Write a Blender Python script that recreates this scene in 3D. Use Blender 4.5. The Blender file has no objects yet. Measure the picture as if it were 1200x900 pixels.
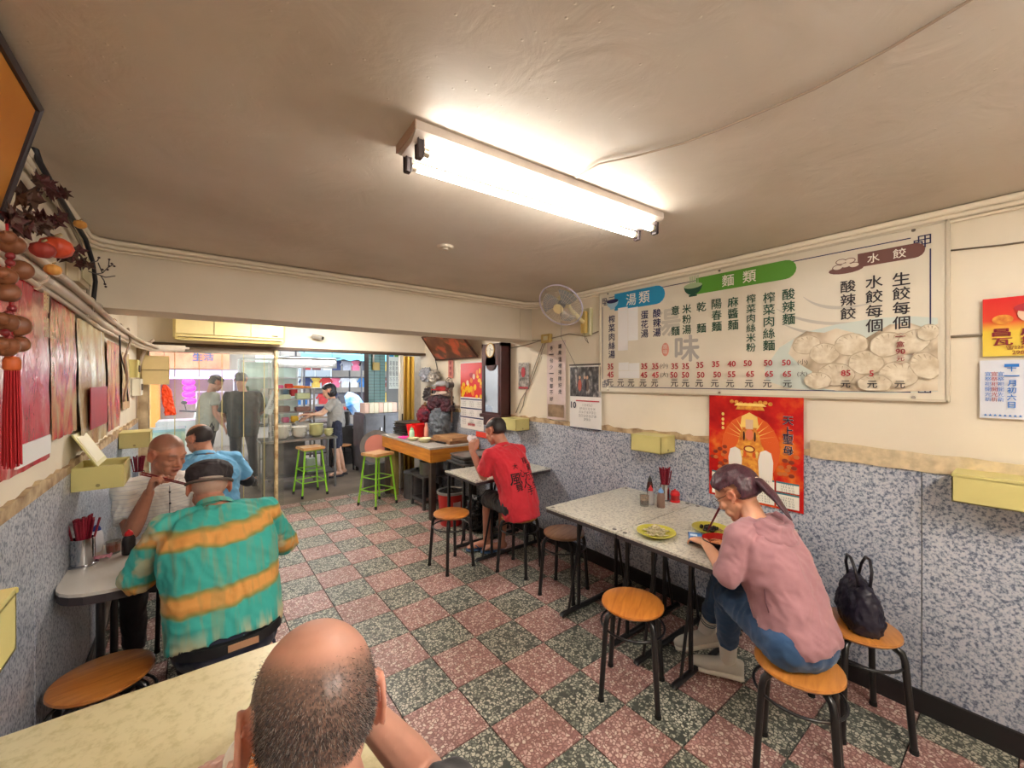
import bpy, math, random
import numpy as np
from mathutils import Vector, Matrix, noise, Euler
from mathutils.bvhtree import BVHTree
R = math.radians
PI = math.pi
SC = bpy.context.scene
COL = SC.collection
random.seed(7)

# ---------------------------------------------------------------- camera, world, exposure
cam_d = bpy.data.cameras.new('camera'); cam = bpy.data.objects.new('camera', cam_d); COL.objects.link(cam)
cam.location = (0, 0, 1.6); cam.rotation_euler = (R(90), 0, R(-37.78))
cam_d.lens = 14.4; cam_d.sensor_width = 36; cam_d.shift_y = -5 / 1200; cam_d.clip_start = 0.02; cam_d.clip_end = 200
SC.camera = cam
SC.view_settings.view_transform = 'Standard'; SC.view_settings.look = 'None'
SC.view_settings.gamma = 1; SC.view_settings.exposure = 1.95
SC.view_settings.use_curve_mapping = False
cy = SC.cycles
cy.use_denoising = True; cy.max_bounces = 7; cy.diffuse_bounces = 5; cy.glossy_bounces = 3
cy.transmission_bounces = 4; cy.transparent_max_bounces = 10; cy.caustics_reflective = False; cy.caustics_refractive = False
cy.sample_clamp_indirect = 6
world = bpy.data.worlds.new('sky'); SC.world = world; world.use_nodes = True
bg = world.node_tree.nodes['Background']; bg.inputs[0].default_value = (0.80, 0.90, 1.0, 1); bg.inputs[1].default_value = 1.6
TUBE = 11.5      # light given off by the fluorescent tubes

# ---------------------------------------------------------------- geometry of the photograph's view
FOC = 480.0; HY = 445.0; SN, CS = math.sin(R(37.78)), math.cos(R(37.78))
def at(px, py, x=None, y=None, z=None):
    "world point seen at pixel, on the plane x=, y= or z="
    u = (px - 600) / FOC; v = (HY - py) / FOC
    dx = SN + u * CS; dy = CS - u * SN
    if x is not None: d = x / dx
    elif y is not None: d = y / dy
    else: d = (z - 1.6) / v
    return Vector((d * dx, d * dy, 1.6 + v * d))

# ---------------------------------------------------------------- materials
def lin(c):
    def f(v):
        v /= 255.0
        return v / 12.92 if v <= 0.04045 else ((v + 0.055) / 1.055) ** 2.4
    return (f(c[0]), f(c[1]), f(c[2]), 1.0)
MATS = {}
def newmat(name):
    m = bpy.data.materials.new(name); m.use_nodes = True
    nt = m.node_tree; b = nt.nodes['Principled BSDF']
    return m, nt, b
def nd(nt, typ, **kw):
    n = nt.nodes.new(typ)
    for k, v in kw.items(): setattr(n, k, v)
    return n
def coords(nt, space='Object', scale=(1, 1, 1)):
    if space == 'World':
        g = nd(nt, 'ShaderNodeNewGeometry'); out = g.outputs['Position']
    else:
        g = nd(nt, 'ShaderNodeTexCoord'); out = g.outputs[space]
    mp = nd(nt, 'ShaderNodeMapping'); mp.inputs['Scale'].default_value = scale
    nt.links.new(out, mp.inputs[0])
    return mp.outputs[0]
def ramp(nt, fac, stops, interp='LINEAR'):
    r = nd(nt, 'ShaderNodeValToRGB'); r.color_ramp.interpolation = interp
    el = r.color_ramp.elements
    while len(el) > 1: el.remove(el[-1])
    el[0].position = stops[0][0]; el[0].color = stops[0][1]
    for p, c in stops[1:]:
        e = el.new(p); e.color = c
    nt.links.new(fac, r.inputs[0]); return r.outputs[0]
def mix(nt, fac, a, b, mode='MIX'):
    m = nd(nt, 'ShaderNodeMix', data_type='RGBA', blend_type=mode)
    for sock, v in ((m.inputs[0], fac), (m.inputs[6], a), (m.inputs[7], b)):
        if hasattr(v, 'links'): nt.links.new(v, sock)
        else: sock.default_value = v
    return m.outputs[2]
def bump(nt, b, h, strength=0.3, dist=0.01):
    n = nd(nt, 'ShaderNodeBump'); n.inputs['Strength'].default_value = strength; n.inputs['Distance'].default_value = dist
    nt.links.new(h, n.inputs['Height']); nt.links.new(n.outputs[0], b.inputs['Normal'])
def M(key, c=None, rough=0.6, metal=0.0, var=0.0, vscale=8, bmp=0.0, bscale=60, c2=None, stretch=(1, 1, 1), spec=None, coat=0, space='Object', alpha=1):
    "plain material with a little procedural colour change and relief"
    if key in MATS: return MATS[key]
    m, nt, b = newmat(key)
    col = lin(c); b.inputs['Base Color'].default_value = col
    b.inputs['Roughness'].default_value = rough; b.inputs['Metallic'].default_value = metal
    if spec is not None: b.inputs['Specular IOR Level'].default_value = spec
    if coat: b.inputs['Coat Weight'].default_value = coat; b.inputs['Coat Roughness'].default_value = 0.15
    if alpha < 1: b.inputs['Alpha'].default_value = alpha
    if var or c2:
        cc = coords(nt, space, stretch)
        n = nd(nt, 'ShaderNodeTexNoise'); n.inputs['Scale'].default_value = vscale; n.inputs['Detail'].default_value = 4
        nt.links.new(cc, n.inputs[0])
        d = lin(c2) if c2 else tuple(x * (1 - var) for x in col[:3]) + (1,)
        nt.links.new(ramp(nt, n.outputs[0], [(0.35, col), (0.68, d)]), b.inputs['Base Color'])
    if bmp:
        cc = coords(nt, space, stretch)
        n = nd(nt, 'ShaderNodeTexNoise'); n.inputs['Scale'].default_value = bscale; n.inputs['Detail'].default_value = 5
        nt.links.new(cc, n.inputs[0]); bump(nt, b, n.outputs[0], bmp, 0.004)
    MATS[key] = m; return m
def emit(key, c, s):
    if key in MATS: return MATS[key]
    m, nt, b = newmat(key); b.inputs['Base Color'].default_value = lin(c)
    b.inputs['Emission Color'].default_value = lin(c); b.inputs['Emission Strength'].default_value = s
    MATS[key] = m; return m
def clear(key, c=(255, 255, 255), haze=0.1, gloss=0.08, streak=False):
    "thin see-through sheet: mostly clear, a little glossy, a little milky"
    if key in MATS: return MATS[key]
    m, nt, b = newmat(key); nt.nodes.remove(b)
    out = nt.nodes['Material Output']
    t = nd(nt, 'ShaderNodeBsdfTransparent'); t.inputs[0].default_value = lin(c)
    d = nd(nt, 'ShaderNodeBsdfDiffuse'); d.inputs[0].default_value = lin((225, 225, 215))
    g = nd(nt, 'ShaderNodeBsdfGlossy'); g.inputs['Roughness'].default_value = 0.12
    a = nd(nt, 'ShaderNodeMixShader'); a.inputs[0].default_value = haze
    e = nd(nt, 'ShaderNodeMixShader'); e.inputs[0].default_value = gloss
    if streak:
        cc = coords(nt, 'World', (9, 9, 0.6))
        n = nd(nt, 'ShaderNodeTexNoise'); n.inputs['Scale'].default_value = 1.6; n.inputs['Detail'].default_value = 3
        nt.links.new(cc, n.inputs[0])
        nt.links.new(ramp(nt, n.outputs[0], [(0.35, (haze * .3,) * 3 + (1,)), (0.6, (haze,) * 3 + (1,)), (0.75, (haze * 3.2,) * 3 + (1,))]), a.inputs[0])
    nt.links.new(t.outputs[0], a.inputs[1]); nt.links.new(d.outputs[0], a.inputs[2])
    nt.links.new(a.outputs[0], e.inputs[1]); nt.links.new(g.outputs[0], e.inputs[2])
    nt.links.new(e.outputs[0], out.inputs[0]); MATS[key] = m; return m
def terrazzo(key, ground, chips, scale=75):
    m, nt, b = newmat(key); cc = coords(nt, 'World')
    nz = nd(nt, 'ShaderNodeTexNoise'); nz.inputs['Scale'].default_value = scale * 1.3; nz.inputs['Detail'].default_value = 1
    nt.links.new(cc, nz.inputs[0])
    wob = nd(nt, 'ShaderNodeMix', data_type='VECTOR'); wob.inputs[0].default_value = 0.012
    nt.links.new(cc, wob.inputs[4]); nt.links.new(nz.outputs['Color'], wob.inputs[5])
    v = nd(nt, 'ShaderNodeTexVoronoi'); v.inputs['Scale'].default_value = scale; nt.links.new(wob.outputs[1], v.inputs[0])
    e = nd(nt, 'ShaderNodeTexVoronoi', feature='DISTANCE_TO_EDGE'); e.inputs['Scale'].default_value = scale; nt.links.new(wob.outputs[1], e.inputs[0])
    sep = nd(nt, 'ShaderNodeSeparateColor'); nt.links.new(v.outputs['Color'], sep.inputs[0])
    ccol = ramp(nt, sep.outputs[0], chips, 'CONSTANT')
    edge = ramp(nt, e.outputs[0], [(0.0, (1, 1, 1, 1)), (0.09, (1, 1, 1, 1)), (0.16, (0, 0, 0, 1))])
    c = mix(nt, edge, ccol, lin(ground))
    big = nd(nt, 'ShaderNodeTexNoise'); big.inputs['Scale'].default_value = 1.7; nt.links.new(cc, big.inputs[0])
    dirt = ramp(nt, big.outputs[0], [(0.35, (0.82, 0.80, 0.76, 1)), (0.6, (1, 1, 1, 1))])
    c = mix(nt, 1.0, c, dirt, 'MULTIPLY')
    nt.links.new(c, b.inputs['Base Color']); b.inputs['Roughness'].default_value = 0.42
    MATS[key] = m; return m

# ---------------------------------------------------------------- mesh builder
def frame(zdir, up=(0, 0, 1)):
    z = Vector(zdir).normalized(); u = Vector(up)
    if abs(z.dot(u.normalized())) > 0.98: u = Vector((1, 0, 0))
    x = u.cross(z).normalized(); y = z.cross(x)
    return Matrix((x, y, z)).transposed()
class MB:
    def __init__(s): s.V = []; s.F = []
    def add(s, vs, fs):
        o = len(s.V); s.V += [tuple(v) for v in vs]; s.F += [tuple(i + o for i in f) for f in fs]; return s
    def box(s, c, d, rot=None, taper=1.0, bev=0.0):
        c = Vector(c); hx, hy, hz = d[0] / 2, d[1] / 2, d[2] / 2
        rm = None
        if rot is not None: rm = rot if isinstance(rot, Matrix) else (Matrix.Rotation(rot, 3, 'Z'))
        if bev and min(hx, hy, hz) > bev * 1.01:
            pts = []
            for z, k in ((-hz, bev), (-hz + bev, 0), (hz - bev, 0), (hz, bev)):
                for sx, sy in ((-1, -1), (1, -1), (1, 1), (-1, 1)):
                    for a in ((bev, 0), (0, bev)) if sx * sy > 0 else ((0, bev), (bev, 0)):
                        pts.append(Vector((sx * (hx - max(a[0], k)), sy * (hy - max(a[1], k)), z)))
            vs = pts; fs = [tuple(range(7, -1, -1)), tuple(range(24, 32))]
            for l in range(3):
                for i in range(8):
                    j = (i + 1) % 8; fs.append((l * 8 + i, l * 8 + j, l * 8 + 8 + j, l * 8 + 8 + i))
        else:
            vs = []
            for z, t in ((-hz, 1), (hz, taper)):
                vs += [Vector((-hx * t, -hy * t, z)), Vector((hx * t, -hy * t, z)), Vector((hx * t, hy * t, z)), Vector((-hx * t, hy * t, z))]
            fs = [(3, 2, 1, 0), (4, 5, 6, 7), (0, 1, 5, 4), (1, 2, 6, 5), (2, 3, 7, 6), (3, 0, 4, 7)]
        if rm: vs = [rm @ v for v in vs]
        return s.add([v + c for v in vs], fs)
    def b2(s, a, b, bev=0.0):
        return s.box([(a[i] + b[i]) / 2 for i in range(3)], [abs(b[i] - a[i]) for i in range(3)], bev=bev)
    def cone(s, p0, p1, r0, r1=None, n=12, cap=True):
        if r1 is None: r1 = r0
        p0 = Vector(p0); p1 = Vector(p1); fm = frame(p1 - p0)
        vs = []
        for p, r in ((p0, r0), (p1, r1)):
            for i in range(n):
                a = 2 * PI * i / n; vs.append(p + fm @ Vector((r * math.cos(a), r * math.sin(a), 0)))
        fs = [(i, (i + 1) % n, n + (i + 1) % n, n + i) for i in range(n)]
        if cap: fs += [tuple(range(n - 1, -1, -1)), tuple(range(n, 2 * n))]
        return s.add(vs, fs)
    def ell(s, c, r, rot=None, n=14, m=9):
        c = Vector(c); r = (r, r, r) if isinstance(r, (int, float)) else r
        vs = [Vector((0, 0, -r[2]))]
        for j in range(1, m):
            t = -PI / 2 + PI * j / m
            for i in range(n):
                a = 2 * PI * i / n; vs.append(Vector((r[0] * math.cos(t) * math.cos(a), r[1] * math.cos(t) * math.sin(a), r[2] * math.sin(t))))
        vs.append(Vector((0, 0, r[2]))); L = len(vs) - 1
        fs = [(0, 1 + (i + 1) % n, 1 + i) for i in range(n)]
        for j in range(m - 2):
            for i in range(n):
                a = 1 + j * n + i; b = 1 + j * n + (i + 1) % n; fs.append((a, b, b + n, a + n))
        k = 1 + (m - 2) * n
        fs += [(k + i, k + (i + 1) % n, L) for i in range(n)]
        if rot is not None: vs = [rot @ v for v in vs]
        return s.add([v + c for v in vs], fs)
    def cap(s, p0, r0, p1, r1, n=12):
        s.cone(p0, p1, r0, r1, n); s.ell(p0, r0 * 1.0, None, n, 7); s.ell(p1, r1, None, n, 7); return s
    def chain(s, pts, rs, n=10):
        for i in range(len(pts) - 1): s.cap(pts[i], rs[i], pts[i + 1], rs[i + 1], n)
        return s
    def tube(s, pts, r, n=8, closed=False):
        pts = [Vector(p) for p in pts]; k = len(pts); vs = []
        rs = r if isinstance(r, (list, tuple)) else [r] * k
        up = Vector((0, 0, 1))
        t0 = (pts[1] - pts[0]).normalized()
        if abs(t0.dot(up)) > 0.95: up = Vector((1, 0, 0))
        x = up.cross(t0).normalized()
        for i in range(k):
            if closed: t = (pts[(i + 1) % k] - pts[i - 1])
            else: t = pts[min(i + 1, k - 1)] - pts[max(i - 1, 0)]
            t.normalize(); x = (x - t * x.dot(t)); x.normalize(); y = t.cross(x)
            for j in range(n):
                a = 2 * PI * j / n; vs.append(pts[i] + (x * math.cos(a) + y * math.sin(a)) * rs[i])
        fs = []
        for i in range(k if closed else k - 1):
            i2 = (i + 1) % k
            for j in range(n):
                j2 = (j + 1) % n; fs.append((i * n + j, i * n + j2, i2 * n + j2, i2 * n + j))
        if not closed: fs += [tuple(range(n - 1, -1, -1)), tuple((k - 1) * n + j for j in range(n))]
        return s.add(vs, fs)
    def lathe(s, prof, c=(0, 0, 0), n=24, rot=None):
        "prof: list of (r, z), bottom to top or round a section"
        c = Vector(c); vs = []
        for r, z in prof:
            for i in range(n):
                a = 2 * PI * i / n; vs.append(Vector((max(r, 1e-4) * math.cos(a), max(r, 1e-4) * math.sin(a), z)))
        if rot is not None: vs = [rot @ v for v in vs]
        fs = []
        for j in range(len(prof) - 1):
            for i in range(n):
                i2 = (i + 1) % n; fs.append((j * n + i, j * n + i2, (j + 1) * n + i2, (j + 1) * n + i))
        if prof[0][0] > 1e-3 and prof[-1][0] != prof[0][0]: pass
        return s.add([v + c for v in vs], fs)
    def loft(s, secs, n=16, caps=True):
        "secs: (center, xvec, yvec[, power])"
        vs = []; k = len(secs)
        for q in secs:
            c, xv, yv = Vector(q[0]), Vector(q[1]), Vector(q[2]); p = q[3] if len(q) > 3 else 1.0
            for i in range(n):
                a = 2 * PI * i / n; ca, sa = math.cos(a), math.sin(a)
                vs.append(c + xv * math.copysign(abs(ca) ** p, ca) + yv * math.copysign(abs(sa) ** p, sa))
        fs = []
        for j in range(k - 1):
            for i in range(n):
                i2 = (i + 1) % n; fs.append((j * n + i, j * n + i2, (j + 1) * n + i2, (j + 1) * n + i))
        if caps: fs += [tuple(range(n - 1, -1, -1)), tuple((k - 1) * n + i for i in range(n))]
        return s.add(vs, fs)
    def slab(s, poly, n, t):
        "flat polygon (3D points in order) given thickness t along n"
        n = Vector(n).normalized() * t; k = len(poly); P = [Vector(p) for p in poly]
        vs = P + [p + n for p in P]
        fs = [tuple(range(k)), tuple(range(2 * k - 1, k - 1, -1))] + [(i, k + i, k + (i + 1) % k, (i + 1) % k) for i in range(k)]
        return s.add(vs, fs)
    def grid(s, f, nu, nv):
        vs = [f(i / nu, j / nv) for j in range(nv + 1) for i in range(nu + 1)]
        fs = [(j * (nu + 1) + i, j * (nu + 1) + i + 1, (j + 1) * (nu + 1) + i + 1, (j + 1) * (nu + 1) + i) for j in range(nv) for i in range(nu)]
        return s.add(vs, fs)
    def fixn(s):
        return s
    def build(s, name, mat, parent=None, smooth=None, world=False):
        me = bpy.data.meshes.new(name)
        V = s.V
        if world and parent is not None:
            inv = wm(parent).inverted(); V = [tuple(inv @ Vector(v)) for v in V]
        me.from_pydata(V, [], s.F)
        fixnormals(me)
        return link(name, me, mat, parent, smooth)
def fixnormals(me):
    import bmesh
    bm = bmesh.new(); bm.from_mesh(me)
    bmesh.ops.recalc_face_normals(bm, faces=bm.faces); bm.to_mesh(me); bm.free()
def wm(o):
    m = Matrix.LocRotScale(o.location, o.rotation_euler, o.scale)
    return wm(o.parent) @ m if o.parent else m
def link(name, me, mat, parent=None, smooth=None):
    o = bpy.data.objects.new(name, me); COL.objects.link(o)
    if mat is not None:
        for x in (mat if isinstance(mat, (list, tuple)) else [mat]): me.materials.append(x)
    if parent is not None: o.parent = parent
    if smooth is not None:
        if smooth is True:
            me.shade_smooth()
        else:
            me.shade_smooth(); me.set_sharp_from_angle(angle=R(smooth))
    return o
def thing(name, label, cat, loc=(0, 0, 0), rz=0, group=None):
    o = bpy.data.objects.new(name, None); COL.objects.link(o); o.empty_display_size = 0.1
    o.location = loc; o.rotation_euler = (0, 0, rz)
    return tag(o, label, cat, group)
def tag(o, label, cat, group=None, kind=None):
    o['label'] = label; o['category'] = cat
    if group: o['group'] = group
    if kind: o['kind'] = kind
    return o
def struct(o, label=None):
    o['kind'] = 'structure'
    if label: o['label'] = label
    return o
KIDS = {}
def kids(o): return [c for c in COL.objects if c.parent == o]
def dup(root, loc, rz=None, label=None, parts=None):
    def cp(o, par):
        c = o.copy(); COL.objects.link(c)
        if par: c.parent = par
        for ch in list(o.children): cp(ch, c)
        return c
    r = cp(root, None); r.location = loc
    if rz is not None: r.rotation_euler = (0, 0, rz)
    if label: r['label'] = label
    return r

# off-scene workshop, used to turn text and voxel remeshes into plain meshes
TS = bpy.data.scenes.new('workshop')
def bake(ob):
    TS.collection.objects.link(ob)
    vl = TS.view_layers[0]; vl.update(); dg = vl.depsgraph
    me = bpy.data.meshes.new_from_object(ob.evaluated_get(dg), depsgraph=dg)
    d = ob.data; bpy.data.objects.remove(ob)
    if isinstance(d, bpy.types.Mesh): bpy.data.meshes.remove(d)
    else: bpy.data.curves.remove(d)
    return me
def remesh(mb, voxel, smooth=2):
    me = bpy.data.meshes.new('tmp'); me.from_pydata(mb.V, [], mb.F); fixnormals(me)
    ob = bpy.data.objects.new('tmp', me)
    m = ob.modifiers.new('r', 'REMESH'); m.mode = 'VOXEL'; m.voxel_size = voxel; m.adaptivity = 0
    if smooth:
        k = ob.modifiers.new('s', 'SMOOTH'); k.factor = 0.5; k.iterations = smooth
    return bake(ob)
def mesh_np(me):
    n = len(me.vertices); co = np.empty(n * 3); me.vertices.foreach_get('co', co)
    no = np.empty(n * 3); me.vertices.foreach_get('normal', no)
    return co.reshape(-1, 3), no.reshape(-1, 3)
def text_mesh(txt, size=0.1, lsp=1.0, bold=0.0, align='CENTER', ext=0.0):
    cu = bpy.data.curves.new('txt', 'FONT'); cu.body = txt; cu.size = size; cu.space_line = lsp
    cu.align_x = align; cu.align_y = 'CENTER'; cu.extrude = ext; cu.resolution_u = 2
    me = bake(bpy.data.objects.new('txt', cu))
    if bold and len(me.vertices):
        # heavier strokes: the same outline laid down again a hair to each side
        V = [v.co.copy() for v in me.vertices]; F = [tuple(p.vertices) for p in me.polygons]; n = len(V); s = min(bold, .003) * .8
        sh = [(0, 0), (s, 0), (-s, 0), (0, s), (0, -s)]; o = bpy.data.meshes.new('txt')
        o.from_pydata([tuple(v + Vector((a, b, .00015 * k))) for k, (a, b) in enumerate(sh) for v in V], [], [tuple(i + k * n for i in f) for k in range(5) for f in F]); bpy.data.meshes.remove(me); me = o
    return me
def text_on(txt, c, h, w=None, right=(0, -1, 0), up=(0, 0, 1), mat=None, parent=None, lsp=1.0, bold=0.0, name='lettering', off=0.002):
    "lettering scaled to height h (and width w), centred at c, lying on a surface whose sight goes along right x up"
    me = text_mesh(txt, 0.1, lsp, bold)
    if not len(me.vertices): return None
    co, _ = mesh_np(me); lo, hi = co.min(0), co.max(0); s = h / max(hi[1] - lo[1], 1e-6)
    sx = s if w is None else w / max(hi[0] - lo[0], 1e-6)
    r = np.array(Vector(right).normalized()); u = np.array(Vector(up).normalized()); n = np.cross(r, u)
    mid = (lo + hi) / 2
    P = np.array(c) + np.outer((co[:, 0] - mid[0]) * sx, r) + np.outer((co[:, 1] - mid[1]) * s, u) + np.outer(co[:, 2] + off, n)
    if parent is not None:
        inv = np.array(wm(parent).inverted()); P = P @ inv[:3, :3].T + inv[:3, 3]
    me.vertices.foreach_set('co', P.ravel()); me.update()
    return link(name, me, mat, parent)

# ================================================================ THE ROOM
XL, XR = -0.47, 2.78         # side walls
YB, YP = 3.25, 5.80          # ceiling beam, shop-front opening
YK = -1.7                    # wall behind the seats nearest the camera
HC = 2.40
m_wall = M('wall_paint', (236, 226, 206), 0.75, var=0.10, vscale=2.2, bmp=0.25, bscale=18, space='World')
m_wallt = M('beam_paint', (226, 216, 198), 0.7, var=0.1, vscale=1.5, bmp=0.15, bscale=25, space='World')
def mk_ceiling():
    m, nt, b = newmat('ceiling_plaster'); cc = coords(nt, 'World')
    n = nd(nt, 'ShaderNodeTexNoise'); n.inputs['Scale'].default_value = 1.1; n.inputs['Detail'].default_value = 6; nt.links.new(cc, n.inputs[0])
    c = ramp(nt, n.outputs[0], [(0.3, lin((186, 173, 157))), (0.5, lin((204, 193, 179))), (0.7, lin((212, 204, 193)))])
    nt.links.new(c, b.inputs['Base Color']); b.inputs['Roughness'].default_value = 0.5
    n2 = nd(nt, 'ShaderNodeTexNoise'); n2.inputs['Scale'].default_value = 5; n2.inputs['Detail'].default_value = 8; n2.inputs['Distortion'].default_value = 1.2; nt.links.new(cc, n2.inputs[0])
    v = nd(nt, 'ShaderNodeTexVoronoi'); v.inputs['Scale'].default_value = 28; nt.links.new(cc, v.inputs[0])
    r = ramp(nt, v.outputs[0], [(0.0, (1, 1, 1, 1)), (0.12, (0, 0, 0, 1))])
    s = nd(nt, 'ShaderNodeMath', operation='MULTIPLY_ADD'); s.inputs[1].default_value = 0.25
    nt.links.new(r, s.inputs[0]); nt.links.new(n2.outputs[0], s.inputs[2])
    bump(nt, b, s.outputs[0], 0.4, 0.012)
    return m
m_ceil = mk_ceiling()
m_black = M('black_skirting', (30, 28, 30), 0.5)
def mk_marble():
    m, nt, b = newmat('speckled_marble'); cc = coords(nt, 'World')
    n = nd(nt, 'ShaderNodeTexNoise'); n.inputs['Scale'].default_value = 84; n.inputs['Detail'].default_value = 3; n.inputs['Roughness'].default_value = 0.6
    nt.links.new(cc, n.inputs[0])
    c = ramp(nt, n.outputs[0], [(0.36, lin((96, 106, 128))), (0.45, lin((150, 160, 178))), (0.54, lin((196, 202, 212))), (0.66, lin((208, 210, 214)))])
    g = nd(nt, 'ShaderNodeTexNoise'); g.inputs['Scale'].default_value = 1.6; g.inputs['Detail'].default_value = 3; nt.links.new(cc, g.inputs[0])
    c = mix(nt, 1.0, c, ramp(nt, g.outputs[0], [(0.35, (0.80, 0.80, 0.84, 1)), (0.65, (1, 1, 1, 1))]), 'MULTIPLY')
    nt.links.new(c, b.inputs['Base Color']); b.inputs['Roughness'].default_value = 0.38
    return m
m_marble = mk_marble()
m_pink = terrazzo('terrazzo_pink', (142, 102, 98), [(0, lin((212, 180, 172))), (0.25, lin((184, 142, 136))), (0.5, lin((220, 196, 186))), (0.72, lin((162, 122, 118))), (0.86, lin((226, 212, 200)))], 62)
m_green = terrazzo('terrazzo_green', (80, 84, 78), [(0, lin((206, 204, 188))), (0.36, lin((74, 80, 76))), (0.52, lin((190, 190, 174))), (0.82, lin((132, 136, 126)))], 62)
m_conc = M('street_concrete', (128, 116, 104), 0.6, var=0.35, vscale=3, bmp=0.2, bscale=40, space='World')
m_grout = M('grout', (62, 54, 50), 0.9)

# ---- floor and its tiles
fl = struct(MB().b2((XL - .2, YK - .2, -0.10), (XR + .2, YP + 0.15, -0.012)).build('floor', m_grout))
def tile_mesh(x0, x1, y0, y1, mat):
    b = MB().b2((x0, y0, -0.012), (x1, y1, 0), bev=0.0012)
    me = bpy.data.meshes.new('floor_tile'); me.from_pydata(b.V, [], b.F); fixnormals(me); me.materials.append(mat); return me
G = 0.3; gx0, gy0 = 1.08, 1.555; gap = 0.0016
cache = {}; behind = {0: MB(), 1: MB()}
for i in range(-6, 7):
    x0 = max(gx0 + i * G, XL); x1 = min(gx0 + (i + 1) * G, XR)
    if x1 - x0 < 0.02: continue
    for j in range(-11, 15):
        y0 = gy0 + j * G; y1 = min(y0 + G, YP + 0.12); y0 = max(y0, YK)
        if y1 - y0 < 0.02: continue
        pk = (i + j) % 2 == 1   # the tile at i=1, j=0 is pink
        if y1 < -0.02:
            behind[pk].b2((x0 + gap, y0 + gap, -0.012), (x1 - gap, y1 - gap, 0)); continue
        w, d = round(x1 - x0, 4), round(y1 - y0, 4); k = (w, d, pk)
        if k not in cache: cache[k] = tile_mesh(-w / 2 + gap, w / 2 - gap, -d / 2 + gap, d / 2 - gap, m_pink if pk else m_green)
        o = bpy.data.objects.new('floor_tile', cache[k]); COL.objects.link(o); o.parent = fl
        o.location = ((x0 + x1) / 2, (y0 + y1) / 2, random.uniform(-0.0006, 0.0004))
for k, m in ((1, m_pink), (0, m_green)):
    o = behind[k].build('floor_tile', m, fl); o['kind'] = 'stuff'
struct(MB().b2((-4.0, YP + 0.15, -0.14), (9.0, 16, -0.02)).build('pavement', m_conc))

# ---- walls
def wall(name, a, b, mat=m_wall): return struct(MB().b2(a, b).build(name, mat))
wr = wall('wall_right', (XR, YK, 0), (XR + 0.12, YP + 0.1, HC + .05))
wl = wall('wall_left', (XL - 0.12, YK, 0), (XL, YP + 0.1, HC + .05))
wall('wall_behind', (XL - .12, YK - .12, 0), (XR + .12, YK, HC + .05))
ceil = wall('ceiling', (XL - .12, YK - .12, HC), (XR + .12, YP + .1, HC + .1), m_ceil)
beam = wall('trim_1', (XL, YB, 2.01), (XR, YB + 0.32, HC), m_wallt)
header = wall('trim_2', (XL, YP - .06, 2.0), (XR, YP + 0.1, HC), m_wallt)
MB().b2((XL, YP - .075, 1.965), (XR, YP + .11, 2.0)).build('header_strip', M('rusty_header', (88, 66, 48), 0.6, var=0.4, vscale=10), header)
# grey-blue marble panels, with a capping line and black skirting
def marble(par, x, sgn, y0, y1, step, z1):
    y = y0
    while y < y1 - 0.05:
        ye = min(y + step, y1)
        MB().b2((x, y + .0015, 0.10), (x + sgn * 0.014, ye - .0015, z1), bev=0.001).build('marble_panel', m_marble, par, world=True)
        y = ye
marble(wr, XR, -1, YK + .01, YP - .1, 1.02, 1.18)
marble(wl, XL, 1, YK + .01, YP - .1, 0.98, 1.19)
struct(MB().b2((XR - .03, YK, 0), (XR, YP - .1, .105), bev=.003).build('baseboard_right', m_black))
struct(MB().b2((XL, YK, 0), (XL + .025, YP - .1, .105), bev=.003).build('baseboard_left', m_black))
# ragged paint edge and taped plastic above the marble
m_rag = M('flaking_paint', (202, 178, 140), 0.8, c2=(140, 110, 80), vscale=14, bmp=0.4, bscale=40)
for par, x, s in ((wr, XR, -1), (wl, XL, 1)):
    b = MB(); pts = []; y = YK + .05
    top, bot = [], []
    while y < YP - .15:
        top.append((x, y, 1.20 + random.uniform(0, .022))); bot.append((x, y, 1.168)); y += random.uniform(.03, .07)
    b.add([p for p in top] + [p for p in bot] + [(p[0] + s * .017, p[1], p[2]) for p in top] + [(p[0] + s * .017, p[1], p[2]) for p in bot], [])
    k = len(top)
    for i in range(k - 1):
        b.F.append((2 * k + i, 2 * k + i + 1, 3 * k + i + 1, 3 * k + i)); b.F.append((i, i + 1, 2 * k + i + 1, 2 * k + i)); b.F.append((k + i, k + i + 1, 3 * k + i + 1, 3 * k + i))
    b.build('flaking_edge', m_rag, par, world=True)
# crinkled clear tape strip on the right wall past the big poster
b = MB()
b.grid(lambda u, v: (XR - .020 - .012 * abs(noise.noise(Vector((u * 40, v * 3, 1)))), .80 - u * 1.2, 1.16 + v * (.10 - .03 * u) + .008 * noise.noise(Vector((u * 9, 5, 2)))), 120, 5)
b.build('plastic_tape', M('crinkled_tape', (226, 208, 172), 0.22, var=.25, vscale=30, coat=.6), wr, smooth=True, world=True)
# cornices: two rounded lines at the ceiling
m_corn = M('cornice_white', (228, 216, 196), 0.55)
def cornice(name, pts):
    b = MB()
    for dz, dr in ((0.0, .016), (-.028, .012), (-.05, .008)):
        b.tube([(p[0], p[1], p[2] + dz) for p in pts], dr, 8)
    return struct(b.build(name, m_corn, None, smooth=True))
cornice('trim_3', [(XR - .012, YK, HC - .018), (XR - .012, YB - .10, HC - .018), (XR - .10, YB - .012, HC - .018), (XL + .12, YB - .012, HC - .018), (XL + .05, YB - .03, HC - .018), (XL + .018, YB - .10, HC - .018), (XL + .012, YK, HC - .018)])
# right pilaster line of the beam
MB().b2((XR - .16, YB - .004, 2.01), (XR - .12, YB, 2.36)).build('raised_strip', m_wallt, beam)
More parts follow.
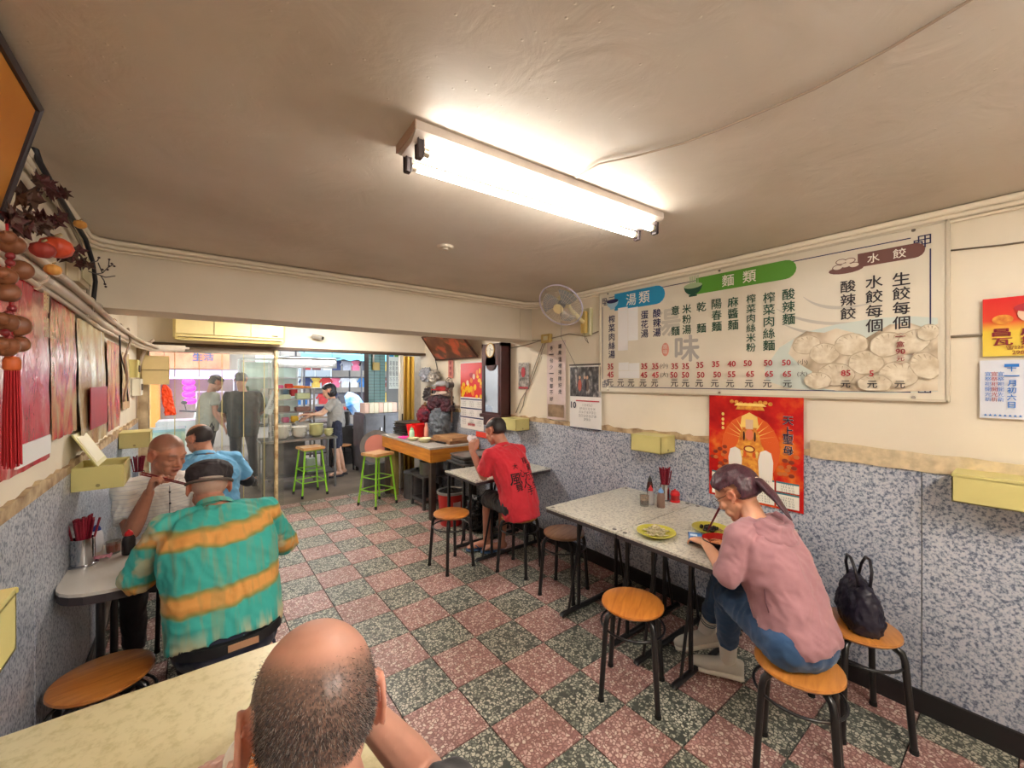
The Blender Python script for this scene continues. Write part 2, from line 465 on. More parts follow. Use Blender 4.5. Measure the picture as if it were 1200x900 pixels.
# left end post with hanging cables, and the sheet of clear plastic of the shop front
post = struct(MB().b2((XL, YP - .10, 0), (XL + .09, YP + .06, 1.965), bev=.004).b2((XL, YP - .12, .0), (XL + .03, YP - .1, 1.96)).build('door_post', M('post_paint', (206, 186, 150), 0.7, c2=(140, 116, 84), vscale=7)))
pole = MB().b2((.775, YP - .055, 0), (.815, YP + .0, 1.965), bev=.004).b2((.782, YP - .065, 0), (.79, YP - .05, 1.965))
pole.build('door_jamb', M('cream_metal', (222, 204, 160), 0.45, c2=(150, 110, 66), vscale=12))
struct(bpy.data.objects['door_jamb']); 
# plastic strips hang side by side
gl = MB().b2((XL + .05, YP + .0, 1.90), (.80, YP + .03, 1.965), bev=.003).build('window_1', M('steel_rail', (150, 140, 128), .4, .6), None); struct(gl)
m_pl = clear('clear_plastic', (244, 246, 238), haze=.10, gloss=.05, streak=True)
x = XL + .09
while x < .76:
    w = .21
    def f(u, v, x=x, w=w): return (x + u * w, YP - .012 + .006 * math.sin(u * 9 + x * 30) + .004 * noise.noise(Vector((u * 3, v * 2, x))), .03 + v * 1.88)
    MB().grid(f, 8, 8).build('clear_strip', m_pl, gl, smooth=True); x += w
    if x < .76: MB().b2((x - .004, YP - .02, .03), (x + .004, YP - .012, 1.9)).build('strip_edge', M('yellow_edge', (196, 182, 120), .3, alpha=.75), gl)
# gold sliding gate folded at the right of the opening
gate = thing('folding_gate', 'folded gold metal concertina gate at the end of the shop opening', 'gate', (2.55, YP + .0, 0))
mg = M('gold_metal', (214, 176, 82), .32, .75); mw = M('gate_white', (226, 218, 200), .4)
MB().b2((-.16, -.04, 0), (-.11, .04, 1.96), bev=.004).build('end_post', mw, gate)
for i in range(5):
    MB().box((-.085 + i * .036, 0, .98), (.03, .05, 1.94), rot=(.5 if i % 2 else -.5), bev=.003).build('slat', mg, gate)
MB().b2((-.14, -.055, .95), (-.125, -.04, 1.1)).build('handle', M('gate_handle', (40, 36, 34), .5), gate)

# ---- fluorescent fittings
m_tube = emit('lit_tube', (255, 250, 240), TUBE)
m_fit = M('fitting_white', (196, 184, 174), .45, var=.15, vscale=9)
m_fitd = M('lamp_holder', (70, 58, 60), .5)
def fitting(loc, rz, label, L=1.24, n=2, group=None, tm=None):
    t = thing('fluorescent_light', label, 'ceiling light', loc, rz)
    # housing: shallow trapezoid channel under the ceiling, z downwards
    prof = [(-.085, 0), (-.085, -.028), (-.05, -.052), (.05, -.052), (.085, -.028), (.085, 0)]
    b = MB(); vs = [(-L / 2, y, z) for y, z in prof] + [(L / 2, y, z) for y, z in prof]
    k = len(prof); b.add(vs, [tuple(range(k)), tuple(range(2 * k - 1, k - 1, -1))] + [(i, (i + 1) % k, k + (i + 1) % k, k + i) for i in range(k)])
    b.build('housing', m_fit, t)
    MB().b2((-L / 2 - .004, -.088, -.03), (-L / 2, .088, 0)).build('end_plate', M('end_plate', (186, 160, 140), .6), t)
    for y in ((-.052, .052) if n == 2 else (0,)):
        MB().cone((-L / 2 + .04, y, -.075), (L / 2 - .04, y, -.075), .0135, n=14).build('tube', tm or m_tube, t, smooth=40)
        for s in (-1, 1):
            MB().b2((s * (L / 2 - .012), y - .016, -.1), (s * (L / 2 - .036), y + .016, -.035), bev=.004).build('lamp_holder', m_fitd, t)
            MB().cone((s * (L / 2 - .036), y, -.075), (s * (L / 2 - .055), y, -.075), .0145, n=12).build('tube_cap', M('tube_cap', (200, 190, 170), .3, .6), t)
    return t
c0 = at(500, 180, z=2.325); c1 = at(768, 268, z=2.325); c2 = at(483, 195, z=2.325); c3 = at(740, 275, z=2.325)
mid = (c0 + c1 + c2 + c3) / 4; d = ((c1 - c0) + (c3 - c2)) / 2
fitting((mid.x, mid.y, HC), math.atan2(d.y, d.x), 'twin tube fluorescent light fitting glowing on the plaster ceiling over the tables')
m_tube_b = emit('unseen_tube', (255, 249, 240), 42)  # raised glow shared by both fittings that stay out of view
fitting((1.15, -.80, HC), 0, 'added unseen twin tube fill light above the seats behind the viewer', tm=m_tube_b)  # added fill light behind the camera, evens out the room's brightness
fitting((1.1, 4.6, HC), 0, 'twin tube light fitting on the ceiling behind the beam', tm=m_tube_b)
# thin cable over the ceiling
pts = [at(675, 208, z=2.394)]
for p in ((702, 192), (745, 183), (800, 168), (840, 153), (900, 128), (955, 104), (985, 88), (1040, 58), (1100, 22), (1137, 0), (1165, -18)): pts.append(at(p[0], p[1], z=2.394))
tag(MB().tube(pts, .0035, 6).build('ceiling_cable', M('cable_beige', (168, 150, 132), .6), None, smooth=True), 'thin beige cable run across the ceiling from the light fitting', 'cable')
c = at(522, 289, z=2.398)
tag(MB().cone((c.x, c.y, 2.386), (c.x, c.y, 2.40), .042, .05, 20).cone((c.x, c.y, 2.378), (c.x, c.y, 2.388), .018, .02, 12).build('ceiling_rose', M('rose_white', (214, 202, 184), .5), None, smooth=40), 'small round white ceiling rose on the plaster beyond the light', 'ceiling rose')

# ---- air conditioner over the shop front
ac = thing('air_conditioner', 'long cream wall air conditioner over the clear plastic shop front', 'air conditioner', (.34, YP - .06, 2.0))
m_ac = M('cream_plastic', (232, 214, 150), .4)
MB().b2((-.52, -.20, .03), (.52, 0, .27), bev=.018).build('body', m_ac, ac, smooth=30)
MB().b2((-.50, -.215, .09), (.50, -.198, .25), bev=.005).build('front_panel', M('cream_panel', (236, 218, 158), .4), ac)
MB().box((0, -.185, .035), (.98, .05, .012), rot=Matrix.Rotation(.5, 3, 'X')).build('louvre', M('louvre_cream', (220, 200, 136), .4), ac)
MB().b2((-.48, -.205, .052), (.48, -.19, .058)).build('louvre', M('dark_slot', (74, 60, 40), .7), ac)
for k in (-.17, .17): MB().b2((k - .002, -.2165, .09), (k + .002, -.2145, .25)).build('panel_joint', M('dark_slot'), ac)
MB().b2((.38, -.2168, .105), (.44, -.2145, .118)).build('display', M('dark_slot'), ac)
# security camera on the header
s = thing('security_camera', 'small silver security camera on a bracket under the beam', 'camera', (1.22, YP - .06, 2.16))
MB().cone((0, 0, .0), (0, -.06, -.01), .018, .012).build('bracket', mg, s)
MB().cone((-.03, -.06, -.005), (.07, -.13, -.03), .028, .03, 14).build('body', M('cam_silver', (180, 176, 170), .3, .5), s, smooth=40)
MB().cone((.07, -.13, -.03), (.08, -.137, -.033), .02, .02, 12).build('lens', M('lens_black', (12, 12, 14), .1), s)

# ================================================================ STOOLS AND TABLES
m_leg = M('black_enamel', (26, 25, 28), .32, .2, coat=.4)
m_chrome = M('chrome', (200, 200, 204), .15, 1.0)
def mk_wood(key, a, b_, rough=.28):
    m, nt, b = newmat(key); cc = coords(nt, 'Object', (3, 26, 26))
    n = nd(nt, 'ShaderNodeTexNoise'); n.inputs['Scale'].default_value = 1.6; n.inputs['Detail'].default_value = 5; n.inputs['Distortion'].default_value = .8; nt.links.new(cc, n.inputs[0])
    nt.links.new(ramp(nt, n.outputs[0], [(.3, lin(a)), (.7, lin(b_))]), b.inputs['Base Color']); b.inputs['Roughness'].default_value = rough
    b.inputs['Coat Weight'].default_value = .5; b.inputs['Coat Roughness'].default_value = .2; MATS[key] = m; return m
w_or = mk_wood('orange_wood', (212, 138, 62), (178, 102, 38)); w_br = mk_wood('worn_wood', (160, 118, 84), (128, 88, 60), .5); w_pale = mk_wood('pale_wood', (216, 170, 116), (190, 138, 84), .5)
w_mid = mk_wood('mid_wood', (206, 140, 66), (176, 110, 48))
def stool(loc, rz, label, wood, h=.46, r=.155):
    t = thing('stool', label, 'stool', (loc[0], loc[1], 0), rz, 'round wooden stools')
    MB().lathe([(0, h - .028), (r - .03, h - .028), (r - .012, h - .026), (r, h - .014), (r - .002, h - .005), (r - .014, h), (0, h)], n=32).build('seat', wood, t, smooth=50)
    for i in range(4):
        a = PI / 4 + i * PI / 2; c, s = math.cos(a), math.sin(a)
        p = [(c * (r - .075), s * (r - .075), h - .032), (c * (r - .03), s * (r - .03), h - .036), (c * (r - .004), s * (r - .004), h - .052), (c * (r + .006), s * (r + .006), h - .085), (c * (r + .035), s * (r + .035), .012)]
        g = MB().tube(p, .0135, 10).build('leg', m_leg, t, smooth=50)
        q = p[-1]; MB().cone((q[0], q[1], 0), (q[0], q[1], .02), .016, .015, 10).build('rubber_foot', M('rubber', (22, 22, 22), .8), g)
    MB().tube([(math.cos(k * PI / 14) * (r + .002), math.sin(k * PI / 14) * (r + .002), h - .115) for k in range(28)], .006, 6, closed=True).build('ring', m_leg, t, smooth=True)
    return t
S1 = at(741, 704, z=.46); stool(S1, .5, 'empty stool with a shiny orange wood seat standing nearest the viewer in the open floor', w_or)
S2 = at(661, 622, z=.46); stool(S2, .35, 'empty stool with a dull brown seat at the far end of the long white table', w_br)
S3 = at(529, 600, z=.46); stool(S3, .1, 'empty stool with an orange seat in front of the red bin', w_or)
S4 = (2.17, 2.70); stool(S4, .4, 'stool that the man in the red shirt sits on', w_mid)
S5 = (1.93, .60); stool(S5, .25, 'stool under the woman in the pink hooded jacket', w_mid)
S6 = (2.45, .52); stool(S6, .7, 'stool by the speckled wall carrying the dark bag', w_mid)
S7 = at(121, 789, z=.46); stool(S7, .2, 'empty stool with an orange seat below the round ended white table', w_or)
S8 = (.12, 2.02); stool(S8, .5, 'stool under the man in the flat cap', w_mid)
S9 = (-.12, 3.36); stool(S9, .5, 'stool under the man in the white shirt', w_mid)
S10 = (.08, 4.02); stool(S10, .3, 'stool under the man in the blue shirt', w_mid)
S11 = (.15, .53); stool(S11, .3, 'stool under the balding man at the cream table', w_mid)

def mk_top(key, a, b_, sc=70):
    m, nt, b = newmat(key); cc = coords(nt, 'World')
    n = nd(nt, 'ShaderNodeTexNoise'); n.inputs['Scale'].default_value = sc; n.inputs['Detail'].default_value = 4; n.inputs['Roughness'].default_value = .7; nt.links.new(cc, n.inputs[0])
    nt.links.new(ramp(nt, n.outputs[0], [(.36, lin(b_)), (.52, lin(a))]), b.inputs['Base Color']); b.inputs['Roughness'].default_value = .35; return m
m_topw = mk_top('speckled_laminate', (214, 212, 200), (150, 150, 146))
m_topc = mk_top('cream_laminate', (226, 215, 172), (208, 196, 146), 34)
m_topp = M('plain_white_top', (216, 212, 204), .35, var=.06, vscale=5)
m_edge = M('dark_edging', (58, 52, 56), .5)
Z = .735
def table_sq(x0, x1, y0, y1, label, top=m_topw, z=Z, near=.09):
    t = thing('dining_table', label, 'table', ((x0 + x1) / 2, (y0 + y1) / 2, 0))
    MB().b2((x0, y0, z - .012), (x1, y1, z), bev=.003).build('tabletop', top, t, world=True)
    MB().b2((x0 + .004, y0 + .004, z - .034), (x1 - .004, y1 - .004, z - .012)).build('edging', m_edge, t, world=True)
    for cx, cy in ((x0, y0), (x0, y1), (x1, y0), (x1, y1)):
        sx = .035 if cx == x0 else -.035; sy = .035 if cy == y0 else -.035
        MB().cone((cx + sx, cy + sy, z - .0005), (cx + sx, cy + sy, z + .0012), .013, n=14).build('corner_cap', M('corner_cap', (70, 66, 66), .4), t, world=True)
    # two folding trestles with crossed tubes standing on long feet
    for yy in (y0 + near, y1 - .09):
        xa, xb = x0 + .13, x1 - .13
        MB().tube([(xa - .07, yy, .012), (xa - .06, yy, .022), (xb + .06, yy, .022), (xb + .07, yy, .012)], .017, 8).build('foot', m_leg, t, smooth=50, world=True)
        for xx, k in ((xa + .1, 1), (xb - .1, -1)):
            MB().tube([(xx, yy, .03), (xx, yy, z - .04)], .013, 8).build('leg', m_leg, t, smooth=50, world=True)
            MB().tube([(xx - k * .10, yy, .03), (xx + k * .05, yy, z - .04)], .009, 8).build('brace', m_leg, t, smooth=50, world=True)
        MB().tube([(xa, yy, z - .045), (xb, yy, z - .045)], .011, 8).build('rail', m_leg, t, smooth=50, world=True)
    return t
table_sq(1.885, 2.755, 1.475, 2.06, 'speckled white table by the wall, the one holding the sauce bottles')
table_sq(1.885, 2.755, .855, 1.472, 'speckled white table the woman in the pink jacket eats at', near=.30)
table_sq(1.88, 2.755, 2.93, 3.47, 'small speckled white table in front of the man in the red shirt')
table_sq(-.44, .385, .86, 1.545, 'cream laminate table the balding man sits at', m_topc)
# white table with a rounded end at the left wall
def round_table(x0, x1, y0, y1, label):
    t = thing('dining_table', label, 'table', ((x0 + x1) / 2, (y0 + y1) / 2, 0))
    poly = [(x0, y1), (x0, y0 + .16)]
    cx = (x0 + x1) / 2; w = (x1 - x0) / 2
    for k in range(1, 12):
        a = PI + PI * k / 12; poly.append((cx + w * math.copysign(abs(math.cos(a)) ** .45, math.cos(a)), y0 + .16 + .16 * math.sin(a)))
    poly += [(x1, y0 + .16), (x1, y1)]
    MB().slab([(x, y, Z) for x, y in poly], (0, 0, -1), .014).build('tabletop', m_topp, t, world=True)
    MB().slab([(cx + (x - cx) * .995, y + .001, Z - .014) for x, y in poly], (0, 0, -1), .035).build('edging', m_edge, t, world=True)
    for xx, yy in ((x0 + .13, y0 + .17), (x1 - .16, y0 + .17), (x0 + .13, y1 - .1), (x1 - .16, y1 - .1)):
        MB().tube([(xx, yy, 0), (xx, yy, Z - .05)], .016, 8).build('leg', m_leg, t, smooth=50, world=True)
    MB().tube([(x0 + .05, y0 + .22, 0), (x0 + .16, y0 + .22, Z - .05)], .012, 8).build('brace', M('grey_tube', (150, 146, 142), .4, .4), t, smooth=50, world=True)
    return t
round_table(-.455, .27, 2.35, 3.0, 'white table with a rounded end shared by the men in the cap and white shirt')
round_table(-.455, .27, 4.30, 4.95, 'white table in front of the man in the blue shirt')

# ---- cream napkin boxes on the walls
m_box = M('box_cream', (214, 204, 134), .45, var=.1, vscale=5, bmp=.08, bscale=30)
m_boxd = M('box_inside', (236, 230, 200), .6)
def napkin_box(side, y0, y1, label, open_=False):
    x0, x1 = (XL + .015, XL + .195) if side < 0 else (XR - .195, XR - .015)
    t = thing('napkin_box', label, 'napkin box', ((x0 + x1) / 2, (y0 + y1) / 2, 1.075), 0, 'cream napkin boxes on the walls')
    w, d, h = x1 - x0, y1 - y0, .11
    b = MB()
    for a, c in (((-w / 2, -d / 2, 0), (w / 2, d / 2, .004)), ((-w / 2, -d / 2, 0), (-w / 2 + .004, d / 2, h)), ((w / 2 - .004, -d / 2, 0), (w / 2, d / 2, h)), ((-w / 2, -d / 2, 0), (w / 2, -d / 2 + .004, h)), ((-w / 2, d / 2 - .004, 0), (w / 2, d / 2, h))): b.b2(a, c)
    b.build('body', m_box, t)
    if open_:
        k = MB(); k.box((0, 0, 0), (w, d, .006), bev=.001)
        o = k.build('lid', m_box, t); o.location = (-.044, 0, h + .078); o.rotation_euler = (0, R(62), 0)
        l = MB().box((0, 0, .004), (w - .04, d - .05, .003)).build('lid_lining', m_boxd, o)
        MB().b2((-w / 2 + .004, -d / 2 + .004, .06), (w / 2 - .004, d / 2 - .004, .062)).build('napkins', M('napkin', (240, 238, 230), .8), t)
        MB().b2((-w / 2, -d / 2, h - .012), (w / 2, -d / 2 + .016, h)).b2((-w / 2, d / 2 - .016, h - .012), (w / 2, d / 2, h)).build('rim', m_box, t)
    else:
        MB().box((0, 0, h + .004), (w + .006, d + .006, .014), bev=.003).build('lid', m_box, t)
    MB().cone((0, -d / 2 - .002, .02), (0, -d / 2 + .001, .02), .008, n=10).build('knob', M('box_knob', (150, 140, 90), .5), t)
    return t
napkin_box(1, 1.63, 1.88, 'cream napkin box on the right wall above the sauce bottles')
napkin_box(1, 3.27, 3.53, 'cream napkin box under the clock by the man in the red shirt')
napkin_box(1, -.03, .235, 'cream napkin box under the date calendar at the picture edge')
napkin_box(-1, 2.76, 3.02, 'cream napkin box with its lid standing open on the left wall', True)
napkin_box(-1, 4.26, 4.5, 'closed cream napkin box beyond the open one on the left wall')
napkin_box(-1, .98, 1.225, 'cream napkin box on the left wall over the cream table')

# ---- things on the tables
def chop_holder(x, y, z, label, r=.04, h=.12, n=26, L=.235, seed=1, sleeves=True):
    t = thing('chopstick_holder', label, 'chopstick holder', (x, y, z))
    MB().lathe([(0, 0), (r + .012, 0), (r + .012, .005), (r, .008), (r, h), (r - .003, h), (r - .003, .01), (0, .01)], n=24).build('cup', m_chrome, t, smooth=40)
    rnd = random.Random(seed)
    for i in range(n):
        a = rnd.uniform(0, 2 * PI); q = rnd.uniform(.1, .62) * r; k = rnd.uniform(.9, 1.0)
        s = MB(); p0 = Vector((math.cos(a) * q * .6, math.sin(a) * q * .6, .014)); d = Vector((math.cos(a) * q * 1.6, math.sin(a) * q * 1.6, L * k - .014))
        s.cone(p0, p0 + d, .0032, .0052, 6).build('chopstick', M('maroon_lacquer', (128, 24, 44), .35), t)
    return t
def bottle(x, y, z, label, body, capc, h=.12, r=.026, cap_h=.03, kind='sauce_bottle', spout=True, liquid=None):
    t = thing(kind, label, 'bottle', (x, y, z))
    MB().lathe([(0, 0), (r * .92, 0), (r, .006), (r, h * .55), (r * .86, h * .72), (r * .62, h * .8), (r * .6, h * .84), (0, h * .84)], n=20).build('body', body, t, smooth=50)
    if liquid: MB().lathe([(0, .004), (r * .9, .006), (r * .9, h * .45), (0, h * .45)], n=16).build('liquid', liquid, t, smooth=50)
    MB().lathe([(r * .66, h * .8), (r * .68, h * .86), (r * .5, h * .95), (.006, h), (.004, h + cap_h), (0, h + cap_h)], n=16).build('cap', capc, t, smooth=50)
    return t
red_pl = M('red_plastic', (206, 22, 30), .3); soy = M('soy_brown', (70, 40, 34), .2); blue_pl = M('blue_plastic', (110, 160, 214), .35)
smoke = M('smoky_plastic', (132, 104, 92), .3); clr = M('clear_body', (190, 186, 186), .15, alpha=.55)
def tz(px, py): return at(px, py, z=Z)
p = tz(779, 586); chop_holder(p.x, p.y, Z + .001, 'steel cup full of maroon chopsticks by the wall on the long table', r=.033, h=.115, seed=3)
p = tz(761, 592.5); bottle(p.x + .03, p.y + .01, Z + .001, 'clear seasoning bottle with a red cap in front of the chopstick cup', clr, red_pl, .12, .024, .012, liquid=M('pale_liquid', (214, 206, 200), .3))
p = tz(774.5, 594.5); bottle(p.x, p.y, Z + .001, 'brown sauce bottle with a pale blue nozzle cap', smoke, blue_pl, .125, .027, .008)
p = tz(765, 588); bottle(p.x + .07, p.y + .07, Z + .001, 'dark bottle with a black cap behind the red capped one', soy, M('black_cap', (24, 24, 28), .4), .15, .022, .01)
# glass of dark sauce
p = tz(755, 593); t = thing('sauce_jar', 'short glass of dark brown chilli sauce with a spoon on the white table', 'jar', (p.x, p.y, Z + .001))
MB().lathe([(0, 0), (.027, 0), (.029, .01), (.031, .075), (.029, .075), (.026, .012), (0, .008)], n=20).build('glass', clear('thin_glass', (238, 240, 236), .12, .12), t, smooth=50)
MB().lathe([(0, .009), (.026, .012), (.0275, .04), (0, .04)], n=18).build('sauce', M('chilli_oil', (74, 34, 26), .2, var=.3, vscale=60), t, smooth=40)
MB().lathe([(0, .041), (.0278, .041), (.029, .068), (0, .066)], n=18).build('flakes', M('chilli_flakes', (170, 130, 100), .5, c2=(80, 40, 30), vscale=90), t, smooth=40)
# round red seasoning pot
p = tz(791, 588); t = thing('seasoning_pot', 'squat clear seasoning pot with a red domed lid and red base', 'jar', (p.x, p.y, Z + .001))
MB().lathe([(0, 0), (.034, 0), (.034, .012), (.03, .014), (0, .014)], n=22).build('base', red_pl, t, smooth=40)
MB().lathe([(.03, .012), (.03, .05), (0, .05)], n=22).build('body', M('chilli_red', (150, 24, 26), .35), t, smooth=40)
MB().lathe([(.033, .048), (.033, .058), (.028, .072), (.016, .08), (0, .082)], n=22).build('lid', red_pl, t, smooth=50)
MB().lathe([(0, .082), (.006, .082), (.006, .09), (0, .092)], n=10).build('knob', red_pl, t)
# dishes
m_yel = M('yellow_melamine', (212, 206, 104), .3); m_yel2 = M('yellow_green', (196, 190, 70), .3)
def plate(x, y, z, r, label, seg=32, mat=m_yel):
    t = thing('plate', label, 'plate', (x, y, z))
    MB().lathe([(0, 0), (r * .55, 0), (r * .62, .006), (r * .97, .024), (r, .026), (r * .985, .029), (r * .6, .012), (0, .009)], n=seg).build('dish', mat, t, smooth=50)
    return t
p = tz(769, 628); PL1 = plate(p.x, p.y, Z + .001, .105, 'yellow plate of pale shredded noodles beside the phone', mat=m_yel2)
p2 = tz(833, 624); PL2 = plate(p2.x, p2.y, Z + .001, .10, 'yellow plate of black wood ear mushrooms under the chopsticks', mat=m_yel2)
rnd = random.Random(5)
b = MB()
for i in range(150):
    a = rnd.uniform(0, 2 * PI); q = rnd.uniform(0, .062); h = .016 + .040 * (1 - q / .075) * rnd.uniform(.5, 1)
    c = Vector((q * math.cos(a), q * math.sin(a), h)); d = Vector((rnd.uniform(-1, 1), rnd.uniform(-1, 1), rnd.uniform(-.15, .15))).normalized()
    n_ = Vector((-d.y, d.x, 0)) * rnd.uniform(-.008, .008)
    b.tube([c - d * .02, c + n_, c + d * .02], .0024, 5)
o = b.build('shredded_noodles', M('noodle_cream', (236, 226, 196), .45, c2=(150, 136, 96), vscale=45), PL1, smooth=True); o['kind'] = 'stuff'
b = MB()
for i in range(30):
    a = rnd.uniform(0, 2 * PI); q = rnd.uniform(0, .06); c = (q * math.cos(a), q * math.sin(a), .018)
    b.tube([(c[0] - .01, c[1], .016), (c[0], c[1] + .006, .02), (c[0] + .012, c[1] + .01, .016)], .003, 5)
o = b.build('green_onion', M('cabbage', (150, 160, 90), .5), PL1, smooth=True); o['kind'] = 'stuff'
b = MB()
for i in range(34):
    a = rnd.uniform(0, 2 * PI); q = rnd.uniform(0, .048)
    rr = rnd.uniform(.010, .016); b.ell((-.012 + q * math.cos(a), .01 + q * math.sin(a), .014 + rnd.uniform(0, .02)), (rr, rr * rnd.uniform(.6, 1), rr * .6), Euler((rnd.uniform(-1, 1), rnd.uniform(-1, 1), rnd.uniform(0, 3))).to_matrix(), 8, 5)
o = b.build('wood_ear', M('wood_ear_black', (34, 24, 26), .2), PL2, smooth=True); o['kind'] = 'stuff'
b = MB()
for i in range(40):
    a = rnd.uniform(-1.2, 1.2); q = rnd.uniform(.03, .07); c = Vector((q * math.cos(a), -q * math.sin(a) * .8, .014)); d = Vector((rnd.uniform(-1, 1), rnd.uniform(-1, 1), 0)) * .012
    b.tube([c - d, c + Vector((0, 0, .006)), c + d], .0024, 5)
o = b.build('bean_sprouts', M('sprout', (206, 176, 140), .5), PL2, smooth=True); o['kind'] = 'stuff'
def bowl(x, y, z, r, h, label, outer, inner, rot=0):
    t = thing('bowl', label, 'bowl', (x, y, z), rot)
    MB().lathe([(0, .004), (r * .45, .004), (r * .48, 0), (r * .52, 0), (r * .52, .008), (r * .8, h * .35), (r * .96, h * .75), (r, h), (r * .985, h)], n=32).build('outside', outer, t, smooth=60)
    MB().lathe([(r * .986, h), (r * .965, h), (r * .93, h * .75), (r * .76, h * .4), (r * .45, .014), (0, .012)], n=32).build('inside', inner, t, smooth=60)
    return t
p = at(844, 634, z=.80); BW = bowl(p.x + .0, p.y, Z + .001, .083, .075, 'black soup bowl with a red inside in front of the woman', M('black_melamine', (30, 32, 38), .25), M('red_melamine', (196, 40, 34), .25))
MB().lathe([(0, .05), (.066, .05), (.066, .049)], n=24).build('broth', M('broth', (206, 120, 74), .12, var=.2, vscale=40), BW, smooth=True)
b = MB()
for i in range(46):
    a = rnd.uniform(0, 2 * PI); q = rnd.uniform(0, .046); c = Vector((.008 + q * math.cos(a), q * math.sin(a), .052 + rnd.uniform(0, .008))); d = Vector((rnd.uniform(-1, 1), rnd.uniform(-1, 1), 0)) * .02
    b.tube([c - d, c + Vector((d.y, -d.x, .3 * abs(d.x))) * .5, c + d], .0022, 5)
o = b.build('noodles', M('noodle_orange', (232, 168, 118), .4), BW, smooth=True); o['kind'] = 'stuff'
# phone under her hand, in a dark case
p = tz(815, 632); t = thing('phone', 'smartphone with a lit blue screen beside the yellow plate', 'phone', (p.x, p.y, Z + .001), R(-60))
MB().box((0, 0, .005), (.076, .152, .01), bev=.003).build('case', M('phone_case', (40, 42, 52), .4), t)
MB().box((0, 0, .0102), (.068, .142, .001)).build('screen', emit('phone_screen', (70, 120, 180), .06), t)
MB().box((-.008, .03, .0108), (.036, .03, .0004)).build('screen_card', emit('phone_card', (200, 214, 230), .08), t)
# left table
p = tz(97, 662); chop_holder(p.x, p.y, Z + .001, 'steel cup of maroon chopsticks at the left wall on the rounded table', r=.042, h=.125, n=34, seed=9, L=.23)
p = tz(151, 649); bottle(p.x, p.y, Z + .001, 'dark soy sauce bottle with a red cap on the rounded white table', M('dark_soy', (44, 36, 40), .15), red_pl, .115, .027, .006)
p = tz(133, 648); t = thing('sauce_jar', 'small glass jar of orange chilli paste beside the soy sauce', 'jar', (p.x, p.y, Z + .001))
MB().lathe([(0, 0), (.026, 0), (.03, .06), (.028, .06), (.024, .005), (0, .005)], n=18).build('glass', clear('thin_glass'), t, smooth=50)
MB().lathe([(0, .006), (.025, .008), (.0275, .045), (0, .046)], n=16).build('paste', M('chilli_paste', (196, 88, 50), .4, var=.3, vscale=60), t, smooth=50)
p = tz(113, 646); bottle(p.x, p.y, Z + .001, 'white seasoning tub with a blue lid behind the chopstick cup', M('white_tub', (220, 220, 228), .4), M('blue_lid', (40, 60, 130), .4), .13, .026, .002, kind='seasoning_tub')
p = tz(116, 656); t = thing('napkin', 'crumpled pink paper napkin beside the steel chopstick cup', 'napkin', (p.x + .015, p.y + .0, Z + .001))
MB().grid(lambda u, v: ((u - .5) * .06, (v - .5) * .05, .012 + .012 * noise.noise(Vector((u * 5, v * 5, 3)))), 10, 8).build('sheet', M('pink_paper', (238, 170, 190), .8), t, smooth=True)
p = tz(192, 634); t = bowl(.0, 2.86, Z + .001, .085, .06, 'white soup bowl in front of the man in the white shirt', M('white_melamine', (228, 222, 208), .3), M('white_melamine'))
MB().lathe([(0, .042), (.072, .042), (.072, .041)], n=20).build('soup', M('pale_soup', (206, 176, 120), .2, var=.3, vscale=50), t, smooth=True)
t = thing('cup', 'small steel handled cup by the soy sauce bottle', 'cup', (-.12, 2.78, Z + .001))
MB().lathe([(0, 0), (.03, 0), (.032, .06), (.03, .06), (.028, .004), (0, .004)], n=18).build('body', m_chrome, t, smooth=50)
MB().tube([(.03, 0, .05), (.05, 0, .045), (.052, 0, .02), (.031, 0, .012)], .003, 6).build('handle', m_chrome, t, smooth=True)
t = plate(-.02, 2.62, Z + .001, .085, 'small white plate on the rounded table half hidden by the turquoise shirt', mat=M('white_melamine'))
# second left table
chop_holder(-.36, 4.5, Z + .001, 'cup of maroon chopsticks on the far left table below the napkin box', r=.038, h=.12, n=24, seed=4, L=.25)
bowl(.02, 4.5, Z + .001, .08, .06, 'white bowl in front of the man in the blue shirt', M('white_melamine'), M('white_melamine'))
# cream table: bowl of orange food, menu paper
t = bowl(.145, 1.03, Z + .001, .10, .065, 'white bowl of orange noodles before the balding man', M('white_melamine'), M('white_melamine'))
b = MB()
for i in range(70):
    a = rnd.uniform(0, 2 * PI); q = rnd.uniform(0, .075); c = Vector((q * math.cos(a), q * math.sin(a), .046 + .02 * (1 - q / .08) + rnd.uniform(0, .01))); d = Vector((rnd.uniform(-1, 1), rnd.uniform(-1, 1), 0)) * .025
    b.tube([c - d, c + Vector((d.y, -d.x, .1 * abs(d.x))) * .6, c + d], .0028, 5)
o = b.build('noodles', M('noodle_deep', (226, 138, 66), .35), t, smooth=True); o['kind'] = 'stuff'
# red shirt man's dish
bowl(2.22, 3.18, Z + .001, .08, .06, 'pale bowl on the small table in front of the red shirt', M('white_melamine'), M('white_melamine'))

